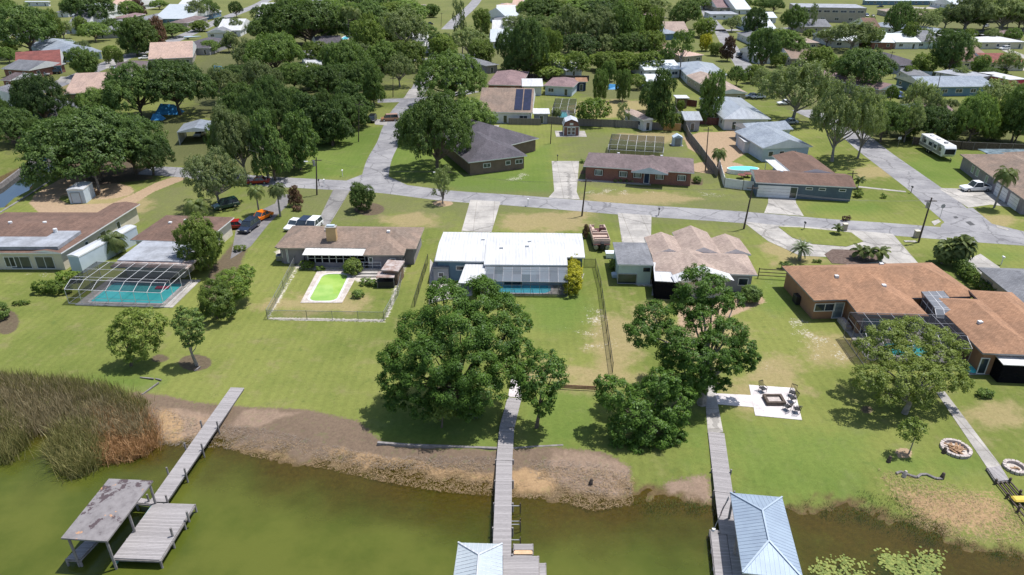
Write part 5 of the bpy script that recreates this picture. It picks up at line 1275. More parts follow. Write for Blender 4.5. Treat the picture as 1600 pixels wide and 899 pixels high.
# tall yellow hedge and long hedge as lines of lobes
def hedge(label, pts, w_, h_, mat, name='hedge', leaf=.15):
    P0 = G(*pts[0]); root = thing(name, label, 'hedge', P0); L = []
    A, B = G(*pts[0]), G(*pts[1]); n = int((B-A).length/(w_*.6))+1
    for i in range(n+1): p = A.lerp(B, i/n)-P0; L.append((p.x, p.y, h_*.5, w_*.62, w_*.62, h_*.56))
    Q, T_ = foliage(L, leaf, 1.4, int(pts[0][0])); objmesh('crown', quads_mesh('crown', Q, mat, T_), root)
    mb = MB()
    for l in L: mb.bar((l[0],l[1],-.05),(l[0],l[1],h_*.6),.05)
    mb.build('stems', 'bark', root)
hedge('tall yellow flowering hedge at the right end of the white roofed house', [(894,461),(896,428)], 1.7, 2.9, 'lf_yellow')
hedge('long clipped green hedge between the orange roof and right edge house', [(1508,434),(1606,512)], 1.5, 1.6, 'lf_shrub')
hedge('dark hedge between the tan house drive and the mulch bed', [(1495,420),(1512,436)], 1.4, 1.8, 'lf_oak')
# ---- palms
def palm_crown(n, L, droop, seed, wide=.5, leafw=.07, fan=False, upmin=-.2, upmax=1.1):
    r = random.Random(seed); Q = []; T_ = []
    for k in range(n):
        az = k*2.399+r.uniform(-.2,.2); el = upmin+(upmax-upmin)*((k+.5)/n); c, s = math.cos(az), math.sin(az); tt = r.random()
        p = Vector((0,0,0)); d = Vector((c*math.cos(el), s*math.cos(el), math.sin(el))); side = Vector((-s, c, 0)); m_ = 9
        for j in range(m_):
            q = p+d*(L/m_); d = (d+Vector((0,0,-droop/m_*(1+j*.35)))).normalized(); lw = leafw
            w_ = wide*math.sin(math.pi*min(1,(j+1.2)/(m_+1)))**.7*L
            if fan: w_ = wide*L*(j/m_)
            up = side.cross(d)
            for sgn in (-1, 1):
                for h_ in (0, .5):
                    b = p.lerp(q, h_); e = b+side*sgn*w_+d*(w_*.55)-up*(.25*w_)*(1 if up.z > 0 else -1)+Vector((0,0,-.15*w_))
                    f = d*lw
                    Q.append([b-f*.5, e-f*.25, e+f*.25, b+f*.5]); T_.append(min(1, tt*.7+r.random()*.4))
            p = q
    return np.array([[tuple(v) for v in q] for q in Q]), np.array(T_)
PC = {'queen':palm_crown(26, 2.3, 1.5, 1, .22, .13, False, -.1, 1.3), 'sago':palm_crown(44, 1.7, .9, 2, .10, .10, False, .0, 1.4), 'sabal':palm_crown(52, 1.5, .8, 3, .38, .22, True, -.9, 1.4), 'young':palm_crown(12, 1.5, 1.1, 4, .24, .12, False, .2, 1.3)}
PM = {k:(quads_mesh('crown', v[0], 'lf_sago' if k == 'sago' else 'lf_palm', v[1])) for k, v in PC.items()}
def palm(bx, by, cy, kind, scale, label, lean=0, tr=.16):
    P = G(bx, by); h_ = max(.15, zrow(P.y, cy)); root = thing('palm_tree', label, 'palm', P, trng.uniform(0,6), 'palms')
    c = objmesh('crown', PM[kind], root, (lean, 0, h_)); c.scale = (scale,)*3
    mb = MB(); mb.path([(0,0,-.1),(lean*.35,0,h_*.5),(lean,0,h_)], [tr*1.3, tr, tr*.8], 0, 7); mb.build('trunk', 'bark_grey', root)
for a in ((1553,325,272,'queen',1.15,'tall palm with shadow on the lawn beside the pickup driveway',.5,.14),(1472,412,390,'sabal',1.2,'left shaggy cabbage palm by the driveway of the orange roof',0,.2),(1497,416,386,'sabal',1.35,'right shaggy cabbage palm of the pair by the driveway',.2,.2),
          (1249,407,390,'sago',1.15,'silvery sago palm behind the orange roofed house',0,.2),(312,352,322,'queen',1.2,'broad palm beside the curved drive at left',0,.18),(405,335,298,'queen',.9,'palm between the orange car and the road',.2,.12),(438,338,296,'queen',.95,'grey stemmed palm right of the orange car',-.2,.14),
          (182,398,376,'queen',1.2,'low spreading palm beside the white container',0,.16),(1120,268,240,'queen',.95,'bright palm at the wooden fence corner',0,.12),(1307,366,357,'young',.8,'tiny palm on the traffic island',0,.05),(1341,405,393,'young',1.2,'left small palm in the front mulch bed',0,.06),(1355,408,395,'young',1.1,'middle small palm in the front mulch bed',0,.06),(1372,409,394,'young',1.2,'right small palm in the front mulch bed',.2,.06),
          (1535,568,555,'young',.9,'small palm at the porch of the orange roofed house',0,.07),(870,190,176,'queen',.8,'small palm beside the screened teal pool',0,.1),(1573,44,26,'queen',1.6,'palm before the great oaks at the upper right',0,.2),(548,76,18,'queen',2.0,'first tall palm among the far upper left wood',0,.2),(560,85,20,'queen',1.8,'second tall palm among the far upper left wood',0,.2),(365,82,60,'queen',1.8,'palm at the far street bend',0,.2),(1340,295,282,'young',1.0,'small palm beside the rust roofed house corner',0,.06)):
    palm(*a)
# ------------------------------------------------------------------ pools and cages
def rrect(w, d, r, n=6):
    out = []
    for cx, cy, a0 in ((w/2-r, d/2-r, 0), (-w/2+r, d/2-r, 90), (-w/2+r, -d/2+r, 180), (w/2-r, -d/2+r, 270)):
        for i in range(n+1): a = R(a0+90*i/n); out.append((cx+r*math.cos(a), cy+r*math.sin(a)))
    return out
def frame4(fl, fr, rl_row, z=0.0):
    A = G(*fl, z); B = G(*fr, z); u = (B-A).normalized(); v = Vector((-u.y, u.x, 0)); w = (B-A).length; m = (A+B)/2
    d = (G(800, rl_row, z).y-m.y)/max(v.y, .2)
    return A, Matrix(((u.x, v.x, 0, 0),(u.y, v.y, 0, 0),(0,0,1,0),(0,0,0,1))), w, d
def pool(label, fl, fr, row, deck, rad, water, dmat='concrete', ends=None):
    """deck: extra metres (left, right, front, back)"""
    A, T, w, d = frame4(fl, fr, row); root = thing('swimming_pool', label, 'swimming pool', A)
    inner = [(x+w/2, y+d/2) for x, y in rrect(w, d, min(rad, w/2-.01, d/2-.01))]
    l, r_, f, b = deck; cop = [(x*1.0+w/2, y+d/2) for x, y in rrect(w+.7, d+.7, min(rad+.35, w/2, d/2))]
    cx, cy = w/2, d/2; out = []
    for x, y in inner:
        dx, dy = x-cx, y-cy; s = min(((w+r_-cx)/dx if dx > 0 else (-l-cx)/dx) if abs(dx) > 1e-6 else 1e9, ((d+b-cy)/dy if dy > 0 else (-f-cy)/dy) if abs(dy) > 1e-6 else 1e9); out.append((cx+dx*s, cy+dy*s))
    tr = lambda P: [tuple((T @ Vector((x, y, 0)))[:2]) for x, y in P]
    mb = MB(); mb.ring(tr(out), tr(cop), .07); n = len(out); o2 = tr(out)
    mb.add([(p[0],p[1],.07) for p in o2]+[(p[0],p[1],-.1) for p in o2], [(i,n+i,n+(i+1)%n,(i+1)%n) for i in range(n)]); mb.build('deck', dmat, root)
    mb = MB(); mb.ring(tr(cop), tr(inner), .085); i2 = tr(inner); mb.add([(p[0],p[1],.085) for p in i2]+[(p[0],p[1],-.05) for p in i2], [(i,(i+1)%n,n+(i+1)%n,n+i) for i in range(n)]); mb.build('coping', 'paver', root)
    mb = MB(); mb.add([(p[0],p[1],.02) for p in i2], [tuple(range(n))]); mb.build('water', water, root)
    return root, T, w, d
pool('turquoise rectangular pool inside the left screened enclosure', (141,472), (254,475), 443, (1.4,1.8,1,5.6), .3, 'pool_teal')
pool('algae green pool with white deck on the fenced lawn', (482,471), (525,471), 429, (1.1,1.3,.5,1.6), 1.0, 'pool_green', 'sand_white')
pool('blue pool with rounded ends in front of the white roofed house', (768,458), (861,459), 444, (1.0,2.2,.3,.6), 1.1, 'pool_blue')
pool('teal pool half hidden behind the broad yellow green tree', (1392,556), (1462,558), 538, (3.0,4.4,1.2,5), .8, 'pool_teal')
pool('small teal pool by the grey screen roof behind the fence', (873,185), (888,185), 175, (1,1,.5,2), .6, 'pool_teal')
pool('tiny bright pool far off between two leafy oaks', (531,62), (542,62), 57, (2,1,1,2), .5, 'pool_blue')
screenm('pan_a', .66, (.17,.19,.22)); screenm('pan_b', .74, (.11,.13,.15)); screenm('pan_c', .62, (.23,.26,.30))
def cage(label, fl, fr, row, h_, nx, ny, rise=.0, fmat='frame_white', inset=1.2, roofscr='screen', wallscr='screen_wall', wallh=None):
    A, T, w, d = frame4(fl, fr, row); root = thing('screen_enclosure', label, 'screen enclosure', A); wh = wallh or h_-.8
    tp = lambda x, y, z: T @ Vector((x, y, z)); r = .032; mb = MB()
    # walls to wh, sloping up by inset to the flat top at h_
    X = [w*i/nx for i in range(nx+1)]; Yv = [d*i/ny for i in range(ny+1)]; q = inset
    zt = lambda y: h_+rise*y
    for x in X:
        mb.bar(tp(x,0,0), tp(x,0,wh), r); xi = min(max(x, q*.0), w)
        mb.bar(tp(x,0,wh), tp(xi,q,h_), r); mb.bar(tp(xi,q,h_), tp(xi,d,h_), r)
    for y in Yv[1:]:
        for x in (0, w): mb.bar(tp(x,y,0), tp(x,y,h_ if y >= q else wh), r)
        mb.bar(tp(0,y,h_), tp(w,y,h_), r*.8)
    for x in (0, w): mb.bar(tp(x,0,wh), tp(x,d,wh), r); mb.bar(tp(x,0,.1), tp(x,d,.1), r); mb.bar(tp(x,q,h_), tp(x,d,h_), r)
    mb.bar(tp(0,0,wh), tp(w,0,wh), r); mb.bar(tp(0,q,h_), tp(w,q,h_), r); mb.bar(tp(0,0,.1), tp(w,0,.1), r); mb.bar(tp(0,0,wh*.45), tp(w,0,wh*.45), r*.6)
    mb.build('frame', fmat, root)
    if isinstance(roofscr, list):
        pr_ = random.Random(3); mb = MB(); lv = [(0,wh),(q*.5,(wh+h_)/2),(q,h_+.01),(d,h_+.01)]
        for i in range(nx):
            for (ya, za), (yb, zb) in zip(lv[:-1], lv[1:]): mb.add([tp(X[i],ya,za),tp(X[i+1],ya,za),tp(X[i+1],yb,zb),tp(X[i],yb,zb)], [(0,1,2,3)], pr_.choice((0,0,1,2,2)))
        mb.build('roof_screen', roofscr, root)
    else: mb = MB(); mb.add([tp(0,0,wh),tp(w,0,wh),tp(w,q,h_+.01),tp(0,q,h_+.01),tp(0,d,h_+.01),tp(w,d,h_+.01)], [(0,1,2,3),(3,2,5,4)]); mb.build('roof_screen', roofscr, root)
    mb = MB(); mb.add([tp(0,0,0),tp(w,0,0),tp(w,0,wh),tp(0,0,wh),tp(0,d,0),tp(0,d,h_),tp(0,q,h_),tp(w,d,0),tp(w,d,h_),tp(w,q,h_)], [(0,1,2,3),(0,3,6,5,4),(1,7,8,9,2)]); mb.build('wall_screen', wallscr, root)
    return root
cage('large pool cage with white beams over the turquoise pool at left', (108,475), (257,481), 440, 2.75, 7, 3, 0, 'frame_white', 1.5, 'screen', 'screen_wall', 2.1)
cage('grey paneled screened lanai over the blue pool of the white roofed house', (757,462), (886,464), 443, 2.95, 9, 2, 0, 'frame_grey', 2.6, ['pan_a','pan_b','pan_c'], 'screen_wall', 2.1)
cage('steep dark mansard pool cage beside the orange roofed house', (1350,572), (1508,577), 529, 3.3, 7, 3, 0, 'frame_grey', 1.5, 'screen', 'screen_wall', 2.6)
cage('low screened pool cage behind the red brick ranch house', (949,249), (1035,254), 232, 2.9, 6, 2, 0, 'frame_white', 1.0, 'screen', 'screen_wall', 2.1)
cage('grey screen roof over the teal pool beside the solar panels', (862,190), (897,191), 172, 3.0, 3, 2, 0, 'frame_white', 2.0, 'screen', 'screen_light', 2.2)
cage('narrow courtyard cage between the two orange roof wings', (1454,527), (1494,530), 490, 3.25, 3, 4, 0, 'frame_white', 1.0, 'screen_mid', 'screen_light', 2.6)
cage('screened carport frame at the left beside the far brick garage', (1385,116), (1450,116), 104, 2.6, 4, 2, 0, 'frame_white', 1.0, 'screen_light', 'screen_light', 2.0)
# extra furniture in the left cage: pink float
p = G(254,451); mb = MB(); mb.box(-.9,-.35,.08,.9,.35,.22); ob = mb.build('pool_float', 'canvas_pink', None, p, .05); tag(ob, 'pink float at the back of the turquoise pool', 'pool float')
# ------------------------------------------------------------------ fences
def fence(label, px, h_, mat, kind='board', step=2.4, z=0, post='timber', name='fence'):
    P = [G(x, y, 0) for x, y in px]; o0 = P[0].copy(); root = thing(name, label, 'fence', o0); k = 0; pm = MB()
    for a, b in zip(P[:-1], P[1:]):
        u = (b-a); L_ = u.length; u.normalize(); n = Vector((-u.y, u.x, 0)); ang = math.atan2(u.y, u.x); a_ = a-o0
        if kind == 'board': 
            m_ = MB(); m_.box(0,-.02,.04,L_,.02,h_); ob = m_.build('panel', mat, root, a_); ob.rotation_euler = (0,0,ang)
            m_ = MB(); m_.box(0,.02,h_*.25,L_,.06,h_*.25+.09); m_.box(0,.02,h_*.8,L_,.06,h_*.8+.09); m_.box(0,-.04,h_,L_,.04,h_+.04); ob = m_.build('rail', post, root, a_); ob.rotation_euler = (0,0,ang)
        elif kind == 'vinyl':
            m_ = MB(); m_.box(0,-.03,.04,L_,.03,h_); ob = m_.build('panel', mat, root, a_); ob.rotation_euler = (0,0,ang)
        elif kind == 'chain':
            m_ = MB(); m_.add([(0,0,0),(L_,0,0),(L_,0,h_),(0,0,h_)], [(0,1,2,3)]); ob = m_.build('mesh', mat, root, a_); ob.rotation_euler = (0,0,ang)
            m_ = MB(); m_.bar((0,0,h_),(L_,0,h_),.03); m_.bar((0,0,.04),(L_,0,.04),.02); ob = m_.build('rail', post, root, a_); ob.rotation_euler = (0,0,ang)
        elif kind == 'rails':
            m_ = MB()
            for zz in (.28*h_,.6*h_,.92*h_): m_.box(0,-.025,zz,L_,.025,zz+.10)
            ob = m_.build('rail', mat, root, a_); ob.rotation_euler = (0,0,ang)
        n_ = max(1, int(L_/step))
        for i in range(n_+1):
            if k >= 90: break
            p_ = a+u*L_*i/n_-o0; m_ = MB(); rr__ = .035 if kind == 'chain' else .065; m_.bar((0,0,-.1),(0,0,h_+.08),rr__,0,4 if kind != 'chain' else 6); m_.build('post', post, root, p_); k += 1
fence('wooden grey privacy fence behind the brick house lawn', [(845,193),(900,197),(960,199),(1036,204)], 1.8, 'fence_wood')
fence('short new orange wood fence section by the tiny shed', [(1036,204),(1063,205)], 1.7, 'fence_new', post='timber_new')
fence('dark red board fence behind the blue grey roofed house', [(1068,193),(1120,196),(1176,199)], 1.8, 'fence_red')
fence('diagonal grey board fence between two back yards', [(1050,172),(1068,198),(1076,218),(1095,243),(1120,278)], 1.8, 'fence_wood')
fence('white vinyl fence round the above ground pool patio', [(1122,262),(1131,293),(1160,297),(1183,299)], 1.8, 'white_trim', 'vinyl', post='white_trim')
fence('chain link fence round the green pool lawn', [(464,410),(443,452),(418,499),(480,500),(600,502),(622,462),(634,412)], 1.25, 'chain', 'chain', 2.8, post='galv')
fence('dark chain link fence left of the white roofed house', [(669,412),(660,440),(648,480)], 1.4, 'chain_dark', 'chain', 2.6, post='frame_black')
fence('black chain link fence dividing the middle lawns', [(912,418),(930,418),(938,450),(948,520),(957,583)], 1.3, 'chain_dark', 'chain', 2.4, post='frame_black')
fence('low rusty rail along the flower bed between the lawns', [(872,608),(932,611)], .5, 'fence_red', 'rails', 3, post='fence_red')
fence('dark board gate fence left of the orange roofed house', [(1184,435),(1234,438)], 1.5, 'pole_wood', 'rails', 2.2, post='frame_black')
fence('light panel fence before the pool of the dark grey roofed house', [(1400,117),(1455,120)], 1.6, 'wall_lightblue', 'vinyl', post='white_trim')
fence('grey board fence in front of the solar panel house', [(795,195),(845,196)], 1.6, 'fence_wood')
fence('dark fence along the thicket behind the camper', [(1425,226),(1500,234),(1600,238)], 1.7, 'pole_wood')
fence('red fence section left of the dense oval tree', [(1068,165),(1088,168)], 1.8, 'fence_red')
fence('dark fence behind the maroon cottage', [(820,124),(860,126),(920,127)], 1.7, 'pole_wood')
fence('white rail fence on the far lawn beside the pale metal roof', [(1142,114),(1180,116)], 1.2, 'white_trim', 'rails', post='white_trim')
fence('timber screen beside the tan house porch', [(622,440),(624,424)], 1.8, 'timber')
plain('rib_blue', (.36,.43,.51), (.31,.38,.46), .8, .5, .1)
plain('mt_blue', (.29,.36,.44), (.25,.31,.39), .5, .5, .1, .2); plain('mt_pale', (.43,.48,.51), (.37,.42,.46), .5, .5, .1, .2)
# ------------------------------------------------------------------ docks
def ribbon(label, px, width, z, mat, name='dock', postzs=(-2.0, .0), step=2.6, posth=None, sides=(-1,1), rail=False):
    P = [G(x, y, z) for x, y in px]; root = thing(name, label, 'dock', Vector((P[0].x, P[0].y, WL))); o0 = root.location
    for a, b in zip(P[:-1], P[1:]):
        u = b-a; L_ = u.length; ang = math.atan2(u.y, u.x); m_ = MB(); m_.box(-.02,-width/2,-.05,L_+.02,width/2,0); ob = m_.build('deck', mat, root, a-o0); ob.rotation_euler = (0,0,ang)
        m_ = MB()
        for s in (-1, 1): m_.box(0,s*(width/2-.08)-.03,-.24,L_,s*(width/2-.08)+.03,-.055)
        ob = m_.build('joist', 'timber', root, a-o0); ob.rotation_euler = (0,0,ang)
        u.normalize(); n = Vector((-u.y, u.x, 0)); k = max(1, int(L_/step))
        for i in range(k+1):
            p = a+u*L_*i/k-o0
            if ground_z(p.x+o0.x, p.y+o0.y) > -.15: continue
            for s in sides:
                q = p+n*s*(width/2+.06); m_ = MB(); ht = (posth if (posth and (s == sides[-1] or posth > .5)) else .12)
                m_.bar((q.x,q.y,-1.9),(q.x+.02,q.y,z-WL+ht),.08,0,7); m_.build('piling', 'timber', root)
    return root
def platform(root, quad, z, mat, name='deck', posts_=True, thick=.06, n=(3,4), mname='piling', pr=.09, below=True):
    P = [G(x, y, z)-root.location for x, y in quad]          # back-left, back-right, front-right, front-left
    e = (P[1]-P[0]).normalized(); ang = math.atan2(e.y, e.x); Ri = Matrix.Rotation(-ang, 4, 'Z'); c = P[0]
    Q = [Ri @ (p-c) for p in P]; m_ = MB(); zb = z-WL
    if sum(Q[i].x*Q[(i+1)%4].y-Q[(i+1)%4].x*Q[i].y for i in range(4)) < 0: Q = Q[::-1]
    m_.prism([(q.x, q.y) for q in Q], -thick, 0); ob = m_.build(name, mat, root, (c.x, c.y, zb)); ob.rotation_euler = (0,0,ang)
    m_ = MB(); Q2 = [(q.x, q.y) for q in Q]
    for i in range(4): a, b = Vector((*Q2[i],0)), Vector((*Q2[(i+1)%4],0)); m_.bar((a.x,a.y,-thick-.1),(b.x,b.y,-thick-.1),.1,0,4)
    ob = m_.build('fascia', 'timber', root, (c.x, c.y, zb)); ob.rotation_euler = (0,0,ang)
    if posts_:
        for i in range(n[0]):
            for j in range(n[1]):
                a = P[0].lerp(P[1], i/(n[0]-1)); b = P[3].lerp(P[2], i/(n[0]-1)); p = a.lerp(b, j/(n[1]-1))
                m_ = MB(); m_.bar((p.x,p.y,-1.8),(p.x,p.y,zb-.05),pr,0,7); m_.build(mname, 'timber', root)
    return root
DZ = .25
d1 = ribbon('long weathered grey boardwalk running out to the left boathouse', [(371,606),(247,784)], 1.45, DZ, 'dock_wood_x', posth=.75, step=2.9)
def bhouse(name, label, quad, z, rmat, ridge, posts_, rise, th=.12, extra=None, trim='white_trim'):
    """quad: back-left, back-right, front-right, front-left eave corners at height z"""
    P = [G(x, y, z) for x, y in quad]; c = sum(P, Vector())/4; root = thing(name, label, 'boathouse', Vector((c.x, c.y, WL)))
    P = [Vector((p.x-c.x, p.y-c.y, z-WL)) for p in P]; bl, br, fr_, fl_ = P
    w_ = (br-bl).length; m1 = (bl+br)/2; m2 = (fl_+fr_)/2; dv = (m1-m2); L_ = dv.length; dv.normalize()
    r1 = m1-dv*min(w_*ridge, L_*.49)+Vector((0,0,rise)); r2 = m2+dv*min(w_*ridge, L_*.49)+Vector((0,0,rise))
    V = [bl,br,fr_,fl_,r1,r2]; e1 = (br-bl).normalized(); ang = math.atan2(e1.y, e1.x); Ri = Matrix.Rotation(-ang, 4, 'Z')
    m_ = MB(); m_.add([Ri @ v for v in V], [(0,1,4)[::-1],(1,2,5,4)[::-1],(2,3,5)[::-1],(3,0,4,5)[::-1]], 0); m_.add([Ri @ (v+Vector((0,0,-th))) for v in V[:4]]+[Ri @ v for v in V[:4]], [(0,1,2,3),(0,4,5,1),(1,5,6,2),(2,6,7,3),(3,7,4,0)], 1)
    ro = m_.build('roof', [rmat, trim], root); ro.rotation_euler = (0,0,ang)
    rb = MB()                                   # standing ribs, each running down its own slope
    if rmat in ('mt_pale', 'mt_blue'):
        for poly in ((bl,br,r1),(br,fr_,r2,r1),(fr_,fl_,r2),(fl_,bl,r1,r2)):
            a0, a1 = poly[0], poly[1]; eu = (a1-a0); EL = eu.length; eu.normalize(); nn_ = (poly[1]-poly[0]).cross(poly[2]-poly[0]).normalized(); up_ = nn_.cross(eu)
            if up_.z < 0: up_ = -up_
            if nn_.z < 0: nn_ = -nn_
            q2 = [((p_-a0).dot(eu), (p_-a0).dot(up_)) for p_ in poly]; s_ = .2
            while s_ < EL:
                hit = 0
                for i_ in range(1, len(q2)):
                    (xa, ya), (xb, yb) = q2[i_], q2[(i_+1) % len(q2)]
                    if (xa-s_)*(xb-s_) <= 0 and abs(xb-xa) > 1e-6: hit = max(hit, ya+(yb-ya)*(s_-xa)/(xb-xa))
                if hit > .1: c1 = a0+eu*s_+nn_*.012; rb.bar(c1, c1+up_*hit, .016, 0, 4)
                s_ += .32
        rb.build('roof_rib', 'mt_shed' if rmat == 'mt_pale' else 'rib_blue', root)
    m_ = MB()
    for a, b in ((r1,r2),(bl,r1),(br,r1),(fl_,r2),(fr_,r2)): m_.bar(a+Vector((0,0,.02)), b+Vector((0,0,.02)), .09, 0, 4)
    if rmat != 'roof_patched': m_.build('ridge_cap', 'rib_blue' if rmat == 'mt_blue' else rmat if rmat != 'mt_pale' else 'mt_shed', root)
    for p in posts_:
        a = bl.lerp(br, p[0]); b = fl_.lerp(fr_, p[0]); q = a.lerp(b, p[1]); m_ = MB(); m_.bar((q.x,q.y,-1.8),(q.x,q.y,z-WL-.05),.1,0,6); m_.build('post', 'timber', root)
    return root, P
m, t, o = newmat('roof_patched'); v = pos(t); nn = noise(t, .30, 6, .7, v)
sep = N(t, 'ShaderNodeTexCoord'); 
base = mixc(t, ramp(t, noise(t, 1.2, 5, .7, v), .35, .7), (.235,.22,.222), (.165,.152,.155))
base = mixc(t, ramp(t, nn, .53, .545), base, (.085,.065,.07)); base = mixc(t, ramp(t, noise(t, .7, 4, .6, v), .64, .66), base, (.42,.24,.14))
princ(t, o, base, .9, 0, .2, noise(t, 5, 3, .6, v), .3); M['roof_patched'] = m
bh1, P1 = bhouse('boathouse', 'weathered boathouse with torn grey roof at the end of the left dock', [(170,748),(239,751),(167,846),(95,841)], 2.5, 'roof_patched', .45, [(.06,.04),(.95,.04),(.5,.04),(.94,.52),(.06,.52),(.12,.97),(.94,.97)], .12, .14, trim='timber')
platform(bh1, [(240,786),(304,788),(250,875),(176,872)], DZ, 'dock_wood_y', 'deck', True, .06, (2,4))
platform(bh1, [(205,778),(214,778),(124,874),(103,873)], DZ-.1, 'dock_wood_y', 'catwalk', True, .06, (2,3))
platform(bh1, [(206,776),(242,782),(240,788),(202,784)], DZ-.004, 'dock_wood_x', 'deck', False)
m_ = MB(); q = [G(x,y,DZ)-bh1.location for x, y in ((236,790),(176,873))]; u = q[1]-q[0]; m_.prism([(q[0].x,q[0].y),(q[1].x,q[1].y),(q[1].x+.06,q[1].y+.02),(q[0].x+.06,q[0].y+.02)][::-1], .1, .82); m_.build('side_panel', 'teal_trim', bh1)
for px_, py_ in ((295,812),(270,838)):
    q = G(px_,py_,DZ)-bh1.location; m_ = MB(); m_.bar((q.x,q.y,.6),(q.x,q.y,1.7),.09,0,7); m_.build('piling', 'timber', bh1)
d2 = ribbon('straight grey wooden dock running from the biggest tree into the lake', [(804,622),(792,668),(788,720),(784,868)], 1.42, DZ, 'dock_wood_x', step=2.4)
bh2, P2 = bhouse('boathouse', 'pale metal hip roofed boathouse at the bottom centre', [(716,848),(785,850),(786,960),(700,958)], 2.6, 'mt_pale', .5, [(.06,.04),(.94,.04),(.06,.5),(.94,.5),(.06,.96),(.94,.96)], .62)
platform(d2, [(786,868),(841,869),(843,935),(786,935)], DZ, 'dock_wood_y', 'deck', True, .06, (2,3))
platform(d2, [(841,880),(852,880),(854,930),(842,930)], DZ-.2, 'dock_wood_y', 'step', True, .06, (2,2))
lift = thing('swim_platform', 'small plank platform with a tan edge beside the centre dock', 'platform', G(817,858,WL))
platform(lift, [(803,850),(832,850),(832,859),(803,859)], DZ-.25, 'dock_wood_y', 'deck', True, .06, (2,2)); platform(lift, [(803,859.4),(832,859.4),(832,866),(803,866)], DZ-.3, 'timber_new', 'bench', False)
for i, (yy, lab) in enumerate(((790,'mooring pipe arm beside the centre dock nearest the shore'),(814,'upper mooring pipe arm of the pair beside the centre dock'),(819,'lower mooring pipe arm of the pair beside the centre dock'),(843,'mooring pipe arm beside the centre dock nearest the plank platform'))):
    a = G(796,yy,DZ); b = G(813,yy,DZ); ob = thing('mooring_arm', lab, 'mooring arm', Vector((a.x,a.y,WL)), group='mooring arms on the centre dock'); m_ = MB(); m_.bar((0,0,.8),(b.x-a.x,0,.8),.045,0,6); m_.build('arm', 'galv', ob); m_ = MB(); m_.bar((b.x-a.x,0,-1.2),(b.x-a.x,0,1.1),.05,0,6); m_.build('post', 'pole_wood', ob)
# concrete and board path, right dock
d3 = ribbon('long grey boardwalk from the concrete path to the blue roofed boathouse', [(1119,676),(1131,770),(1140,835)], 1.5, DZ-.1, 'dock_wood_x', posth=.3)
bh3, P3 = bhouse('boathouse', 'blue metal hip roofed boathouse beside the right dock', [(1141,770),(1222,777),(1256,906),(1160,895)], 2.6, 'mt_blue', .62, [(.05,.04),(.95,.04),(.05,.5),(.95,.5),(.05,.96),(.95,.96)], .75)
platform(bh3, [(1136,835),(1150,836),(1170,935),(1150,935)], DZ-.12, 'dock_wood_y', 'deck', True, .06, (2,3))
lo = thing('side_dock', 'narrow lower deck left of the blue roofed boathouse', 'dock', G(1125,860,WL)); platform(lo, [(1110,828),(1134,829),(1146,910),(1119,910)], DZ-.15, 'dock_wood_y', 'deck', True, .06, (2,4))
# flag
p = G(1115,828,DZ-.1); fl = thing('flag_pole', 'slanted pole with a striped flag beside the right dock', 'flag', p); tip = Vector((.95,.6,2.9))
m_ = MB(); m_.bar((0,0,0), tip, .035, 0, 6); m_.build('pole', 'galv', fl); m_ = MB(); m_.bar((0,0,-.05),(0,0,.12),.14,0,8); m_.build('base', 'white_trim', fl)
fm = MB(); a = tip; dwn = (Vector((0,0,0))-tip).normalized(); out = Vector((-.25,-.15,-.97)).normalized()
for i in range(13):
    for j in range(6):
        f0, f1 = i/13*.9, (i+1)/13*.9; g0, g1 = j/6*1.3, (j+1)/6*1.3; wv = lambda g, f: Vector((.12*math.sin(g*5+f*2), .08*math.cos(g*4), 0))
        mi = 2 if (i < 7 and j < 3) else (0 if i % 2 == 0 else 1)
        fm.add([a+dwn*f0+out*g0*.0+Vector((-g0*.25,-.1*g0,-g0*.85))*1+wv(g0,f0), a+dwn*f0+Vector((-g1*.25,-.1*g1,-g1*.85))+wv(g1,f0), a+dwn*f1+Vector((-g1*.25,-.1*g1,-g1*.85))+wv(g1,f1), a+dwn*f1+Vector((-g0*.25,-.1*g0,-g0*.85))+wv(g0,f1)], [(0,1,2,3)], mi)
fm.build('flag', ['flag_red','flag_white','flag_blue'], fl)
# dock at the right edge
d4 = thing('dock', 'unfinished dock frame of dark beams at the right edge', 'dock', Vector((*G(1560,745)[:2], WL)))
platform(d4, [(1543,731),(1563,728),(1577,750),(1557,752)], .3, 'dock_wood_x', 'deck', True, .06, (2,2))
for k in (0, .33, .66, 1):
    a = G(1557+20*k,752-2*k,.25)-d4.location; b = G(1608+24*k,815-3*k,.25)-d4.location; m_ = MB(); m_.bar((a.x,a.y,.8),(b.x,b.y,.8),.07); m_.build('beam', 'pole_wood', d4)
for px_, py_ in ((1556,753),(1578,751),(1574,775),(1594,770),(1592,795),(1612,790)):
    a = G(px_,py_,.25)-d4.location; m_ = MB(); m_.bar((a.x,a.y,-.9),(a.x,a.y,1.15),.1,0,7); m_.build('piling', 'pole_wood', d4)
p = G(1598,782,.2); mb = MB(); mb.box(-.9,-.35,0,.9,.35,.28); tag(mb.build('kayak', 'yellow_plastic', None, p, .12), 'yellow orange boat hull at the right edge dock', 'boat')
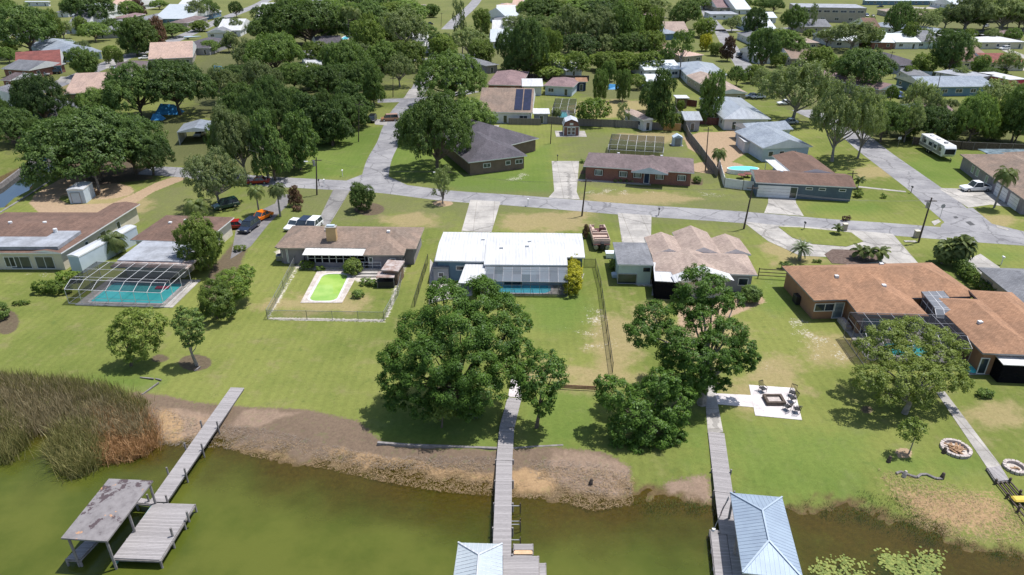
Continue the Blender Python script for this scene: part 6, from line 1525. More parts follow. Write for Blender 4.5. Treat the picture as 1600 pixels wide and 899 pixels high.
# ------------------------------------------------------------------ patio things
def rot_box(mb, x0,y0,z0,x1,y1,z1,mi=0,X=None): mb.box(x0,y0,z0,x1,y1,z1,mi,X)
p = G(1209,628); fp = thing('fire_table', 'square stone edged fire pit table on the white patio', 'fire pit', Vector((p.x,p.y,.05)))
mb = MB()
for a in ((-.95,-.75,.95,-.5),(-.95,.5,.95,.75),(-.95,-.5,-.7,.5),(.7,-.5,.95,.5)): mb.box(a[0],a[1],0,a[2],a[3],.4)
mb.build('rim', 'pole_wood', fp); mb = MB(); mb.box(-.7,-.5,0,.7,.5,.22); mb.build('stone_bed', 'stone', fp)
def chair():
    c = thing('garden_chair', 'x', 'chair', (0,0,0), group='dark wire chairs round the patio fire pit')
    mb = MB(); mb.box(-.27,-.27,.38,.27,.27,.44); mb.build('seat', 'frame_black', c)
    mb = MB(); X = Matrix.Translation((0,.27,.44)) @ Matrix.Rotation(-.3,4,'X')
    for i in range(5): mb.box(-.27+i*.125,-.015,0,-.23+i*.125,.015,.62,0,X)
    mb.box(-.27,-.02,.6,.27,.02,.66,0,X); mb.build('backrest', 'frame_black', c)
    for sx in (-1,1):
        for sy in (-1,1): mb = MB(); mb.bar((sx*.25,sy*.25,0),(sx*.25,sy*.25,.4),.022); mb.build('leg', 'frame_black', c)
        mb = MB(); mb.bar((sx*.28,-.25,.4),(sx*.28,-.22,.62),.02); mb.bar((sx*.28,-.22,.62),(sx*.28,.3,.64),.025); mb.build('armrest', 'frame_black', c)
    return c
ch0 = chair()
for i, (x, y, a, lab) in enumerate(((1191,613,.4,'dark metal chair at the back left of the patio'),(1237,619,-.6,'dark metal chair at the back right of the patio'),(1237,628,-1.4,'dark metal chair in the middle of the right patio edge'),(1229,641,3.6,'dark metal chair at the front of the patio near the fire table'),(1244,645,3.0,'dark metal chair at the front right patio corner'))):
    q = G(x,y); q.z = .05; c = ch0 if i == 0 else dup(ch0, q); c.location = q; c.rotation_euler = (0,0,a); c.scale = (1.05,)*3; c['label'] = lab
def ringpit(label, x, y, rad, n, logs):
    p = G(x,y); f = thing('fire_pit', label, 'fire pit', p); r = random.Random(int(x))
    mb = MB()
    mb.prism([(rad*.95*math.cos(i*.39),rad*.95*math.sin(i*.39)) for i in range(16)], 0, .02); mb.build('sand_bed', 'sand_white', f)
    mb = MB()
    for i in range(n):
        a = 6.283*i/n; X = Matrix.Translation((rad*math.cos(a), rad*math.sin(a), 0)) @ Matrix.Rotation(a+r.uniform(-.1,.1),4,'Z'); w_ = 6.283*rad/n*.46; mb.box(-.14,-w_,0,.14,w_,.28+r.uniform(-.03,.04),0,X)
    mb.build('stone_ring', 'stone', f)
    for i in range(logs):
        a = r.uniform(0,3.14); q = Vector((r.uniform(-.4,.4)*rad, r.uniform(-.4,.4)*rad, .12+.05*(i%4))); d_ = Vector((math.cos(a), math.sin(a), r.uniform(-.05,.1)))*rad*r.uniform(.25,.45)
        mb = MB(); mb.bar(q-d_, q+d_, .07, 0, 6); mb.build('log', 'log', f)
ringpit('round stone fire pit full of split logs beside the right path', 1493, 703, 1.15, 22, 22)
ringpit('small round stone ring beside the dock at the right edge', 1585, 732, .8, 16, 3)
p = G(744,650); mb = MB()
for i in range(14): a = 6.283*i/14; mb.bar((0,0,.1),(.75*math.cos(a), .75*math.sin(a), .12+.1*(i%2)), .1, 0, 5, .03)
tag(mb.build('agave_plant', 'lf_sago', None, p), 'pale spiky rosette plant on the shaded shore lawn', 'plant')
# kayaks
def kayak(label, x, y, mat, ang, L_=3.4):
    p = G(x,y); k = thing('kayak', label, 'kayak', p, ang); n = 12; mb = MB(); V = []
    for i in range(n+1):
        s = -1+2*i/n; w_ = .38*(1-abs(s)**2.4)+.02; zt = .30+.10*s*s; zb = .02+.12*s**4
        V += [(s*L_/2,-w_,zt),(s*L_/2,-w_*.55,zb),(s*L_/2,w_*.55,zb),(s*L_/2,w_,zt),(s*L_/2,0,zt+.07*(1-s*s))]
    F_ = [(5*i+j, 5*i+(j+1)%5, 5*i+5+(j+1)%5, 5*i+5+j) for i in range(n) for j in range(5)]
    mb.add(V, F_); mb.build('hull', mat, k); mb = MB(); mb.prism([(.45*math.cos(a*.52),.22*math.sin(a*.52)) for a in range(12)], .36, .385); mb.build('cockpit', 'frame_black', k)
kayak('blue kayak lying beside the pinkish house', 998, 442, 'blue_plastic', .02, 2.6); kayak('white kayak lying behind the blue one', 994, 435.5, 'white_plastic', .05, 2.6)
p = G(1007,430); mb = MB(); mb.box(-.6,-.25,0,.6,.25,.45); mb.box(-.5,-.2,.45,.5,.2,.62); tag(mb.build('storage_box', 'white_plastic', None, p, .03), 'white storage box behind the kayaks', 'box')
p = G(954,402); mb = MB(); mb.box(-.7,-.5,0,.7,.5,.75); mb.box(-.8,-.6,.75,.8,.6,.85); tag(mb.build('storage_box', 'white_plastic', None, p, .03), 'white topped box between the pontoon boat and grey roof', 'box')
p = G(967,432); mb = MB(); mb.box(-1,-.6,0,1,.6,.35); mb.box(-.9,-.5,.35,.7,.4,.5); tag(mb.build('bench', 'wall_lightblue', None, p, .03), 'pale blue bench by the mint garage wall', 'bench')
# spa / pergola at tan house
p = G(604,448); sp = thing('spa_cabinet', 'dark outdoor bar with a pale top beside the fenced lawn hedge', 'outdoor bar', p)
mb = MB(); mb.box(-1.1,-.4,0,1.1,1.3,.9); mb.build('body', 'frame_black', sp); mb = MB(); mb.box(-1.2,-.5,1.5,1.2,1.4,1.6); mb.build('top', 'roof_worn', sp)
for x in (-1.1,1.1):
    for y in (-.4,1.3): mb = MB(); mb.bar((x,y,0),(x,y,1.5),.05); mb.build('post', 'timber', sp)
house('small worn lean-to roof at the right end of the tan porch', [((595,422),(622,424),3.0,2.2,'shed',.05,'roof_worn',{'wall':'wall_brown','oh':.2,'win':[]})], name='lean_to', cat='lean-to', group=None)
p = G(575,428); st = thing('deck_steps', 'white railed deck steps beside the tan porch', 'steps', p)
for i in range(3): mb = MB(); mb.box(-2.0+i*.3,-1.2+i*.6,0,2.2,-.6+i*.6,.2+.2*i); mb.build('step', 'concrete', st)
mb = MB()
for x in (-1.8,-.6,.6,1.8): mb.bar((x,.6,.5),(x,.6,1.5),.04)
mb.bar((-1.8,.6,1.5),(1.8,.6,1.5),.04); mb.bar((-1.8,.6,1.0),(1.8,.6,1.0),.03); mb.build('railing', 'white_trim', st)
# AC units and bins
def acunit(label, x, y, s=.9, mat='galv', name='air_conditioner', cat='air conditioner'):
    p = G(x,y); a = thing(name, label, cat, p); mb = MB(); mb.box(-s/2,-s/2,.08,s/2,s/2,s); mb.build('casing', mat, a, None, .04)
    mb = MB(); mb.bar((0,0,s),(0,0,s+.03),s*.38,0,12); mb.build('fan_grille', 'frame_black', a)
acunit('grey air conditioner left of the tan house', 438, 407); acunit('second smaller air conditioner beside the tan house wall', 445, 406, .7); acunit('green air conditioner at the corner of the orange roofed house', 1243, 449, 1.1, 'green_box'); acunit('dark covered barbecue by the orange stucco wall', 1247, 474, 1.2, 'frame_black', 'barbecue', 'barbecue')
p = G(1317,508); mb = MB(); mb.box(-.3,-1.4,0,.4,1.0,.5); mb.box(-.2,-.9,.5,.3,.6,.7); tag(mb.build('firewood_stack', 'stone', None, p), 'pale heap of garden stuff beside the garden path', 'garden stuff')
p = G(1517,577); mb = MB(); mb.prism([(.8*math.cos(a*.5),.8*math.sin(a*.5)) for a in range(12)],0,.25); tag(mb.build('wading_pool', 'pool_teal', None, p), 'small round green tub on the patio by the dark porch', 'tub')
# scattered utility boxes and mailboxes
def postbox(label, x, y, mat='frame_black', h_=1.1):
    p = G(x,y); a = thing('mailbox', label, 'mailbox', p, group='mailboxes along the road'); mb = MB(); mb.bar((0,0,0),(0,0,h_),.06); mb.build('post', 'pole_wood' if mat != 'white_trim' else 'white_trim', a)
    mb = MB(); mb.box(-.12,-.25,h_,.12,.25,h_+.24); mb.build('box', mat, a, None, .04)
for a in ((825,322,'white mailbox at the verge behind the white metal roof','white_trim'),(1029,337,'dark mailbox right of the pale driveway','frame_black'),(499,291,'dark mailbox by the road left of the round tree','frame_black'),(507,291,'white mailbox next to the dark one','white_trim'),(535.5,276,'short white topped post at the street corner','white_trim'),(1423,302,'dark mailbox where the footpath meets the side street','frame_black'),(1256,359,'thin mailbox on the traffic island','frame_black'),(871,252,'dark mailbox like lamp at the brick house driveway','frame_black'),(1564,414,'small garden lamp post on the right lawn','white_trim')):
    postbox(a[2], a[0], a[1], a[3])
for x, y, lab in ((1319,360,'tan utility pillar on the traffic island'),(1431,371,'tan utility pillar beside the leaning pole')):
    p = G(x,y); a = thing('utility_box', lab, 'utility box', p, group='tan utility pillars'); mb = MB(); mb.box(-.32,-.32,0,.32,.32,1.05); mb.build('body', 'beige', a, None, .03); mb = MB(); mb.box(-.36,-.36,1.05,.36,.36,1.15); mb.build('lid', 'cream', a)
p = G(1468,342); sg = thing('stop_sign', 'octagonal street sign seen from behind at the junction', 'sign', p); mb = MB(); mb.bar((0,0,0),(0,0,2.4),.035); mb.build('post', 'galv', sg); mb = MB(); mb.add([(.38*math.cos(R(22.5+45*i)),s*.012,2.2+.38*math.sin(R(22.5+45*i))) for s in (-1,1) for i in range(8)], [tuple(range(8)), tuple(range(15,7,-1))]+[(i,i+8,(i+1)%8+8,(i+1)%8) for i in range(8)]); mb.build('plate', 'galv', sg)
p = G(1402,232); sg = thing('street_sign', 'green and white street sign by the thicket corner', 'sign', p); mb = MB(); mb.bar((0,0,0),(0,0,2.6),.035); mb.build('post', 'galv', sg); mb = MB(); mb.box(-.35,-.02,2.0,.35,.02,2.5); mb.build('plate', 'flag_white', sg)
p = G(1422,378); mb = MB(); mb.box(-.9,-.3,0,.9,.3,.1); tag(mb.build('utility_cover', 'concrete', None, p), 'flat pale utility cover on the grass beside the leaning pole', 'cover')
# ------------------------------------------------------------------ utility poles
def pole(label, bx, by, tx, ty, lamp=False, trans=False, arm=True, r=.15):
    p = G(bx,by); h_ = max(4, zrow(p.y, ty)); a_ = (tx-800)/F; b_ = -(ty-449.5)/F; t_ = p.y/(CP+b_*SP); dx = a_*t_-p.x
    a = thing('utility_pole', label, 'utility pole', p, group='wooden utility poles'); mb = MB(); mb.bar((0,0,-.2),(dx,0,h_),r,0,8,r*.65); mb.build('pole', 'pole_wood', a)
    if arm: mb = MB(); mb.box(dx-.9,-.06,h_-.6,dx+.9,.06,h_-.48); mb.build('crossarm', 'pole_wood', a)
    if trans: mb = MB(); mb.bar((dx*.8-.35,-.1,h_*.78),(dx*.8-.35,-.1,h_*.78+1.0),.24,0,10); mb.build('transformer', 'galv', a)
    if lamp: mb = MB(); mb.bar((dx*.8,0,h_*.85),(dx*.8-1.4,-.3,h_*.9),.04); l = mb.build('lamp_arm', 'galv', a); mb = MB(); mb.box(dx*.8-2.0,-.42,h_*.9-.06,dx*.8-1.35,-.18,h_*.9+.08); mb.build('lamp', 'white_trim', l)
    return Vector((p.x+dx, p.y, h_-.4))
PT = []
PT.append(pole('leaning wooden pole with transformer at the right junction', 1435, 379, 1456, 309, False, True))
PT.append(pole('leaning wooden pole at the road behind the pinkish gables', 1162, 358, 1177, 289, False, False))
PT.append(pole('wooden pole at the verge right of the white metal roof', 909, 338, 916, 279, False, False))
PT.append(pole('wooden pole with lamp and small tree below the big lawn oak', 692, 312, 696, 264, True, False))
PT.append(pole('pole with transformer and street lamp left of the junction', 495, 305, 494, 246, True, True))
for a in ((1102,268,1107,199,'slim dark pole beside the diagonal fence'),(1462,154,1470,114,'wooden pole before the blue walled house'),(1385,114,1395,80,'leaning pole beside the dark grey roofed house'),(560,222,561,160,'pole at the mown verge of the dark wood'),(860,225,862,190,'thin post behind the dark purple house'),(1005,97,1007,75,'pole in the far field by the pine'),(614,152,614,120,'pole at the side street crossing'),(689,42,690,20,'pole beside the far central street'),(1555,64,1558,46,'pole at the flat white roofed house'),(285,92,282,70,'pole before the peach roof at the street bend'),(1265,48,1268,32,'slanted pole before the big tan building'),(1330,300,1332,272,'thin pole behind the rust roofed house')):
    pole(a[4], *a[:4], arm=a[0] != 860, r=.12)
for i in range(len(PT)-1):
    a, b = PT[i], PT[i+1]; lab = ['span of wires between the junction pole and the next pole left','span of wires over the road behind the pinkish gables','span of wires over the road behind the white metal roof','span of wires across the side street junction'][i]
    w_ = thing('power_line', lab, 'power line', a, group='power lines along the road')
    for off in (-.7, .7):
        mb = MB(); n = 14; pr = None
        for k in range(n+1):
            s = k/n; q = (b-a)*s+Vector((off,0,-4*.9*s*(1-s)))
            if pr is not None: mb.bar(pr, q, .012, 0, 3)
            pr = q
        mb.build('wire', 'frame_black', w_)
# ------------------------------------------------------------------ vehicles
def extr(mb, prof, y0, y1, mi=0, inset=None):
    n = len(prof); a = [(x, y0, z) for x, z in prof]; b = [(x, y1, z) for x, z in prof]
    mb.add(a+b, [tuple(range(n)), tuple(range(2*n-1, n-1, -1))]+[(i, i+n, (i+1)%n+n, (i+1)%n) for i in range(n)], mi)
def car(kind, paint):
    L_, W, hh = {'sedan':(4.7,1.8,1.45),'suv':(4.8,1.9,1.75),'pickup':(5.8,2.0,1.9),'van':(5.0,1.95,1.85)}[kind]
    c = thing('parked_car', 'x', 'pickup truck' if kind == 'pickup' else 'car', (0,0,0)); h2 = L_/2; w2 = W/2; bz = .95 if kind != 'sedan' else .85
    mb = MB(); prof = [(-h2,.35),(-h2+.1,.3),(h2-.1,.3),(h2,.4),(h2-.02,bz-.08),(h2-.15,bz),(-h2+1.1,bz+.03),(-h2+.15,bz-.12),(-h2,bz-.25)]; extr(mb, prof[::-1], -w2, w2); b = mb.build('body', 'paint_'+paint, c, None, .07)
    cab = {'sedan':(-.95,1.55,-.25,1.0),'suv':(-1.2,2.3,-.55,2.0),'pickup':(-1.2,.95,-.5,.75),'van':(-1.6,2.4,-.9,2.2)}[kind]
    x0, x1, t0, t1 = cab; wt = w2*.80
    mb = MB(); V = [(x0,-w2*.94,bz),(x1,-w2*.94,bz),(x1,w2*.94,bz),(x0,w2*.94,bz),(t0,-wt,hh),(t1,-wt,hh),(t1,wt,hh),(t0,wt,hh)]; mb.add(V, [(4,5,6,7),(0,1,5,4),(1,2,6,5),(2,3,7,6),(3,0,4,7)]); mb.build('window', 'glass', c)
    mb = MB(); mb.box(t0-.03,-wt-.02,hh,t1+.03,wt+.02,hh+.05)
    for i, j in ((0,4),(1,5),(2,6),(3,7)): mb.bar(V[i], V[j], .05, 0, 4)
    if kind != 'pickup':
        for s in (-1, 1): mb.bar((.35,s*w2*.94,bz),(.35,s*wt,hh),.05,0,4)
    mb.build('roof', 'paint_'+paint, c)
    if kind == 'pickup': mb = MB(); mb.box(1.05,-w2+.12,bz-.05,h2-.12,w2-.12,bz+.04); mb.build('truck_bed', 'frame_black', c); mb = MB(); mb.box(1.0,-w2+.02,bz-.02,h2-.02,-w2+.12,bz+.16); mb.box(1.0,w2-.12,bz-.02,h2-.02,w2-.02,bz+.16); mb.box(h2-.12,-w2+.12,bz-.02,h2-.02,w2-.12,bz+.16); mb.build('bed_rail', 'paint_'+paint, c)
    wr = .36 if kind in ('suv','pickup','van') else .32
    for x in (-h2+.95, h2-1.0):
        for s in (-1, 1):
            mb = MB(); mb.bar((x,s*(w2-.18),wr),(x,s*(w2+.02),wr),wr,0,12); ty = mb.build('wheel', 'rubber', c); mb = MB(); mb.bar((x,s*(w2+.0),wr),(x,s*(w2+.035),wr),wr*.58,0,10); mb.build('rim', 'chrome', ty)
    for s in (-1, 1):
        mb = MB(); mb.box(-h2-.02,s*w2*.72-.2,bz-.33,-h2+.1,s*w2*.72+.2,bz-.18); mb.build('headlight', 'lamp_clear', c)
        mb = MB(); mb.box(h2-.1,s*w2*.8-.13,bz-.3,h2+.02,s*w2*.8+.13,bz-.1); mb.build('tail_light', 'lamp_red', c)
    return c
TPL = {}
def place_car(x, y, ang, kind, paint, label):
    k = (kind, paint); p = G(x, y); p.z = .03
    if k not in TPL: TPL[k] = car(kind, paint); c = TPL[k]
    else: c = dup(TPL[k], p)
    c.location = p; c.rotation_euler = (0,0,R(ang)); c.scale = (.9,)*3; c['label'] = label; c['category'] = 'pickup truck' if kind == 'pickup' else 'car'; c['group'] = 'vehicles parked in the neighbourhood'
for a in ((1523,298,2,'pickup','white','white pickup truck on the driveway of the right brown house'),(409,343,65,'sedan','orange','bright orange sports car on the old asphalt drive'),(390,359,80,'suv','darkblue','dark blue car between the bright corner tree and drive'),(366,357,10,'sedan','red','dark red car half hidden left of the blue one'),(354,325,40,'suv','green','dark green car under the pale oak'),(404,287,10,'sedan','red','dark red car at the road beside the bare tree'),
          (461,356,75,'sedan','white','white car parked leftmost behind the tan house'),(475,358,80,'suv','darkblue','dark SUV between two white cars behind the tan house'),(490,358,80,'suv','white','white SUV rightmost behind the tan house'),(313,213,90,'sedan','silver','silver car under the white metal carport'),(16,155,20,'suv','darkblue','dark blue SUV on the road at the left edge'),
          (67,119,10,'sedan','silver','silver car at the blue garage of the red roofed house'),(85,116,10,'suv','black','black SUV at the blue garage of the red roofed house'),(45,119,80,'sedan','black','black car in front of the brick garage wall'),(226,93,40,'sedan','white','white car beside the peach roofed house'),(582,190,90,'suv','black','black SUV in the shade at the side street'),(609,189,10,'van','tan','rusty tan van at the side street driveway'),
          (671,39,5,'sedan','black','black car on a far central driveway'),(674,26,5,'sedan','maroon','maroon car on the farthest central driveway'),(734,166,10,'sedan','white','white car right of the big centre oak'),(1131,21,30,'suv','silver','silver SUV beside the far maroon roofed building'),(1154,90,80,'suv','black','black SUV by the curved far driveway'),(1184,154,10,'sedan','white','white car left of the biggest live oak'),(1174,153,10,'sedan','silver','silver car beside the white one under the oak'),
          (1233,194,10,'sedan','silver','silver car behind the blue grey roofed house'),(1404,153,85,'suv','blue','blue SUV at the small gabled house'),(1569,78,15,'suv','white','white SUV on the driveway of the flat white house'),(1555,76,80,'sedan','white','white sedan in the carport of the flat white house'),(1354,26,80,'suv','blue','blue SUV left of the black one at the tan building'),(1364,27,80,'sedan','black','black car at the big tan building'),(1375,12,5,'sedan','black','black car on the far right street at the top'),(398,16,60,'suv','black','black car at the upper end of the left far street'),(1250,42,5,'sedan','white','white car in front of the far grey roof'),(1226,164,5,'sedan','white','white car under the forked live oak'),(1540,43,40,'suv','silver','silver SUV before the great oaks'),(1421,14,10,'sedan','silver','silver car on the wide far pavement')):
    place_car(*a)
# camper trailer
p = G(1461,241); A = G(1437,223); B = G(1478,246); ang = math.atan2(B.y-A.y, B.x-A.x)
cp = thing('camper_trailer', 'long white travel trailer parked on the grass by the thicket', 'camper', (p.x, p.y, 0), ang); L2 = 5.2
mb = MB(); prof = [(-L2,.75),(L2-.5,.75),(L2,1.3),(L2,2.6),(L2-.5,3.15),(-L2,3.15)]; extr(mb, prof, 1.25, -1.25); mb.build('body', 'paint_white', cp, None, .08)
mb = MB(); mb.box(-L2+.1,-1.29,1.0,L2-1,-1.255,1.5); mb.box(-L2+1,-1.29,1.6,-L2+2.2,-1.255,2.9,0); mb.box(L2-2.8,-1.29,1.5,L2-1.6,-1.255,2.9,0); mb.build('stripe', 'frame_grey', cp)
for x, w_ in ((-3.4,.9),(-1.2,1.3),(1.0,1.0),(3.2,.8)): mb = MB(); mb.box(x,-1.31,1.75,x+w_,-1.26,2.45); mb.build('window', 'glass', cp)
mb = MB(); mb.box(.1,-1.3,.8,.8,-1.26,2.7); mb.build('door', 'wall_grey', cp)
mb = MB(); mb.box(L2-.02,-1.0,1.4,L2+.03,1.0,2.5); mb.build('front_panel', 'frame_black', cp)
for x in (-3,-.2,2.9): mb = MB(); mb.box(x-.35,-.35,3.15,x+.35,.35,3.42); mb.build('roof_unit', 'frame_grey' if x > 2 else 'white_trim', cp, None, .06)
for x in (-1.4,-.5):
    for s in (-1,1): mb = MB(); mb.bar((x,s*1.0,.38),(x,s*1.2,.38),.38,0,12); ty = mb.build('wheel', 'rubber', cp); mb = MB(); mb.bar((x,s*1.19,.38),(x,s*1.23,.38),.2,0,10); mb.build('rim', 'chrome', ty)
mb = MB(); mb.bar((L2-.2,.5,.6),(L2+1.3,0,.55),.06); mb.bar((L2-.2,-.5,.6),(L2+1.3,0,.55),.06); mb.bar((L2+1.2,0,0),(L2+1.2,0,.8),.05); mb.build('hitch', 'frame_black', cp)
# pontoon boat
p = G(940,393); A = G(940,391.5); pb = thing('pontoon_boat', 'tan pontoon boat on its trailer right of the white metal roof', 'boat', (p.x,p.y,0), R(1)); 
for s in (-1,1): mb = MB(); mb.bar((s*.85,-.1,.65),(s*.85,6.2,.65),.32,0,10); mb.bar((s*.85,6.2,.65),(s*.85,6.9,.8),.32,0,10,.06); mb.build('pontoon', 'galv', pb)
mb = MB(); mb.box(-1.25,0,.98,1.25,6.5,1.08); mb.build('deck', 'seat_dark', pb)
mb = MB()
for s in (-1,1): mb.box(s*1.22-.03,.3,1.08,s*1.22+.03,6.3,1.75)
mb.box(-1.2,6.25,1.08,-.4,6.32,1.75); mb.box(.4,6.25,1.08,1.2,6.32,1.75); mb.box(-1.2,.25,1.08,1.2,.31,1.6); mb.build('railing', 'seat_tan', pb, None, .01)
def seat(x0,y0,x1,y1,bx=None):
    mb = MB(); mb.box(x0,y0,1.08,x1,y1,1.5); s_ = mb.build('seat', 'seat_tan', pb, None, .08)
    if bx: mb = MB(); mb.box(*bx[:2],1.5,*bx[2:],1.9); mb.build('backrest', 'seat_tan', s_, None, .06)
seat(-1.15,5.0,-.5,6.15,(-1.15,5.0,-.95,6.15)); seat(.5,5.0,1.15,6.15,(.95,5.0,1.15,6.15)); seat(-1.15,3.6,-.3,4.5,(-1.15,3.5,-.3,3.7)); seat(.3,3.6,1.15,4.5,(.3,3.5,1.15,3.7)); seat(-1.15,2.1,1.15,2.8,(-1.15,2.75,1.15,2.95)); seat(-1.15,.5,1.15,1.4,(-1.15,.35,1.15,.6))
mb = MB(); mb.box(.2,4.6,1.08,.9,5.0,1.9); mb.build('console', 'seat_dark', pb); mb = MB(); mb.box(-.25,-.5,.5,.25,0,1.5); mb.build('outboard_motor', 'frame_black', pb, None, .06)
mb = MB(); mb.box(-.95,-.3,.25,-.85,6.9,.33); mb.box(.85,-.3,.25,.95,6.9,.33); mb.bar((0,6.9,.3),(0,8,.35),.05); mb.build('trailer_frame', 'frame_black', pb)
for s in (-1,1): mb = MB(); mb.bar((s*1.0,2.2,.3),(s*1.2,2.2,.3),.3,0,12); mb.build('wheel', 'rubber', pb)
# above ground pool, tarps, boat by brown house
p = G(1160,270); a = thing('above_ground_pool', 'blue above ground pool with white furniture inside the vinyl fence', 'pool', p); mb = MB(); n = 20; mb.prism([(3.2*math.cos(6.283*i/n),1.5*math.sin(6.283*i/n)) for i in range(n)],0,.9); mb.build('wall', 'white_trim', a); mb = MB(); mb.prism([(3.0*math.cos(6.283*i/n),1.35*math.sin(6.283*i/n)) for i in range(n)],.88,.93); mb.build('water', 'pool_blue', a)
for i, (x, y, lab) in enumerate(((1158,279,'brown patio table inside the white vinyl fence'),(1168,277,'second patio table inside the white vinyl fence'))):
    p = G(x,y); a = thing('patio_table', lab, 'table', p); mb = MB(); mb.bar((0,0,.7),(0,0,.76),.8,0,12); mb.build('tabletop', 'fence_red', a); mb = MB(); mb.bar((0,0,0),(0,0,.7),.08); mb.build('leg', 'frame_black', a)
p = G(960,139); mb = MB(); V = [(-2.2,-1,.0),(2.2,-1,0),(2.2,1.5,0),(-2.2,1.5,0),(-1.6,0,1.5),(1.8,.3,1.2)]; mb.add(V, [(0,1,5,4),(1,2,5),(2,3,4,5),(3,0,4)]); tag(mb.build('tarp_covered_boat', 'tarp_blue', None, p), 'blue tarp covered heap in the orchard yard', 'tarp')
def boat(label, x, y, ang, L_, mat):
    p = G(x,y); b = thing('motor_boat', label, 'boat', p, R(ang)); n = 8; V = []
    for i in range(n+1):
        s = i/n; w_ = 1.1*(1-s**3)+.02; V += [(s*L_,-w_,1.15+.2*s),(s*L_,-w_*.5,.5+.4*s*s),(s*L_,w_*.5,.5+.4*s*s),(s*L_,w_,1.15+.2*s)]
    mb = MB(); mb.add(V, [(4*i+j,4*i+j+1,4*i+j+5,4*i+j+4) for i in range(n) for j in range(3)]+[(0,1,2,3),]); mb.build('hull', mat, b)
    mb = MB(); mb.add(V, [(4*i,4*i+4,4*i+7,4*i+3) for i in range(n)]); mb.build('cover', 'tarp_light', b)
    for s in (-1,1): mb = MB(); mb.bar((1.6,s*.9,.32),(1.6,s*1.1,.32),.32,0,10); mb.build('wheel', 'rubber', b)
boat('white boat on a trailer before the brown hip roofed house', 176, 112, 20, 6, 'paint_white'); boat('long white covered boat on the lawn behind the white patio roof', 484, 91, 5, 6, 'paint_white'); boat('white shrink wrapped boat in the front of the dark far roof', 288, 62, 10, 7.5, 'paint_white')
p = G(1395,124); mb = MB(); n = 18; c_ = [(1.6*math.cos(6.283*i/n),0,3.2+1.6*math.sin(6.283*i/n)) for i in range(n)]
dsh = thing('satellite_dish', 'large pale satellite dish behind the small gabled house', 'dish', p, R(-15)); mb.add([(x*1,.0,z) for x,_,z in c_]+[(x*.5,.35,3.2+(z-3.2)*.5) for x,_,z in c_]+[(0,.5,3.2)], [(i,(i+1)%n,n+(i+1)%n,n+i) for i in range(n)]+[(n+i,n+(i+1)%n,2*n) for i in range(n)]); mb.build('dish', 'wall_grey', dsh); mb = MB(); mb.bar((0,.4,0),(0,.4,3.2),.09); mb.build('post', 'galv', dsh)
for i, (x, y, z_, s_) in enumerate(((265,177,2.5,3.2),(247,187,1.5,1.6),(342,112,2,2.2),(182,218,1.5,1.6))):
    p = G(x,y); mb = MB(); r = random.Random(i); V = [(-s_,-s_*.6,0),(s_,-s_*.6,0),(s_,s_*.6,0),(-s_,s_*.6,0),(-s_*.6,0,z_),(s_*.5,.2,z_*.9)]; mb.add(V, [(0,1,5,4),(1,2,5),(2,3,4,5),(3,0,4)]); tag(mb.build('tarp_tent', 'tarp_blue', None, p), ['large blue tarp tent glimpsed through the left shade grove','small blue tarp left of the large one in the grove','blue canopy glimpsed right of the shade grove top','faint blue tarp seen through the giant oak'][i], 'tarp')
# driftwood planks at the left shore
for i, (x0, y0, x1, y1, lab) in enumerate(((222,617,248,598,'longest weathered plank leaning at the left shore'),(219,590,240,592,'flat plank lying in the grass at the left shore'),(243,592,252,594,'short plank beside the longest one at the left shore'),(304,580,313,573,'crossed white plank at the foot of the slender tree'))):
    a = G(x0,y0,.05); b = G(x1,y1,.15); mb = MB(); d_ = b-a; mb.bar((0,0,0), d_, .09, 0, 4); tag(mb.build('plank', 'timber', None, a), lab, 'plank', 'old planks')
for i, (x, y, lab) in enumerate(((1388,722,'dark stump at the top of the right brown bank'),(1412,745,'white rocks pile at the right bank'),(1474,708,'thin dark post in the right bank grass'),(1471,748,'dark stump at the end of the old bank logs'),(923,752,'dark stump on the centre right shore debris'))):
    p = G(x,y); p.z = ground_z(p.x,p.y); mb = MB(); r = random.Random(i)
    mb.path([(0,0,-.1),(.03,0,.3),(.1,.05,.6)], [.22,.17,.12], 0, 7); tag(mb.build('stump' if i != 1 else 'rock', 'pole_wood' if i != 1 else 'stone', None, p), lab, 'stump' if i != 1 else 'rock')
a = G(1400,741); b = G(1470,747); mb = MB(); pr = None
for k in range(8): q = (b-a)*k/7+Vector((0,.3*math.sin(k*1.7),.08)); (mb.bar(pr, q, .12, 0, 6) if pr is not None else None); pr = q
tag(mb.build('driftwood_log', 'timber', None, a), 'line of old grey logs edging the right bank', 'log')
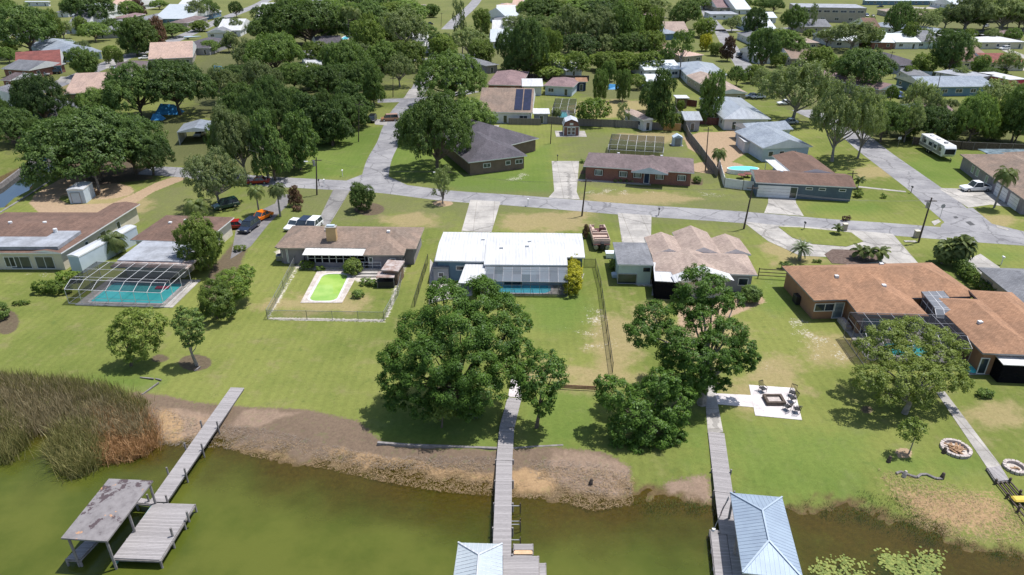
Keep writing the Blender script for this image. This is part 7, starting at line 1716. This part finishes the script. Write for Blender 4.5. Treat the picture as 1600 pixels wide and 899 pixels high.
# ------------------------------------------------------------------ reeds, straw, lily pads
def inpoly(x, y, poly): return sdist(x, y, poly) > 0
def scatter(poly, n, r):
    P = np.array(poly); lo = P.min(0); hi = P.max(0); out = np.zeros((0, 2))
    while len(out) < n:
        q = r.uniform(lo, hi, (n*2, 2)); q = q[inpoly(q[:, 0], q[:, 1], poly)]; out = np.concatenate([out, q])
    return out[:n]
def blades(name, poly, n, h0, h1, wd, lean, mat, seed, zb=-.7, clump=0, tintf=None, dens=None):
    r = np.random.RandomState(seed); q = scatter(poly, n, r)
    if clump: 
        k = scatter(poly, clump, r); q = k[r.randint(0, clump, n)]+r.normal(size=(n, 2))*.35
    hh = r.uniform(h0, h1, n); a = r.uniform(0, 6.283, n); ln = np.abs(r.normal(size=n))*lean*hh
    base = np.stack([q[:, 0], q[:, 1], np.full(n, zb)], 1); tip = base+np.stack([np.cos(a)*ln, np.sin(a)*ln, hh], 1)
    b = r.uniform(0, 6.283, n); u = np.stack([np.cos(b), np.sin(b), np.zeros(n)], 1)*wd
    mid = base*.45+tip*.55+np.array([0, 0, .12])*hh[:, None]
    Q = np.concatenate([np.stack([base-u, base+u, mid+u*.8, mid-u*.8], 1), np.stack([mid-u*.8, mid+u*.8, tip+u*.15, tip-u*.15], 1)])
    t_ = r.uniform(0, 1, n) if tintf is None else tintf(q, r); me = quads_mesh(name, Q, mat, np.concatenate([t_, t_])); ob = objmesh(name, me); return ob
leafm('lf_reed', (.085,.085,.035), (.20,.16,.095), .01, .15); leafm('lf_reed_rust', (.30,.175,.08), (.54,.33,.175), .01, .15); leafm('lf_reed_green', (.15,.16,.05), (.32,.28,.12), .01, .15); leafm('lf_reed_brown', (.20,.165,.09), (.40,.33,.20), .01, .15)
rp = lambda pts: gp(pts, WL)
tag(blades('reeds', rp([(-60,610),(0,602),(60,604),(120,612),(180,628),(225,655),(235,690),(150,695),(90,680),(0,690),(-60,700)]), 22000, .8, 1.9, .022, .32, 'lf_reed_brown', 1, clump=900), None, None, None, 'stuff')
tag(blades('reeds', rp([(-60,600),(0,594),(70,598),(130,604),(185,616),(230,640),(215,660),(120,625),(0,615),(-60,620)]), 10000, .8, 1.8, .024, .24, 'lf_reed_green', 2, clump=500), None, None, None, 'stuff')
tag(blades('reeds', rp([(150,640),(215,640),(248,668),(246,702),(215,715),(185,722),(150,722),(140,690)]), 12000, .6, 1.4, .024, .5, 'lf_reed_rust', 3, clump=260), None, None, None, 'stuff')
tag(blades('reeds', rp([(90,672),(150,668),(160,700),(155,728),(125,745),(95,735),(82,705)]), 8000, .9, 1.8, .024, .4, 'lf_reed_green', 4, clump=150), None, None, None, 'stuff')
tag(blades('reeds', rp([(-60,640),(0,640),(40,665),(38,700),(15,722),(-60,735)]), 8000, .9, 2.0, .024, .34, 'lf_reed_green', 5, clump=150), None, None, None, 'stuff')
def straw(poly, n, mat, seed, L_=.5, wd=.018, zf=0.03):
    r = np.random.RandomState(seed); q = scatter(poly, n, r); d = -sdist(q[:, 0], q[:, 1], LAKE); z = np.minimum(0, WL+.125*d)+zf; z = np.maximum(z, WL+.01)
    a = r.uniform(0, 6.283, n); l = L_*r.uniform(.3, 1, n); c = np.stack([q[:, 0], q[:, 1], z+r.uniform(0, .1, n)], 1)
    u = np.stack([np.cos(a)*l, np.sin(a)*l, r.uniform(-.12, .2, n)*l], 1); v = np.stack([-np.sin(a)*wd, np.cos(a)*wd, np.zeros(n)], 1)
    return objmesh('dry_straw', quads_mesh('dry_straw', np.stack([c-u-v, c+u-v, c+u+v, c-u+v], 1), mat, r.uniform(0, 1, n)))
leafm('lf_straw', (.22,.155,.09), (.40,.29,.175), .01, .1); leafm('lf_straw_grey', (.17,.14,.115), (.33,.275,.23), .01, .1)
tag(straw(gp([(330,690),(430,685),(520,700),(600,715),(700,725),(780,725),(940,735),(990,745),(990,785),(930,795),(860,778),(780,772),(690,765),(600,750),(500,728),(400,712)], -.3), 9000, 'lf_straw', 11, .16, .010), kind='stuff')
tag(straw(gp([(245,640),(330,660),(420,670),(600,712),(780,715),(930,725),(985,735),(988,770),(930,770),(800,735),(600,730),(420,700),(300,695),(245,690)], -.2), 5000, 'lf_straw_grey', 12, .16, .010), kind='stuff')
tag(straw(gp([(1370,735),(1480,755),(1600,800),(1600,845),(1500,840),(1430,815)], -.1), 2200, 'lf_straw', 13, .15, .009), kind='stuff')
leafm('lf_bankgrass', (.11,.15,.04), (.22,.24,.09), .01, .2)
for i, (q, n_) in enumerate((([(1150,782),(1240,780),(1290,785),(1350,794),(1410,808),(1460,828),(1530,850),(1600,858),(1600,872),(1500,862),(1430,840),(1370,818),(1290,803),(1150,800)], 5200), ([(990,776),(1115,784),(1115,802),(1040,800),(980,792)], 1400), ([(1340,770),(1400,775),(1500,830),(1440,838),(1380,812)], 1200))):
    r = np.random.RandomState(70+i); pq = gp(q, -.3); k_ = scatter(pq, 150, r); qq = k_[r.randint(0, 150, n_)]+r.normal(size=(n_, 2))*.3
    dd = -sdist(qq[:, 0], qq[:, 1], LAKE); zz = np.clip(WL+.125*dd, WL-.25, 0); a_ = r.uniform(0, 6.283, n_); hh = r.uniform(.06, .22, n_); ln = hh*.5
    B0 = np.stack([qq[:, 0], qq[:, 1], zz-.02], 1); tp_ = B0+np.stack([np.cos(a_)*ln, np.sin(a_)*ln, hh], 1); u_ = np.stack([-np.sin(a_), np.cos(a_), 0*a_], 1)*.022
    tag(objmesh('bank_grass', quads_mesh('bank_grass', np.stack([B0-u_, B0+u_, tp_+u_*.3, tp_-u_*.3], 1), 'lf_bankgrass', r.uniform(0, 1, n_))), kind='stuff')
def pads(poly, n, seed):
    r = np.random.RandomState(seed); k = scatter(poly, 40, r); q = k[r.randint(0, 40, n)]+r.normal(size=(n, 2))*.35; mb = MB()
    for x, y in q:
        s = r.uniform(.05, .13); z = WL+.015+r.uniform(0, .05); a0 = r.uniform(0, 6); mb.add([(x+s*math.cos(a0+i*.8), y+s*math.sin(a0+i*.8), z) for i in range(8)], [tuple(range(8))])
    me = mb.mesh('lily_pads', ['lf_lily']); at = me.attributes.new('tint', 'FLOAT', 'POINT'); at.data.foreach_set('value', np.repeat(r.uniform(0, 1, n), 8).astype(np.float32)); return objmesh('lily_pads', me)
for i, q in enumerate(([(1266,884),(1300,873),(1345,876),(1350,915),(1270,925)], [(1372,866),(1400,868),(1440,888),(1420,905),(1380,885)], [(1430,873),(1468,864),(1470,872),(1450,895),(1480,905),(1440,905)])):
    tag(pads(rp(q), 420 if i == 0 else 330, 50+i), kind='stuff')
